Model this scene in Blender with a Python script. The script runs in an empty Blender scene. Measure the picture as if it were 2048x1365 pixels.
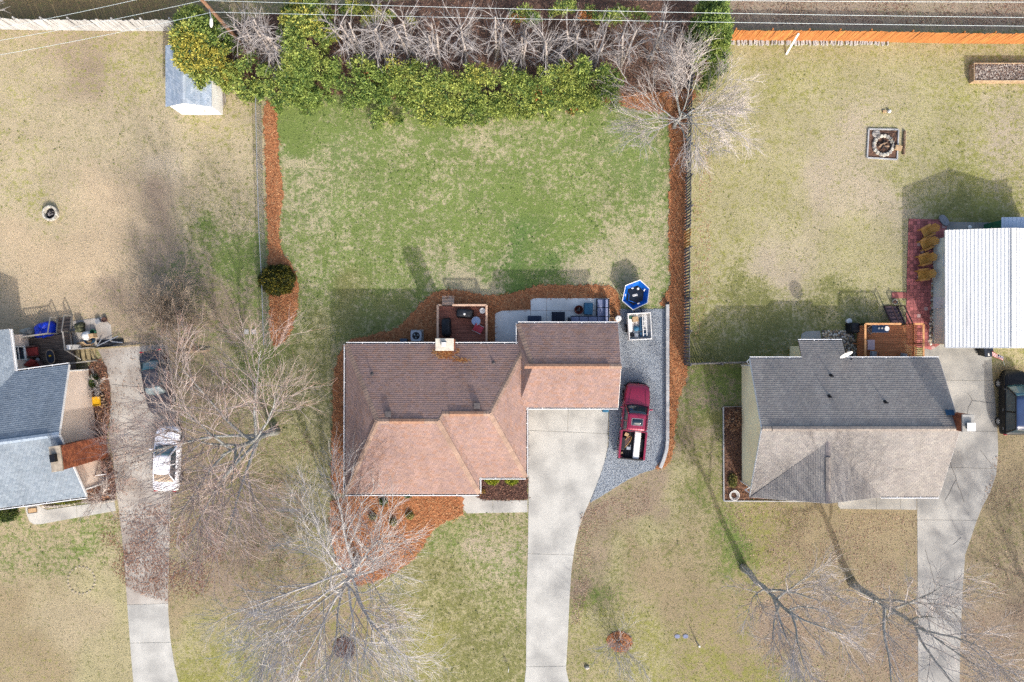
import bpy, bmesh, math, random
import numpy as np
from mathutils import Vector, Matrix
random.seed(11)
rng = np.random.default_rng(11)
R = math.radians
sc = bpy.context.scene
col = sc.collection

# ---------------------------------------------------------------- camera, sky, sun, exposure
CAM_H, FPX = 49.0, 1372.0                     # drone height (m), focal length in photo pixels (2048 wide)
cd = bpy.data.cameras.new('camera'); cam = bpy.data.objects.new('camera', cd); col.objects.link(cam)
cam.location = (0, 0, CAM_H); cam.rotation_euler = (0, 0, 0)
cd.sensor_width = 36.0; cd.lens = 36.0 * FPX / 2048.0; cd.clip_end = 2000.0; cd.clip_start = 0.5
sc.camera = cam
SUN_DIR = Vector((0.60, -1.385, 1.0)).normalized()      # towards the sun
elev = math.asin(SUN_DIR.z); azim = math.atan2(SUN_DIR.x, SUN_DIR.y)
w = bpy.data.worlds.new('World'); sc.world = w; w.use_nodes = True
nt = w.node_tree; bg = nt.nodes['Background']
sky = nt.nodes.new('ShaderNodeTexSky'); sky.sky_type = 'NISHITA'; sky.sun_disc = False
sky.sun_elevation = elev; sky.sun_rotation = azim
sky.air_density = 1.0; sky.dust_density = 4.0; sky.ozone_density = 0.6
nt.links.new(sky.outputs[0], bg.inputs[0]); bg.inputs[1].default_value = 0.15
sd = bpy.data.lights.new('sun', 'SUN'); sd.energy = 2.0; sd.angle = R(1.0); sd.color = (1.0, 0.98, 0.955)
so = bpy.data.objects.new('sun', sd); col.objects.link(so)
so.rotation_euler = SUN_DIR.to_track_quat('Z', 'Y').to_euler(); so.location = (20, -46, 60)
sc.view_settings.view_transform = 'Standard'; sc.view_settings.look = 'None'
sc.view_settings.exposure = 1.14; sc.view_settings.gamma = 1.0
sc.render.engine = 'CYCLES'; sc.cycles.max_bounces = 5; sc.cycles.diffuse_bounces = 3
sc.cycles.use_denoising = False; sc.cycles.caustics_reflective = False; sc.cycles.caustics_refractive = False

# ---------------------------------------------------------------- helpers
def P(px, py, z=0.0):
    """point of the place that stands z metres high and is seen at photo pixel (px, py)"""
    k = (CAM_H - z) / FPX
    return Vector(((px - 1024.0) * k, (682.5 - py) * k, z))
def XY(px, py, z=0.0):
    p = P(px, py, z); return (p.x, p.y)
def lin(c):
    c = c / 255.0
    return c / 12.92 if c <= 0.04045 else ((c + 0.055) / 1.055) ** 2.4
def C(r, g, b, s=0.62):
    return (lin(r) * s, lin(g) * s, lin(b) * s, 1.0)

class MB:
    """collects shapes into one mesh"""
    def __init__(s): s.v = []; s.f = []; s.c = []; s.cc = None; s.n = 0
    def add(s, vs, fs, c=None):
        o = len(s.v); s.v.extend([tuple(v) for v in vs]); s.f.extend([tuple(i + o for i in f) for f in fs])
        s.c.extend([c or s.cc] * len(fs)); return s
    def box(s, x0, x1, y0, y1, z0, z1):
        return s.add([(x0,y0,z0),(x1,y0,z0),(x1,y1,z0),(x0,y1,z0),(x0,y0,z1),(x1,y0,z1),(x1,y1,z1),(x0,y1,z1)],
                     [(0,3,2,1),(4,5,6,7),(0,1,5,4),(1,2,6,5),(2,3,7,6),(3,0,4,7)])
    def obox(s, cx, cy, z0, sx, sy, sz, rz=0.0):
        c, n = math.cos(rz), math.sin(rz); vs = []
        for z in (z0, z0 + sz):
            for a, b in ((-1,-1),(1,-1),(1,1),(-1,1)):
                x, y = a * sx / 2, b * sy / 2; vs.append((cx + x*c - y*n, cy + x*n + y*c, z))
        return s.add(vs, [(0,3,2,1),(4,5,6,7),(0,1,5,4),(1,2,6,5),(2,3,7,6),(3,0,4,7)])
    def bar(s, p, q, w_, h_):
        p, q = Vector(p), Vector(q); d = (q - p).normalized()
        up = Vector((0,0,1)) if abs(d.z) < 0.95 else Vector((0,1,0))
        a = d.cross(up).normalized() * (w_/2); b = a.cross(d).normalized() * (h_/2)
        vs = [p-a-b, p+a-b, p+a+b, p-a+b, q-a-b, q+a-b, q+a+b, q-a+b]
        return s.add(vs, [(0,1,2,3),(7,6,5,4),(0,4,5,1),(1,5,6,2),(2,6,7,3),(3,7,4,0)])
    def prism(s, poly, z0, z1):
        n = len(poly); a = sum(poly[i][0]*poly[(i+1)%n][1] - poly[(i+1)%n][0]*poly[i][1] for i in range(n))
        if a < 0: poly = list(reversed(poly))
        vs = [(p[0], p[1], z0) for p in poly] + [(p[0], p[1], z1) for p in poly]
        fs = [tuple(reversed(range(n))), tuple(range(n, 2*n))] + [(i, (i+1)%n, (i+1)%n+n, i+n) for i in range(n)]
        return s.add(vs, fs)
    def slab(s, pts, th):
        """thick sheet under a planar 3-D polygon"""
        n = len(pts); pts = [Vector(p) for p in pts]
        nr = Vector((0,0,0))
        for i in range(n): nr += pts[i].cross(pts[(i+1)%n])
        if nr.z < 0: pts.reverse()
        vs = pts + [p - Vector((0,0,th)) for p in pts]
        fs = [tuple(range(n)), tuple(reversed(range(n, 2*n)))] + [(i, i+n, (i+1)%n+n, (i+1)%n) for i in range(n)]
        return s.add(vs, fs)
    def tube(s, pts, rad, n=6, cap=True):
        pts = [Vector(p) for p in pts]; m = len(pts)
        if not hasattr(rad, '__len__'): rad = [rad]*m
        vs = []; ref = Vector((0.31,0.12,0.94)).normalized()
        for i, p in enumerate(pts):
            d = (pts[min(i+1,m-1)] - pts[max(i-1,0)])
            d = d.normalized() if d.length > 1e-9 else Vector((0,0,1))
            r = ref if abs(d.dot(ref)) < 0.93 else Vector((1,0,0))
            a = d.cross(r).normalized(); b = d.cross(a)
            for k in range(n):
                t = 2*math.pi*k/n; vs.append(p + (a*math.cos(t) + b*math.sin(t))*rad[i])
        fs = [(i*n+k, i*n+(k+1)%n, (i+1)*n+(k+1)%n, (i+1)*n+k) for i in range(m-1) for k in range(n)]
        if cap: fs += [tuple(reversed(range(n))), tuple(range((m-1)*n, m*n))]
        return s.add(vs, fs)
    def lathe(s, prof, n=16, c=(0,0,0), axis='z', close=True):
        vs = []
        for r, z in prof:
            for k in range(n):
                t = 2*math.pi*k/n; a, b = r*math.cos(t), r*math.sin(t)
                vs.append((c[0]+a, c[1]+b, c[2]+z) if axis == 'z' else (c[0]+z, c[1]+a, c[2]+b))
        m = len(prof)
        fs = [(i*n+k, i*n+(k+1)%n, (i+1)*n+(k+1)%n, (i+1)*n+k) for i in range(m-1) for k in range(n)]
        if close: fs += [tuple(reversed(range(n))), tuple(range((m-1)*n, m*n))]
        return s.add(vs, fs)
    def cyl(s, cx, cy, r, z0, z1, n=16): return s.lathe([(r,z0),(r,z1)], n, (cx,cy,0))
    def grid(s, fn, nu, nv):
        vs = [fn(i/nu, j/nv) for j in range(nv+1) for i in range(nu+1)]
        fs = [(j*(nu+1)+i, j*(nu+1)+i+1, (j+1)*(nu+1)+i+1, (j+1)*(nu+1)+i) for j in range(nv) for i in range(nu)]
        return s.add(vs, fs)
    def build(s, name, m, parent=None, world=False, smooth=False, bevel=0.0, sub=0):
        o = link(name, mesh(name, s.v, s.f, s.c if any(c is not None for c in s.c) else None, smooth), m, parent, world)
        if bevel:
            b = o.modifiers.new('bevel','BEVEL'); b.width = bevel; b.segments = 2; b.limit_method = 'ANGLE'; b.angle_limit = R(40)
        if sub:
            b = o.modifiers.new('subsurf','SUBSURF'); b.levels = sub; b.render_levels = sub
        return o

def mesh(name, v, f, c=None, smooth=False):
    me = bpy.data.meshes.new(name); me.from_pydata(v, [], f)
    if c is not None:
        at = me.color_attributes.new('tint', 'FLOAT_COLOR', 'CORNER'); arr = []
        for p in me.polygons: arr.extend((list(c[p.index] or (1,1,1,1))) * p.loop_total)
        at.data.foreach_set('color', arr)
    if smooth: me.polygons.foreach_set('use_smooth', [True]*len(me.polygons))
    me.update(); return me

def fastmesh(name, V, k, colors=None, smooth=False):
    """V: (n*k, 3) vertices of n separate k-gons; colors: (n, 3)"""
    V = np.ascontiguousarray(V, dtype=np.float32); n = len(V)//k
    me = bpy.data.meshes.new(name); me.vertices.add(n*k); me.vertices.foreach_set('co', V.ravel())
    me.loops.add(n*k); me.loops.foreach_set('vertex_index', np.arange(n*k, dtype=np.int32))
    me.polygons.add(n); me.polygons.foreach_set('loop_start', np.arange(0, n*k, k, dtype=np.int32))
    if colors is not None:
        at = me.color_attributes.new('tint', 'FLOAT_COLOR', 'POINT')
        cc = np.ones((n*k, 4), np.float32); cc[:, :3] = np.repeat(colors, k, axis=0); at.data.foreach_set('color', cc.ravel())
    me.update(calc_edges=True); me.validate(); return me

def link(name, me, m, parent=None, world=False):
    o = bpy.data.objects.new(name, me)
    if m is not None: me.materials.append(m)
    col.objects.link(o)
    if parent is None:
        co = np.empty(len(me.vertices)*3, np.float32); me.vertices.foreach_get('co', co); co = co.reshape(-1,3)
        lo, hi = co.min(0), co.max(0); org = np.array([(lo[0]+hi[0])/2, (lo[1]+hi[1])/2, lo[2]], np.float32)
        me.vertices.foreach_set('co', (co-org).ravel()); me.update(); o.location = org.tolist()
    else:
        if world:
            top = parent; loc = Vector((0,0,0)); rz = 0.0
            while top is not None: loc = loc + Vector(top.location); rz += top.rotation_euler.z; top = top.parent
            me.transform(Matrix.Rotation(-rz, 4, 'Z') @ Matrix.Translation(-loc))
        o.parent = parent
    return o

def tag(o, label, cat=None, group=None, kind=None):
    o['label'] = label
    if cat: o['category'] = cat
    if group: o['group'] = group
    if kind: o['kind'] = kind
    return o
def thing(name, label, cat, loc=(0,0,0), rz=0.0, group=None):
    o = bpy.data.objects.new(name, None); col.objects.link(o); o.empty_display_size = 0.3
    o.location = loc; o.rotation_euler = (0,0,rz); return tag(o, label, cat, group)
def kids(o): return [c for c in col.objects if c.parent is o]
def copy_tree(o, parent=None):
    c = o.copy(); col.objects.link(c); c.parent = parent
    for ch in kids(o): copy_tree(ch, c)
    return c
def dup(o, label, loc, rz=0.0):
    c = copy_tree(o); c.location = loc; c.rotation_euler = (0,0,rz); c['label'] = label; return c
def share(name, me, parent, loc=(0,0,0), rot=(0,0,0), scale=(1,1,1)):
    o = bpy.data.objects.new(name, me); col.objects.link(o); o.parent = parent
    o.location = loc; o.rotation_euler = rot; o.scale = scale; return o

def vnoise(x, y, s, seed=0):
    """value noise on arrays, s metres per cell, 0..1"""
    r = np.random.default_rng(seed); T = r.random((128,128))
    u, v = np.asarray(x)/s + 40.3, np.asarray(y)/s + 40.7
    i, j = np.floor(u).astype(int), np.floor(v).astype(int); a, b = u-i, v-j
    a, b = a*a*(3-2*a), b*b*(3-2*b); i %= 128; j %= 128; i1, j1 = (i+1)%128, (j+1)%128
    return (T[i,j]*(1-a)+T[i1,j]*a)*(1-b) + (T[i,j1]*(1-a)+T[i1,j1]*a)*b
def fnoise(x, y, s, seed=0): return 0.55*vnoise(x,y,s,seed)+0.3*vnoise(x,y,s/2.1,seed+1)+0.15*vnoise(x,y,s/4.3,seed+2)

# ---------------------------------------------------------------- materials
MATS = {}
def mat(name, c1, c2=None, rough=0.85, scale=2.0, detail=4.0, bump=0.0, bscale=30.0, metal=0.0, spec=0.3,
        rnd=0.0, blotch=0.0, attr=False, lo=0.35, hi=0.65, stretch=None, coat=0.0, fine=0.0, emit=None, trans=0.0):
    if name in MATS: return MATS[name]
    m = bpy.data.materials.new(name); m.use_nodes = True; t = m.node_tree; N, L = t.nodes, t.links
    b = N['Principled BSDF']; b.inputs['Roughness'].default_value = rough; b.inputs['Metallic'].default_value = metal
    b.inputs['Specular IOR Level'].default_value = spec; b.inputs['Coat Weight'].default_value = coat
    b.inputs['Coat Roughness'].default_value = 0.06
    tc = N.new('ShaderNodeTexCoord'); geo = N.new('ShaderNodeNewGeometry')
    src = geo.outputs['Position']
    if stretch:
        mp = N.new('ShaderNodeMapping'); mp.inputs['Scale'].default_value = stretch; L.new(src, mp.inputs[0]); src = mp.outputs[0]
    if attr:
        a = N.new('ShaderNodeAttribute'); a.attribute_name = 'tint'; cur = a.outputs['Color']
    else:
        rg = N.new('ShaderNodeRGB'); rg.outputs[0].default_value = c1; cur = rg.outputs[0]
    if c2 is not None:
        no = N.new('ShaderNodeTexNoise'); no.inputs['Scale'].default_value = scale; no.inputs['Detail'].default_value = detail
        L.new(src, no.inputs['Vector'])
        mr = N.new('ShaderNodeMapRange'); mr.inputs[1].default_value = lo; mr.inputs[2].default_value = hi; L.new(no.outputs[0], mr.inputs[0])
        mx = N.new('ShaderNodeMix'); mx.data_type = 'RGBA'; L.new(mr.outputs[0], mx.inputs[0]); L.new(cur, mx.inputs[6])
        mx.inputs[7].default_value = c2; cur = mx.outputs[2]
    if fine:
        n2 = N.new('ShaderNodeTexNoise'); n2.inputs['Scale'].default_value = bscale; n2.inputs['Detail'].default_value = 3
        L.new(src, n2.inputs['Vector'])
        m2 = N.new('ShaderNodeMapRange'); m2.inputs[1].default_value = .3; m2.inputs[2].default_value = .7
        m2.inputs[3].default_value = 1-fine; m2.inputs[4].default_value = 1+fine; L.new(n2.outputs[0], m2.inputs[0])
        vm = N.new('ShaderNodeVectorMath'); vm.operation = 'SCALE'; L.new(cur, vm.inputs[0]); L.new(m2.outputs[0], vm.inputs['Scale']); cur = vm.outputs[0]
    if blotch:
        n5 = N.new('ShaderNodeTexNoise'); n5.inputs['Scale'].default_value = .55; n5.inputs['Detail'].default_value = 7; mp5 = N.new('ShaderNodeMapping'); mp5.inputs['Scale'].default_value = (2.2,.6,.6); L.new(geo.outputs['Position'], mp5.inputs[0]); L.new(mp5.outputs[0], n5.inputs['Vector'])
        m5 = N.new('ShaderNodeMapRange'); m5.inputs[1].default_value = .3; m5.inputs[2].default_value = .68; m5.inputs[3].default_value = 1-blotch; m5.inputs[4].default_value = 1+blotch*.5; L.new(n5.outputs[0], m5.inputs[0])
        v5 = N.new('ShaderNodeVectorMath'); v5.operation = 'SCALE'; L.new(cur, v5.inputs[0]); L.new(m5.outputs[0], v5.inputs['Scale']); cur = v5.outputs[0]
    if rnd:
        oi = N.new('ShaderNodeObjectInfo'); m3 = N.new('ShaderNodeMapRange')
        m3.inputs[3].default_value = 1-rnd; m3.inputs[4].default_value = 1+rnd; L.new(oi.outputs['Random'], m3.inputs[0])
        v3 = N.new('ShaderNodeVectorMath'); v3.operation = 'SCALE'; L.new(cur, v3.inputs[0]); L.new(m3.outputs[0], v3.inputs['Scale']); cur = v3.outputs[0]
    L.new(cur, b.inputs['Base Color'])
    if bump:
        nb = N.new('ShaderNodeTexNoise'); nb.inputs['Scale'].default_value = bscale; nb.inputs['Detail'].default_value = 4
        L.new(src, nb.inputs['Vector']); bp = N.new('ShaderNodeBump'); bp.inputs['Strength'].default_value = bump
        bp.inputs['Distance'].default_value = 0.03; L.new(nb.outputs[0], bp.inputs['Height']); L.new(bp.outputs[0], b.inputs['Normal'])
    if trans:                                                        # thin leaves let some light through
        td = N.new('ShaderNodeBsdfTranslucent'); L.new(cur, td.inputs[0]); ms = N.new('ShaderNodeMixShader'); ms.inputs[0].default_value = trans
        L.new(b.outputs[0], ms.inputs[1]); L.new(td.outputs[0], ms.inputs[2]); L.new(ms.outputs[0], N['Material Output'].inputs[0])
    MATS[name] = m; return m

M = lambda n: MATS[n]
mat('concrete', C(209,207,199), C(150,149,145), scale=.5, detail=12, lo=.41, hi=.8, bump=.15, bscale=9, fine=.07, blotch=.07)
mat('concrete_old', C(194,190,181), C(146,144,140), scale=.5, detail=10, lo=.36, hi=.64, bump=.25, bscale=30, fine=.1)
mat('concrete_stain', C(204,198,188), C(166,155,144), scale=.6, detail=10, lo=.35, hi=.65, bump=.25, bscale=30, fine=.1)
mat('gutter_white', C(245,245,245,.75), rough=.45, c2=C(215,213,205,.75), scale=.8, lo=.5, hi=.8)
mat('gutter_inside', C(90,82,78), C(60,52,48), scale=5, rough=.7)
mat('white_paint', C(240,240,238,.75), C(222,220,214,.75), rough=.5, scale=1.3)
mat('brick_wall', C(150,95,75), C(120,75,60), rough=.9, scale=9, bump=.3, bscale=20)
mat('brick', C(188,112,76), C(130,70,50), rough=.9, scale=3.0, lo=.3, hi=.7, rnd=.22)
mat('mortar', C(150,130,115), C(120,104,92), rough=.95, scale=8)
mat('cream_siding', C(255,240,196,.86), C(248,230,186,.86), rough=.7, scale=.7)
mat('beige_siding', C(240,220,202,.74), C(226,206,188,.74), rough=.7, scale=.7)
mat('grey_siding', C(228,228,212,.75), C(212,212,198,.75), rough=.65, scale=.8)
mat('shingle', (1,1,1,1), attr=True, c2=None, blotch=.13, rough=.95, fine=.16, bscale=55, bump=.25, spec=.15)
mat('vent_metal', C(120,112,110), C(92,86,84), rough=.5, metal=.4, scale=6)
mat('dark_metal', C(46,46,50), C(34,34,38), rough=.45, metal=.5, scale=5)
mat('pale_metal', C(205,208,212), C(180,184,190), rough=.4, metal=.5, scale=3)
mat('black_plastic', C(34,36,42), C(22,23,28), rough=.55, scale=4)
mat('black_cover', C(38,41,50), C(22,24,30), rough=.65, scale=3, bump=.4, bscale=6)
mat('deck_brown', C(190,124,102), C(160,98,80), rough=.75, scale=2.2, stretch=(.6,6,1), rnd=.16)
mat('deck_orange', C(214,140,92), C(188,116,72), rough=.7, scale=2.0, stretch=(.6,6,1), rnd=.1)
mat('deck_grey', C(124,108,96), C(86,74,66), rough=.85, scale=2.0, stretch=(.6,6,1), rnd=.2)
mat('rail_pale', C(232,196,168), C(212,172,144), rough=.7, scale=2.5, rnd=.06)
mat('rail_orange', C(236,178,122), C(216,152,96), rough=.7, scale=2.5, rnd=.06)
mat('rail_grey', C(178,172,162), C(148,142,134), rough=.8, scale=2.5, rnd=.08)
mat('tread_purple', C(118,98,104), C(92,76,82), rough=.8, scale=3, rnd=.06)
mat('tread_pale', C(196,176,132), C(160,142,106), rough=.8, scale=3, rnd=.06)
mat('picket_grey', C(218,216,212), C(178,176,174), rough=.85, scale=2.5, stretch=(5,5,.7), rnd=.16)
mat('picket_dark', C(128,126,128), C(92,92,96), rough=.85, scale=3, stretch=(5,5,.7), rnd=.14)
mat('picket_orange', C(210,142,82), C(188,116,62), rough=.7, scale=2.0, stretch=(5,5,.7), rnd=.12)
mat('picket_gold', C(214,160,90), C(190,136,70), rough=.7, scale=2.0, rnd=.1)
mat('lumber', C(206,180,146), C(168,140,110), rough=.8, scale=3, rnd=.14)
mat('lumber_grey', C(188,180,170), C(148,138,128), rough=.85, scale=3, rnd=.2)
mat('firewood', C(190,160,130), C(120,96,78), rough=.9, scale=5, rnd=.2)
mat('timber', C(206,206,204), C(176,177,178), rough=.8, scale=1.5, rnd=.03, bump=.2)
mat('stone', C(196,188,176), C(138,132,126), rough=.9, scale=6, rnd=.22, bump=.4)
mat('stone_white', C(226,220,206), C(176,168,152), rough=.9, scale=6, rnd=.16)
mat('paver_red', C(196,122,114), C(168,98,94), rough=.85, scale=1.6, attr=False, rnd=.1)
mat('paver', (1,1,1,1), attr=True, rough=.88, fine=.1, bscale=20)
mat('bark', C(150,146,138), C(104,100,96), rough=.95, scale=7, bump=.6, bscale=24)
mat('twig_pink', C(210,194,186), C(176,160,152), rough=.9, scale=1.2)
mat('twig_white', C(220,215,212), C(182,177,174), rough=.9, scale=1.2)
mat('twig_grey', C(226,216,210), C(186,176,168), rough=.9, scale=1.2)
mat('twig_brown', C(212,192,168), C(174,152,130), rough=.9, scale=1.2)
mat('twig_red', C(188,158,146), C(156,124,114), rough=.9, scale=1.2)
mat('leaf', (1,1,1,1), attr=True, rough=.6, spec=.25, trans=.3)
mat('litter', (1,1,1,1), attr=True, rough=.9, spec=.1)
mat('needle', (1,1,1,1), attr=True, rough=.85, spec=.15)
mat('straw_bed', C(204,138,92), C(164,106,70), rough=1, scale=6, detail=6, bump=.8, bscale=26, lo=.35, hi=.65)
mat('mulch_dark', C(108,82,72), C(70,52,46), rough=1, scale=14, detail=6, bump=.9, bscale=26)
mat('soil_brown', C(138,104,86), C(96,72,60), rough=1, scale=5, detail=8, bump=.8, bscale=18)
mat('gravel', C(178,186,193), C(150,158,167), rough=.95, scale=26, detail=5, bump=.9, bscale=34, lo=.36, hi=.62)
mat('pebble_bed', C(196,180,150), C(110,104,96), rough=.9, scale=12, detail=3, bump=.8, bscale=16)
mat('metal_roof', C(238,238,236,.68), C(204,204,202,.68), rough=.5, scale=.8, detail=10, lo=.5, hi=.85, stretch=(2.2,.3,1))
mat('metal_roof_blue', C(196,212,230,.75), C(178,194,214,.75), rough=.4, scale=1)
mat('shed_roof', C(178,192,206), C(150,164,180), rough=.8, scale=4, fine=.1)
mat('glass_dark', C(38,66,80), C(26,48,60), rough=.06, spec=.8, scale=1.2)
mat('glass_teal', C(80,122,130), C(52,90,100), rough=.07, spec=.8, scale=1.5)
mat('glass_pale', C(142,158,162), C(110,128,134), rough=.1, spec=.7, scale=2)
mat('car_red', C(178,46,84,.58), C(166,38,74,.58), rough=.3, scale=.8, coat=.7, metal=.25)
mat('car_white', C(246,246,250,.85), C(236,235,240,.85), rough=.35, scale=2, coat=.6)
mat('car_black', C(14,15,19), C(10,11,14), rough=.4, scale=1, coat=.0, spec=.25)
mat('car_navy', C(48,72,112), C(38,58,96), rough=.25, scale=1, coat=.8)
mat('car_dark', C(52,54,66), C(38,39,48), rough=.35, scale=1, coat=.5)
mat('rubber', C(36,36,38), C(26,26,28), rough=.85, scale=5)
mat('chrome', C(210,212,216), rough=.25, metal=.9)
mat('lens_red', C(190,30,40), rough=.2, spec=.6)
mat('lens_clear', C(225,228,230), rough=.12, spec=.7)
mat('blue_tub', C(20,108,205), C(10,86,180), rough=.35, scale=2)
mat('tub_floor', C(24,36,52), C(14,22,36), rough=.4, scale=3)
mat('tarp_blue', C(22,70,225), C(10,52,196), rough=.4, scale=2)
mat('cushion_blue', C(150,158,188), C(134,142,172), rough=.9, scale=3)
mat('cushion_teal', C(66,124,156), C(54,106,140), rough=.8, scale=2)
mat('wicker_dark', C(44,54,72), C(30,38,54), rough=.75, scale=16, bump=.4)
mat('wicker_brown', C(112,82,78), C(78,56,54), rough=.8, scale=14)
mat('rust', C(120,52,44), C(78,36,34), rough=.8, scale=6)
mat('ash', C(180,172,168), C(90,84,84), rough=.95, scale=9)
mat('soot', C(52,50,54), C(34,32,34), rough=.95, scale=8)
mat('pink_seat', C(224,92,104), C(206,70,86), rough=.7, scale=4)
mat('red_cushion', C(176,72,66), C(150,54,52), rough=.85, scale=4)
mat('table_blue', C(168,190,226), C(150,172,212), rough=.3, scale=5, spec=.5)
mat('plastic_white', C(238,236,232,.75), C(224,222,216,.75), rough=.5, scale=3)
mat('ac_white', C(206,212,218), C(186,192,200), rough=.5, scale=3)
mat('chair_gold', C(222,168,84), C(200,144,64), rough=.6, scale=3)
mat('table_navy', C(26,52,86), C(18,40,70), rough=.35, scale=2)
mat('yellow', C(250,196,40), C(232,176,24), rough=.5, scale=3)
mat('mat_grey', C(158,160,164), C(136,138,142), rough=.8, scale=5)
mat('wood_toy', C(206,160,96), C(160,110,56), rough=.6, scale=4, stretch=(6,1,1))
mat('flag_red', C(200,50,64), rough=.8); mat('flag_white', C(244,236,236,.75), rough=.8); mat('flag_blue', C(48,56,120), rough=.8)
mat('wire', C(206,216,218,.7), rough=.5, metal=.2, c2=C(190,204,206,.75), scale=1)
mat('pole_wood', C(156,120,94), C(124,92,72), rough=.9, scale=4, stretch=(4,4,.5))
mat('green_plastic', C(52,120,92), C(36,98,74), rough=.6, scale=4)
mat('cardboard', C(206,176,136), C(182,150,112), rough=.9, scale=4)
mat('tool_blue', C(40,84,116), C(26,62,92), rough=.5, scale=6)
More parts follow.
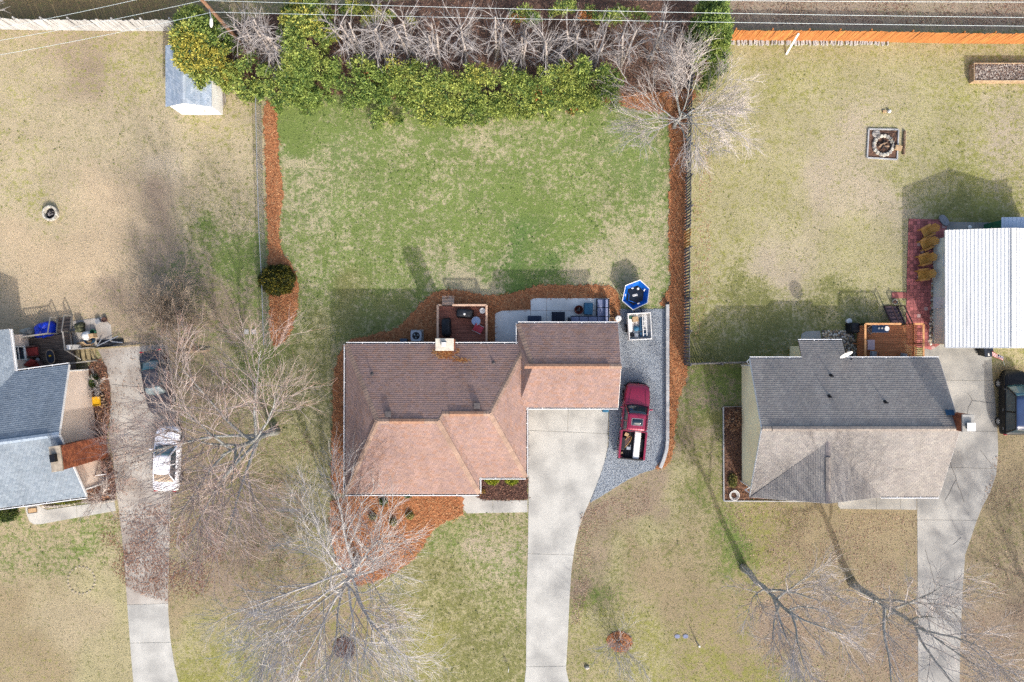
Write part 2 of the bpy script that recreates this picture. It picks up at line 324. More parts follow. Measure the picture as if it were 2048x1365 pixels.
# ---------------------------------------------------------------- ground
T1,T2,T3,T4,T5,T6 = (206,190,156),(212,196,168),(202,192,148),(180,160,138),(186,168,134),(217,194,160)
G1,G2,G3,G4,G5 = (134,152,84),(112,138,76),(172,170,98),(146,146,92),(130,148,88)
LC, MC, RC, FC, FM, FR, TR = range(7); TM = (204,192,156)
CP = [ # px, py, green share, dry colour, green colour, yard
(60,130,.25,T1,G3,LC),(200,125,.3,T4,G3,LC),(30,220,.3,T1,G3,LC),(150,250,.2,T1,G4,LC),(300,260,.25,T1,G4,LC),(270,130,.4,T1,G3,LC),(440,240,.35,T1,G3,LC),
(500,330,.3,T1,G4,LC),(60,370,.35,T1,G3,LC),(180,430,.05,T6,G4,LC),(300,400,.12,T4,G4,LC),(100,520,.03,T6,G4,LC),(200,560,.03,T6,G4,LC),(30,600,.06,T6,G4,LC),
(300,500,.25,T4,G4,LC),(420,440,.35,T1,G4,LC),(495,540,.75,T1,G1,LC),(450,620,.35,T4,G4,LC),(500,650,.55,T4,G1,LC),(400,340,.2,T1,G4,LC),(330,330,.15,T2,G4,LC),(480,470,.6,T1,G1,LC),
(350,560,.4,T4,G2,LC),(250,620,.2,T4,G4,LC),(120,620,.05,T6,G4,LC),(430,690,.4,T4,G1,LC),
(600,230,.75,TM,G1,MC),(700,260,.6,TM,G1,MC),(800,250,.45,TM,G1,MC),(900,230,.6,TM,G1,MC),(1000,230,.35,TM,G1,MC),(1100,260,.5,TM,G1,MC),(1200,280,.6,TM,G1,MC),
(570,320,.35,TM,G5,MC),(640,400,.4,TM,G5,MC),(700,330,.5,TM,G5,MC),(800,340,.6,TM,G1,MC),(900,380,.45,TM,G1,MC),(1000,340,.55,TM,G1,MC),(1080,380,.7,TM,G1,MC),(1150,320,.5,TM,G1,MC),
(1250,330,.55,TM,G5,MC),(1300,420,.35,TM,G1,MC),(600,480,.45,TM,G1,MC),(700,480,.5,TM,G1,MC),(800,470,.55,TM,G1,MC),(900,470,.6,TM,G1,MC),(960,450,.55,TM,G1,MC),(1030,470,.65,TM,G2,MC),
(1110,470,.6,TM,G1,MC),(1180,470,.65,TM,G1,MC),(1230,470,.25,TM,G1,MC),(1250,530,.2,TM,G1,MC),(950,545,.1,TM,G2,MC),(850,530,.4,TM,G1,MC),(650,550,.5,TM,G1,MC),(760,540,.55,TM,G1,MC),
(1030,560,.85,TM,G2,MC),(1130,550,.6,TM,G2,MC),(1190,545,.15,TM,G1,MC),(620,640,.45,T3,G4,MC),(1300,570,.5,TM,G1,MC),(720,620,.6,T3,G4,MC),(1010,500,.5,TM,G2,MC),
(600,740,.45,T3,G4,FC),(540,720,.75,T3,G1,FC),(620,850,.45,T3,G4,FC),(430,760,.25,T4,G4,FC),(560,960,.35,T4,G4,FC),(450,980,.3,T4,G3,FC),(640,930,.45,T3,G4,FC),(400,900,.35,T4,G4,FC),
(400,1250,.35,T3,G3,FC),(430,1330,.6,T3,G3,FC),(960,1080,.35,T2,G1,FC),(1010,1130,.45,T2,G1,FC),(950,1250,.55,T3,G4,FC),(1000,1330,.6,T3,G4,FC),(870,1180,.5,T3,G4,FC),(880,1300,.5,T3,G3,FC),
(750,1250,.35,T4,G3,FC),(600,1250,.35,T4,G4,FC),(500,1120,.25,T4,G4,FC),(650,1340,.35,T4,G3,FC),(900,1070,.5,T3,G1,FC),(360,1200,.2,T5,G4,FC),
(60,1080,.4,T1,G1,FM),(150,1080,.5,T1,G1,FM),(50,1200,.15,T5,G4,FM),(150,1250,.12,T1,G4,FM),(60,1330,.2,T5,G3,FM),(220,1200,.2,T3,G4,FM),(220,1330,.2,T3,G4,FM),
(1400,800,.4,T4,G1,FR),(1450,760,.8,T4,G1,FR),(1400,900,.45,T4,G4,FR),(1300,990,.12,T4,G4,FR),(1220,1040,.15,T4,G4,FR),(1430,850,.75,T3,G4,FR),
(1170,1150,.2,T4,G4,FR),(1200,1190,.6,T5,G1,FR),(1190,1260,.4,T3,G3,FR),(1300,1100,.35,T5,G4,FR),(1350,1200,.2,T5,G4,FR),(1300,1320,.45,T3,G3,FR),(1450,1260,.3,T5,G3,FR),
(1480,1330,.55,T5,G3,FR),(1420,1060,.7,T5,G1,FR),(1540,1070,.3,T5,G3,FR),(1650,1100,.1,T5,G4,FR),(1750,1080,.08,T5,G4,FR),(1600,1250,.08,T4,G4,FR),(1780,1300,.08,T4,G4,FR),
(1380,980,.35,T3,G4,FR),(1500,1040,.5,T5,G3,FR),(1240,1120,.4,T3,G4,FR),(1330,1030,.35,T3,G4,FR),
(2000,950,.08,T5,G4,FR),(2000,1250,.06,T4,G4,FR),(2030,1060,.3,T5,G4,FR),(2020,730,.25,T5,G4,FR),
(1480,150,.3,T3,G3,RC),(1600,150,.5,T3,G3,RC),(1700,130,.3,T3,G3,RC),(1850,150,.35,T3,G3,RC),(1950,230,.45,T3,G3,RC),(1480,260,.35,T3,G3,RC),(1600,260,.3,T3,G3,RC),(1700,300,.25,T2,G3,RC),
(1850,280,.3,T3,G3,RC),(2000,300,.35,T2,G3,RC),(1450,400,.3,T3,G3,RC),(1550,400,.35,T3,G3,RC),(1650,400,.15,T2,G3,RC),(1750,420,.2,T2,G4,RC),(1450,500,.35,T3,G3,RC),(1550,520,.1,T2,G3,RC),
(1700,520,.25,T3,G3,RC),(1780,550,.25,T3,G3,RC),(1500,620,.7,T3,G4,RC),(1650,640,.6,T3,G4,RC),(1900,400,.7,T3,G4,RC),(1960,390,.6,T3,G3,RC),(1420,690,.7,T3,G4,RC),
(1700,20,.08,T4,G4,TR),(1500,20,.05,T4,G4,TR),(2000,20,.12,T4,G4,TR),(150,20,.25,(150,130,96),G4,TR),(300,25,.25,(150,130,96),G4,TR),(900,20,.1,(120,92,78),G4,TR),
]
CPX = np.array([(c[0],c[1]) for c in CP], float); CPG = np.array([c[2]*(1.22 if c[5] == 1 else 1)+(.02 if c[5] == 1 else .05) for c in CP]); CPY = np.array([c[5] for c in CP])
CPD = np.array([[lin(v)*.62 for v in c[3]] for c in CP]); CPC = np.array([[lin(v)*.62 for v in c[4]] for c in CP])
YK = np.array([{LC:.95, MC:.93, RC:.87, FC:.82, FM:.84, FR:.8, TR:1.0}[c[5]] for c in CP])[:,None]; CPD = CPD*YK; CPC = CPC*YK
def lawn(x, y):
    """colours of the lawn at world x, y: dry colour, green colour, share of green"""
    px, py = 1024 + x*28.0, 682.5 - y*28.0
    yard = np.full(px.shape, FR)
    yard[(px < 531) & (py < 700)] = LC
    yard[(px >= 531) & (px < 1372) & (py < 690)] = MC
    yard[(px >= 1372) & (py < 728)] = RC
    yard[(py >= 690) & (px < 1100)] = FC
    yard[(py >= 1000) & (px < 300)] = FM
    yard[(py < 58)] = TR
    jx, jy = (fnoise(x,y,3.5,3)-.5)*190, (fnoise(x,y,3.5,7)-.5)*190
    wd = np.zeros(px.shape); D = np.zeros(px.shape+(3,)); G = np.zeros(px.shape+(3,)); A = np.zeros(px.shape)
    for i in range(len(CP)):
        d2 = (px+jx-CPX[i,0])**2 + (py+jy-CPX[i,1])**2 + 120.0
        d2 = d2 + np.where(yard == CPY[i], 0, 4.0e5)
        wt = d2**-1.35; wd += wt; D += wt[...,None]*CPD[i]; G += wt[...,None]*CPC[i]; A += wt*CPG[i]
    return D/wd[...,None], G/wd[...,None], A/wd

def axis(a, b, step): return np.concatenate([[-600,-250,-120,-70], np.arange(a, b+step/2, step), [70,120,250,600]])
gx, gy = axis(-42, 42, .3), axis(-28, 28, .3)
GX, GY = np.meshgrid(gx, gy); D, G, A = lawn(GX, GY)
nx_, ny_ = len(gx), len(gy)
gz = (fnoise(GX, GY, 2.2, 21)-.5)*.03
gv = np.stack([GX, GY, gz*0], -1).reshape(-1,3)
idx = np.arange(nx_*ny_).reshape(ny_, nx_)
gf = np.stack([idx[:-1,:-1], idx[:-1,1:], idx[1:,1:], idx[1:,:-1]], -1).reshape(-1,4)
me = bpy.data.meshes.new('ground'); me.vertices.add(len(gv)); me.vertices.foreach_set('co', gv.astype(np.float32).ravel())
me.loops.add(gf.size); me.loops.foreach_set('vertex_index', gf.astype(np.int32).ravel())
me.polygons.add(len(gf)); me.polygons.foreach_set('loop_start', np.arange(0, gf.size, 4, dtype=np.int32)); me.update(calc_edges=True)
for nm, arr in (('dry', D), ('green', G)):
    at = me.color_attributes.new(nm, 'FLOAT_COLOR', 'POINT'); c4 = np.ones((len(gv),4), np.float32); c4[:,:3] = arr.reshape(-1,3); at.data.foreach_set('color', c4.ravel())
at = me.attributes.new('share', 'FLOAT', 'POINT'); at.data.foreach_set('value', A.astype(np.float32).ravel())

m = bpy.data.materials.new('lawn'); m.use_nodes = True; t = m.node_tree; N, L = t.nodes, t.links; b = N['Principled BSDF']
b.inputs['Roughness'].default_value = 1.0; b.inputs['Specular IOR Level'].default_value = .05
geo = N.new('ShaderNodeNewGeometry')
def attr_node(nm, out): a = N.new('ShaderNodeAttribute'); a.attribute_name = nm; return a.outputs[out]
def noise_node(s, d=4, rough=.6):
    n = N.new('ShaderNodeTexNoise'); n.inputs['Scale'].default_value = s; n.inputs['Detail'].default_value = d; n.inputs['Roughness'].default_value = rough
    L.new(geo.outputs['Position'], n.inputs['Vector']); return n.outputs[0]
def math_node(op, a, b_, c_=None):
    n = N.new('ShaderNodeMath'); n.operation = op
    for i, v in enumerate((a, b_, c_)):
        if v is None: continue
        if isinstance(v, (int,float)): n.inputs[i].default_value = v
        else: L.new(v, n.inputs[i])
    return n.outputs[0]
f1 = noise_node(3.4, 7, .82); f2 = noise_node(1.3, 5, .65)
s_ = math_node('ADD', math_node('MULTIPLY', f1, 2.5), math_node('MULTIPLY', f2, 1.1))       # about 1.35 +- .25
s_ = math_node('ADD', s_, math_node('MULTIPLY', attr_node('share','Fac'), 1.0))
mr = N.new('ShaderNodeMapRange'); mr.inputs[1].default_value = 2.14; mr.inputs[2].default_value = 2.5; L.new(s_, mr.inputs[0])
mx = N.new('ShaderNodeMix'); mx.data_type = 'RGBA'; L.new(mr.outputs[0], mx.inputs[0]); L.new(attr_node('dry','Color'), mx.inputs[6]); L.new(attr_node('green','Color'), mx.inputs[7])
g1 = noise_node(13, 4, .7); m2 = N.new('ShaderNodeMapRange'); m2.inputs[1].default_value = .3; m2.inputs[2].default_value = .7; m2.inputs[3].default_value = .7; m2.inputs[4].default_value = 1.22; L.new(g1, m2.inputs[0])
g2 = noise_node(.35, 5); m3 = N.new('ShaderNodeMapRange'); m3.inputs[1].default_value = .3; m3.inputs[2].default_value = .7; m3.inputs[3].default_value = .88; m3.inputs[4].default_value = 1.1; L.new(g2, m3.inputs[0])
vm = N.new('ShaderNodeVectorMath'); vm.operation = 'SCALE'; L.new(mx.outputs[2], vm.inputs[0]); L.new(math_node('MULTIPLY', m2.outputs[0], m3.outputs[0]), vm.inputs['Scale'])
L.new(vm.outputs[0], b.inputs['Base Color'])
bp = N.new('ShaderNodeBump'); bp.inputs['Strength'].default_value = .6; bp.inputs['Distance'].default_value = .06; L.new(noise_node(11,5,.7), bp.inputs['Height']); L.new(bp.outputs[0], b.inputs['Normal'])
g_o = bpy.data.objects.new('ground', me); me.materials.append(m); col.objects.link(g_o)
tag(g_o, 'patchy winter lawn stretching over all the yards', kind='structure')

# ---------------------------------------------------------------- paved and mulched areas
EXCL = []; PAVS = []
def px_poly(pts, z=0.0): return [XY(a, b_, z) for a, b_ in pts]
def smooth_poly(pts, it=2):
    for _ in range(it):
        q = []
        for i in range(len(pts)):
            a, b_ = pts[i], pts[(i+1)%len(pts)]
            q += [(a[0]*.75+b_[0]*.25, a[1]*.75+b_[1]*.25), (a[0]*.25+b_[0]*.75, a[1]*.25+b_[1]*.75)]
        pts = q
    return pts
def rough_poly(pts, step=.12, amp=.06, seed=0):
    r = random.Random(seed); q = []
    for i in range(len(pts)):
        a, b_ = Vector(pts[i]), Vector(pts[(i+1)%len(pts)]); n = max(1, int((b_-a).length/step))
        for k in range(n):
            p = a.lerp(b_, k/n); q.append((p.x + r.uniform(-amp,amp), p.y + r.uniform(-amp,amp)))
    return q
def inside(x, y, poly):
    r = np.zeros(x.shape, bool); n = len(poly)
    for i in range(n):
        (x1,y1),(x2,y2) = poly[i], poly[(i+1)%n]
        if y1 == y2: continue
        r ^= ((y1 > y) != (y2 > y)) & (x < (x2-x1)*(y-y1)/(y2-y1)+x1)
    return r
def clip(poly, a, n):
    """keep the side of the line through a where (p-a).n >= 0"""
    out = []
    for i in range(len(poly)):
        p, q = poly[i], poly[(i+1)%len(poly)]
        dp = (p[0]-a[0])*n[0]+(p[1]-a[1])*n[1]; dq = (q[0]-a[0])*n[0]+(q[1]-a[1])*n[1]
        if dp >= 0: out.append(p)
        if (dp >= 0) != (dq >= 0):
            k = dp/(dp-dq); out.append((p[0]+(q[0]-p[0])*k, p[1]+(q[1]-p[1])*k))
    return out
def paving(name, label, poly, cuts, m, z1=.022, gap=.008):
    EXCL.append(poly); PAVS.append(poly); pieces = [poly]
    for (ax, ay), (bx_, by_), *lim in cuts:
        a, b_ = Vector(XY(ax, ay)), Vector(XY(bx_, by_)); d = (b_-a).normalized(); n = Vector((-d.y, d.x)); nw = []
        for pc in pieces:
            if lim and not (lim[0][0] < 682.5-28*sum(q_[1] for q_ in pc)/len(pc) < lim[0][1]): nw.append(pc); continue
            for sgn in (1,-1):
                c_ = clip(pc, a + n*gap*sgn, n*sgn)
                if len(c_) > 2 and abs(sum(c_[i][0]*c_[(i+1)%len(c_)][1]-c_[(i+1)%len(c_)][0]*c_[i][1] for i in range(len(c_)))) > .06: nw.append(c_)
        pieces = nw
    cx = sum(p[0] for p in poly)/len(poly); cy = sum(p[1] for p in poly)/len(poly)
    o = thing(name, label, None, (cx,cy,0)); o['kind'] = 'structure'
    for i, pc in enumerate(pieces):
        MB().prism(pc, -.05, z1 + (i%3-1)*.003).build('slab', M('concrete') if m is M('concrete_stain') and sum(q_[1] for q_ in pc)/len(pc) < -17.5 else m, o, world=True, bevel=.008)
    return o
paving('driveway', 'pale concrete driveway curving from the garage of the red-roofed house to the street',
    px_poly([(1057,806),(1216,810),(1217,850),(1215,895),(1209,925),(1198,958),(1183,995),(1168,1028),(1157,1060),(1149,1095),(1143,1140),(1139,1200),(1136,1270),(1132,1338),(1140,1375),(1140,1420),(1040,1420),(1048,1375),(1052,1338),(1053,1200),(1056,1100),(1057,1000)]),
    [((1057,861),(1217,868)),((1137,800),(1135,868),(0,866)),((1040,1107),(1160,1111)),((1040,1334),(1160,1332))], M('concrete'))
paving('walkway', 'pale concrete walk in front of the red-roofed house', px_poly([(913,984),(918,1000),(926,1018),(934,1027),(1055,1025),(1055,1001),(980,1001),(962,999),(952,992),(948,984)]), [((985,984),(986,1030))], M('concrete'))
paving('driveway', 'long stained concrete driveway under the bare tree beside the parked white sedan',
    px_poly([(190,690),(250,690),(335,690),(345,760),(350,840),(345,930),(340,1050),(336,1190),(337,1230),(341,1280),(350,1335),(358,1368),(362,1420),(268,1420),(267,1365),(262,1310),(256,1230),(252,1170),(247,1100),(238,1020),(230,960),(226,915),(218,880),(220,830),(222,790),(215,745),(203,712)]),
    [((200,1288),(370,1284)),((200,1212),(370,1206)),((180,870),(370,868)),((180,1030),(370,1028))], M('concrete_stain'))
paving('walkway', 'short concrete walk with rounded end before the blue-roofed house', px_poly([(50,1012),(54,1030),(59,1043),(68,1049),(80,1049),(152,1036),(232,1022),(229,1003),(155,1011),(95,1020),(85,1017),(78,1010),(60,1006)]), [((152,1000),(155,1045))], M('concrete'))
paving('driveway', 'cracked grey concrete driveway beside the purple-grey roofed house',
    px_poly([(1846,688),(1905,690),(1983,692),(1984,745),(1990,800),(1995,868),(1996,905),(1992,950),(1980,985),(1964,1015),(1952,1045),(1942,1075),(1930,1110),(1924,1200),(1920,1300),(1918,1420),(1836,1420),(1836,1300),(1835,1150),(1834,1000),(1834,960)]),
    [((1820,862),(2010,863)),((1820,1040),(1990,1041)),((1820,1225),(1990,1224)),((1820,760),(2000,762)),((1900,935),(2010,938))], M('concrete_old'))
paving('walkway', 'weathered concrete walk along the front of the purple-grey roofed house', px_poly([(1673,980),(1676,1012),(1680,1018),(1833,1020),(1833,980)]), [((1752,970),(1753,1030)),((1800,970),(1801,1030))], M('concrete_old'))
paving('patio', 'pale concrete patio behind the garage with grey sectional sofa', px_poly([(990,628),(1003,622),(1061,620),(1061,600),(1070,597),(1218,597),(1222,700),(990,700)]), [((1061,590),(1061,700)),((1093,590),(1093,700)),((980,622),(1100,622))], mat('concrete_shade_lift', C(240,240,236,.72), C(214,214,210,.72), scale=.6, detail=9, bump=.1), z1=.075)  # concrete colour brightened so the patio stays light in the house shade
paving('patio', 'worn concrete pad by the wooden steps and blue tarp', px_poly([(40,668),(90,655),(150,642),(205,635),(222,650),(226,690),(190,692),(40,700)]), [((120,640),(122,700)),((180,630),(184,700))], M('concrete_stain'), z1=.03)
paving('patio', 'narrow shaded concrete strip behind the white metal roof', px_poly([(1892,444),(2060,447),(2060,470),(1892,470)]), [((1950,430),(1950,480)),((2000,430),(2000,480))], M('concrete_old'))
paving('path', 'grey slab landing by the pebble bed', px_poly([(1603,668),(1612,663),(1640,662),(1644,690),(1600,690)]), [], M('concrete_old'))

def bed(name, label, poly, m, seed, z=.05, sm=1, rough=.05):
    poly = rough_poly(smooth_poly(poly, sm), .14, rough, seed); EXCL.append(poly)
    # shallow mound: rim at ground level, inner sheet raised
    o = MB().prism(poly, -.05, z).build(name, m); tag(o, label, kind='structure'); o['_p'] = 1; del o['_p']
    return o, poly
def scatter(poly, n, seed, margin=0.0):
    r = np.random.default_rng(seed); a = np.array(poly); lo, hi = a.min(0), a.max(0); X = []; tot = 0
    while tot < n:
        p = lo + r.random((n*2,2))*(hi-lo); p = p[inside(p[:,0], p[:,1], poly)]; X.append(p); tot += len(p)
        if tot == 0: break
    return np.concatenate(X)[:n]
def straw(parent, poly, dens, seed, z=.05, cols=((210,148,102),(192,128,86),(162,106,72),(218,168,122)), ln=(.12,.28), wd=.011, name='straw', m='needle', lift=.05):
    """loose needles / chips lying on a bed, one joined mesh"""
    a = np.array(poly); area = abs(np.sum(a[:,0]*np.roll(a[:,1],-1)-np.roll(a[:,0],-1)*a[:,1]))/2; n = int(area*dens)
    r = np.random.default_rng(seed); p = scatter(poly, n, seed)
    for q_ in PAVS: p = p[~inside(p[:,0], p[:,1], q_)]
    p = p + r.normal(0,.07,p.shape); n = len(p)
    th = r.random(n)*math.pi*2; l = r.uniform(ln[0], ln[1], n); w2 = wd*r.uniform(.6,1.5,n); z0 = z + .004 + r.random(n)*lift; tz = r.normal(0,.12,n)
    d = np.stack([np.cos(th), np.sin(th), tz], -1); s2 = np.stack([-np.sin(th), np.cos(th), r.normal(0,.25,n)], -1)
    c = np.stack([p[:,0], p[:,1], z0], -1); q = np.empty((n,4,3))
    q[:,0] = c - d*l[:,None]/2 - s2*w2[:,None]; q[:,1] = c + d*l[:,None]/2 - s2*w2[:,None]; q[:,2] = c + d*l[:,None]/2 + s2*w2[:,None]; q[:,3] = c - d*l[:,None]/2 + s2*w2[:,None]
    q[...,2] = np.maximum(q[...,2], z+.003)
    pal = np.array([[lin(v)*.62 for v in k] for k in cols]); cc = pal[r.integers(0,len(pal),n)]*r.uniform(.75,1.2,(n,1))
    o = link(name, fastmesh(name, q.reshape(-1,3), 4, cc), M(m), parent, world=True); o['kind'] = 'stuff'; return o
def straw_bed(label, pts, seed, sm=1, dens=150, z=.05):
    o, poly = bed('pine_straw_bed', label, px_poly(pts), M('straw_bed'), seed, z, sm, .09); straw(o, poly, dens, seed, z); return o
straw_bed('narrow pine straw strip beside the wire fence on the left', [(526,205),(553,203),(555,260),(557,320),(564,365),(567,400),(560,430),(558,470),(566,510),(585,530),(596,560),(597,600),(590,640),(578,672),(566,690),(541,690),(540,620),(537,560),(536,470),(532,330)], 1)
straw_bed('broad pine straw bed round the deck and left side of the red-roofed house', [(680,990),(664,985),(662,900),(666,800),(672,720),(690,685),(740,670),(790,660),(815,640),(840,610),(862,588),(885,580),(920,581),(950,588),(985,592),(1020,590),(1050,580),(1080,570),(1130,571),(1190,570),(1225,573),(1236,585),(1240,620),(1240,650),(1200,720),(1000,740),(720,740),(720,980)], 2, dens=120)
straw_bed('long pine straw strip between the back lawn and the dark picket fence', [(1338,205),(1374,200),(1373,300),(1373,480),(1372,600),(1373,724),(1374,760),(1358,790),(1350,850),(1347,890),(1340,925),(1325,940),(1308,934),(1330,920),(1338,880),(1338,800),(1338,700),(1337,612),(1318,612),(1330,590),(1341,575),(1339,500),(1337,420),(1340,330)], 3, dens=130)
straw_bed('pine straw bed below the front wall with small shrubs', [(662,985),(925,985),(929,1018),(922,1034),(880,1046),(855,1075),(835,1110),(800,1140),(760,1160),(720,1172),(692,1160),(672,1120),(660,1060)], 4, dens=130)
straw_bed('pine straw patch at the foot of the clipped hedge on the right', [(1195,200),(1240,192),(1290,186),(1360,180),(1392,180),(1388,205),(1350,228),(1300,224),(1250,216)], 5)
o, poly = bed('mulch_bed', 'dark brown mulch bed beside the front walk with two round shrubs', px_poly([(955,950),(1055,940),(1055,1000),(975,1000),(955,996)]), M('mulch_dark'), 6, .06, 0); straw(o, poly, 260, 6, .06, ((110,80,70),(84,60,52),(140,104,88)), (.05,.12), .02, 'mulch')
o, poly = bed('mulch_bed', 'thin dark mulch strip along the driveway beside the house wall', px_poly([(1045,812),(1056,812),(1056,946),(1045,946)]), M('mulch_dark'), 7, .06, 0, .01); straw(o, poly, 220, 7, .06, ((110,80,70),(84,60,52),(140,104,88)), (.05,.12), .02, 'mulch')
o, poly = bed('mulch_bed', 'dark mulch bed with white edging beside the cream gable wall', px_poly([(1447,815),(1500,815),(1500,1000),(1447,1000)]), M('soil_brown'), 8, .05, 0, .02); straw(o, poly, 160, 8, .05, ((120,84,66),(84,60,50),(150,112,84)), (.05,.14), .02, 'mulch')
o, poly = bed('mulch_bed', 'bare soil strip below the front of the purple-grey roof', px_poly([(1500,975),(1672,975),(1672,999),(1500,998)]), M('soil_brown'), 9, .05, 0, .02); straw(o, poly, 120, 9, .05, ((120,84,66),(84,60,50),(150,112,84)), (.05,.14), .02, 'mulch')
o, poly = bed('hedge_floor', 'dark brown leaf-covered floor under the topped hedge trees', px_poly([(440,66),(520,30),(700,5),(1000,0),(1300,-5),(1420,10),(1420,160),(1330,190),(1200,200),(1000,200),(800,200),(600,185),(500,185),(430,150)]), M('soil_brown'), 10, .03, 1, .1); straw(o, poly, 55, 10, .03, ((146,116,98),(112,94,82),(166,132,108),(98,84,76)), (.06,.16), .022, 'leaves')
o, poly = bed('leaf_bed', 'soil and leaf bed between the beige house and its driveway', px_poly([(178,715),(210,722),(219,760),(222,800),(218,850),(212,885),(226,930),(234,985),(226,1000),(150,1008),(120,1000),(170,960),(170,800)]), M('soil_brown'), 11, .04, 1, .05); straw(o, poly, 130, 11, .04, ((150,104,82),(110,78,64),(196,150,116),(120,96,80)), (.06,.16), .025, 'leaves')
o, poly = bed('mulch_ring', 'rust-brown mulch ring under the small bare shrub near the driveway', px_poly([(1210,1282),(1222,1266),(1242,1262),(1262,1272),(1266,1290),(1250,1304),(1228,1304)]), M('straw_bed'), 12, .04, 2, .04); straw(o, poly, 140, 12, .04, ((170,110,76),(130,84,60),(200,150,110)), name='leaves')
o, poly = bed('mulch_ring', 'round dark mulch ring with stump under the pale bare tree', px_poly([(665,1295),(672,1278),(688,1273),(704,1280),(711,1298),(706,1312),(690,1317),(672,1312)]), M('mulch_dark'), 13, .06, 2, .03); straw(o, poly, 180, 13, .06, ((110,80,70),(84,60,52),(130,98,84)), (.05,.12), .02, 'mulch')
# gravel parking strip
gp = rough_poly(px_poly([(1218,640),(1240,618),(1270,619),(1331,618),(1331,890),(1327,915),(1318,932),(1305,940),(1280,948),(1255,960),(1235,972),(1210,988),(1180,1006),(1190,978),(1202,948),(1212,915),(1217,890),(1218,850)]), .15, .025, 5)
gr = MB().prism(gp, -.05, .035).build('gravel_strip', M('gravel')); tag(gr, 'grey gravel parking strip beside the garage under the red pickup', kind='structure'); EXCL.append(gp)
r = np.random.default_rng(5); gpt = scatter(gp, 14000, 5); n = len(gpt); s = r.uniform(.018,.045,n)
ang = r.random(n)*6.28; q = np.empty((n,3,3,3)); base = np.stack([gpt[:,0], gpt[:,1], np.full(n,.037)], -1); tip = base + np.stack([r.normal(0,.3,n)*s, r.normal(0,.3,n)*s, s*.9], -1)
cor = [base + np.stack([np.cos(ang+k*2.094)*s, np.sin(ang+k*2.094)*s, 0*s], -1) for k in range(3)]
for k in range(3): q[:,k,0] = cor[k]; q[:,k,1] = cor[(k+1)%3]; q[:,k,2] = tip
pal = np.array([[lin(v)*.62 for v in k] for k in ((180,188,196),(164,172,180),(150,158,166),(196,201,206))]); cc = np.repeat(pal[r.integers(0,4,n)], 3, axis=0)
o = link('stones', fastmesh('stones', q.reshape(-1,3), 3, cc), M('litter'), gr, world=True); o['kind'] = 'stuff'
# red paver patio
pp = px_poly([(1817,438),(1893,440),(1888,560),(1878,690),(1862,700),(1812,690),(1813,560)]); EXCL.append(pp)
pt = thing('paver_patio', 'dark red brick paver patio beside the white-roofed building', None, (pp[0][0]+1, pp[0][1]-4, 0)); pt['kind'] = 'structure'
MB().prism(pp, -.05, .02).build('sand_bed', M('mortar'), pt, world=True)
mb = MB(); rr = random.Random(4); S_ = .255
xs = min(p[0] for p in pp); ys = min(p[1] for p in pp)
for i in range(14):
    for j in range(42):
        x0, y0 = xs + i*S_, ys + j*S_; c_ = [(x0+.008,y0+.008),(x0+S_-.008,y0+.008),(x0+S_-.008,y0+S_-.008),(x0+.008,y0+S_-.008)]
        for k in range(len(pp)):
            a, b_ = Vector(pp[k]), Vector(pp[(k+1)%len(pp)]); d = b_-a; c_ = clip(c_, a, (d.y, -d.x)) if len(c_) > 2 else []
        if len(c_) > 2:
            f = rr.uniform(.78,1.15); pale = rr.random() < .05
            mb.cc = C(205,170,165,.62) if pale else C(186*f,112*f,108*f); mb.prism(c_, .01, .045 + rr.uniform(-.004,.006))
mb.build('pavers', M('paver'), pt, world=True)['kind'] = 'stuff'
for i, (a, b_) in enumerate((((1783,585),(1812,597)),((1812,607),(1820,616)),((1812,620),(1822,632)),((1814,636),(1826,648)))):
    p0, p1 = XY(*a), XY(*b_); o = MB().obox((p0[0]+p1[0])/2, (p0[1]+p1[1])/2, 0, abs(p1[0]-p0[0]), abs(p1[1]-p0[1]), .045, .0 if i == 0 else -.25).build('stepping_stone', M('paver_red'), bevel=.01)
    tag(o, ('oblong pink stepping slab beside the red paver patio', 'pink stepping stone nearest the oblong slab at the deck stairs', 'middle pink stepping stone beside the deck stairs', 'pink stepping stone nearest the orange deck')[i], 'stepping stone', 'pink stepping stones')
# pebble bed by the back door and pebble strip along the building
for lab, pts, cnt, sd in (('pebble bed of mixed stones behind the bumped-out roof', [(1644,662),(1705,662),(1712,690),(1712,724),(1690,724),(1686,690),(1644,690)], 260, 1), ('strip of pale pebbles along the grey siding wall', [(1868,478),(1876,478),(1866,690),(1857,690)], 240, 2)):
    o, poly = bed('pebble_bed', lab, px_poly(pts), M('pebble_bed'), 30+sd, .03, 0, .02)
    mb = MB(); rr = random.Random(sd)
    for p in scatter(poly, cnt*2, 40+sd):
        f = rr.choice([(226,214,190),(180,160,130),(130,126,122),(204,176,140),(238,232,220),(110,100,92)]); mb.cc = C(*f); s = rr.uniform(.05,.1)
        mb.lathe([(s*.7,0),(s,s*.3),(s*.7,s*.6)], 6, (p[0],p[1],.03))
    mb.build('pebbles', M('litter'), o, world=True, smooth=True)['kind'] = 'stuff'
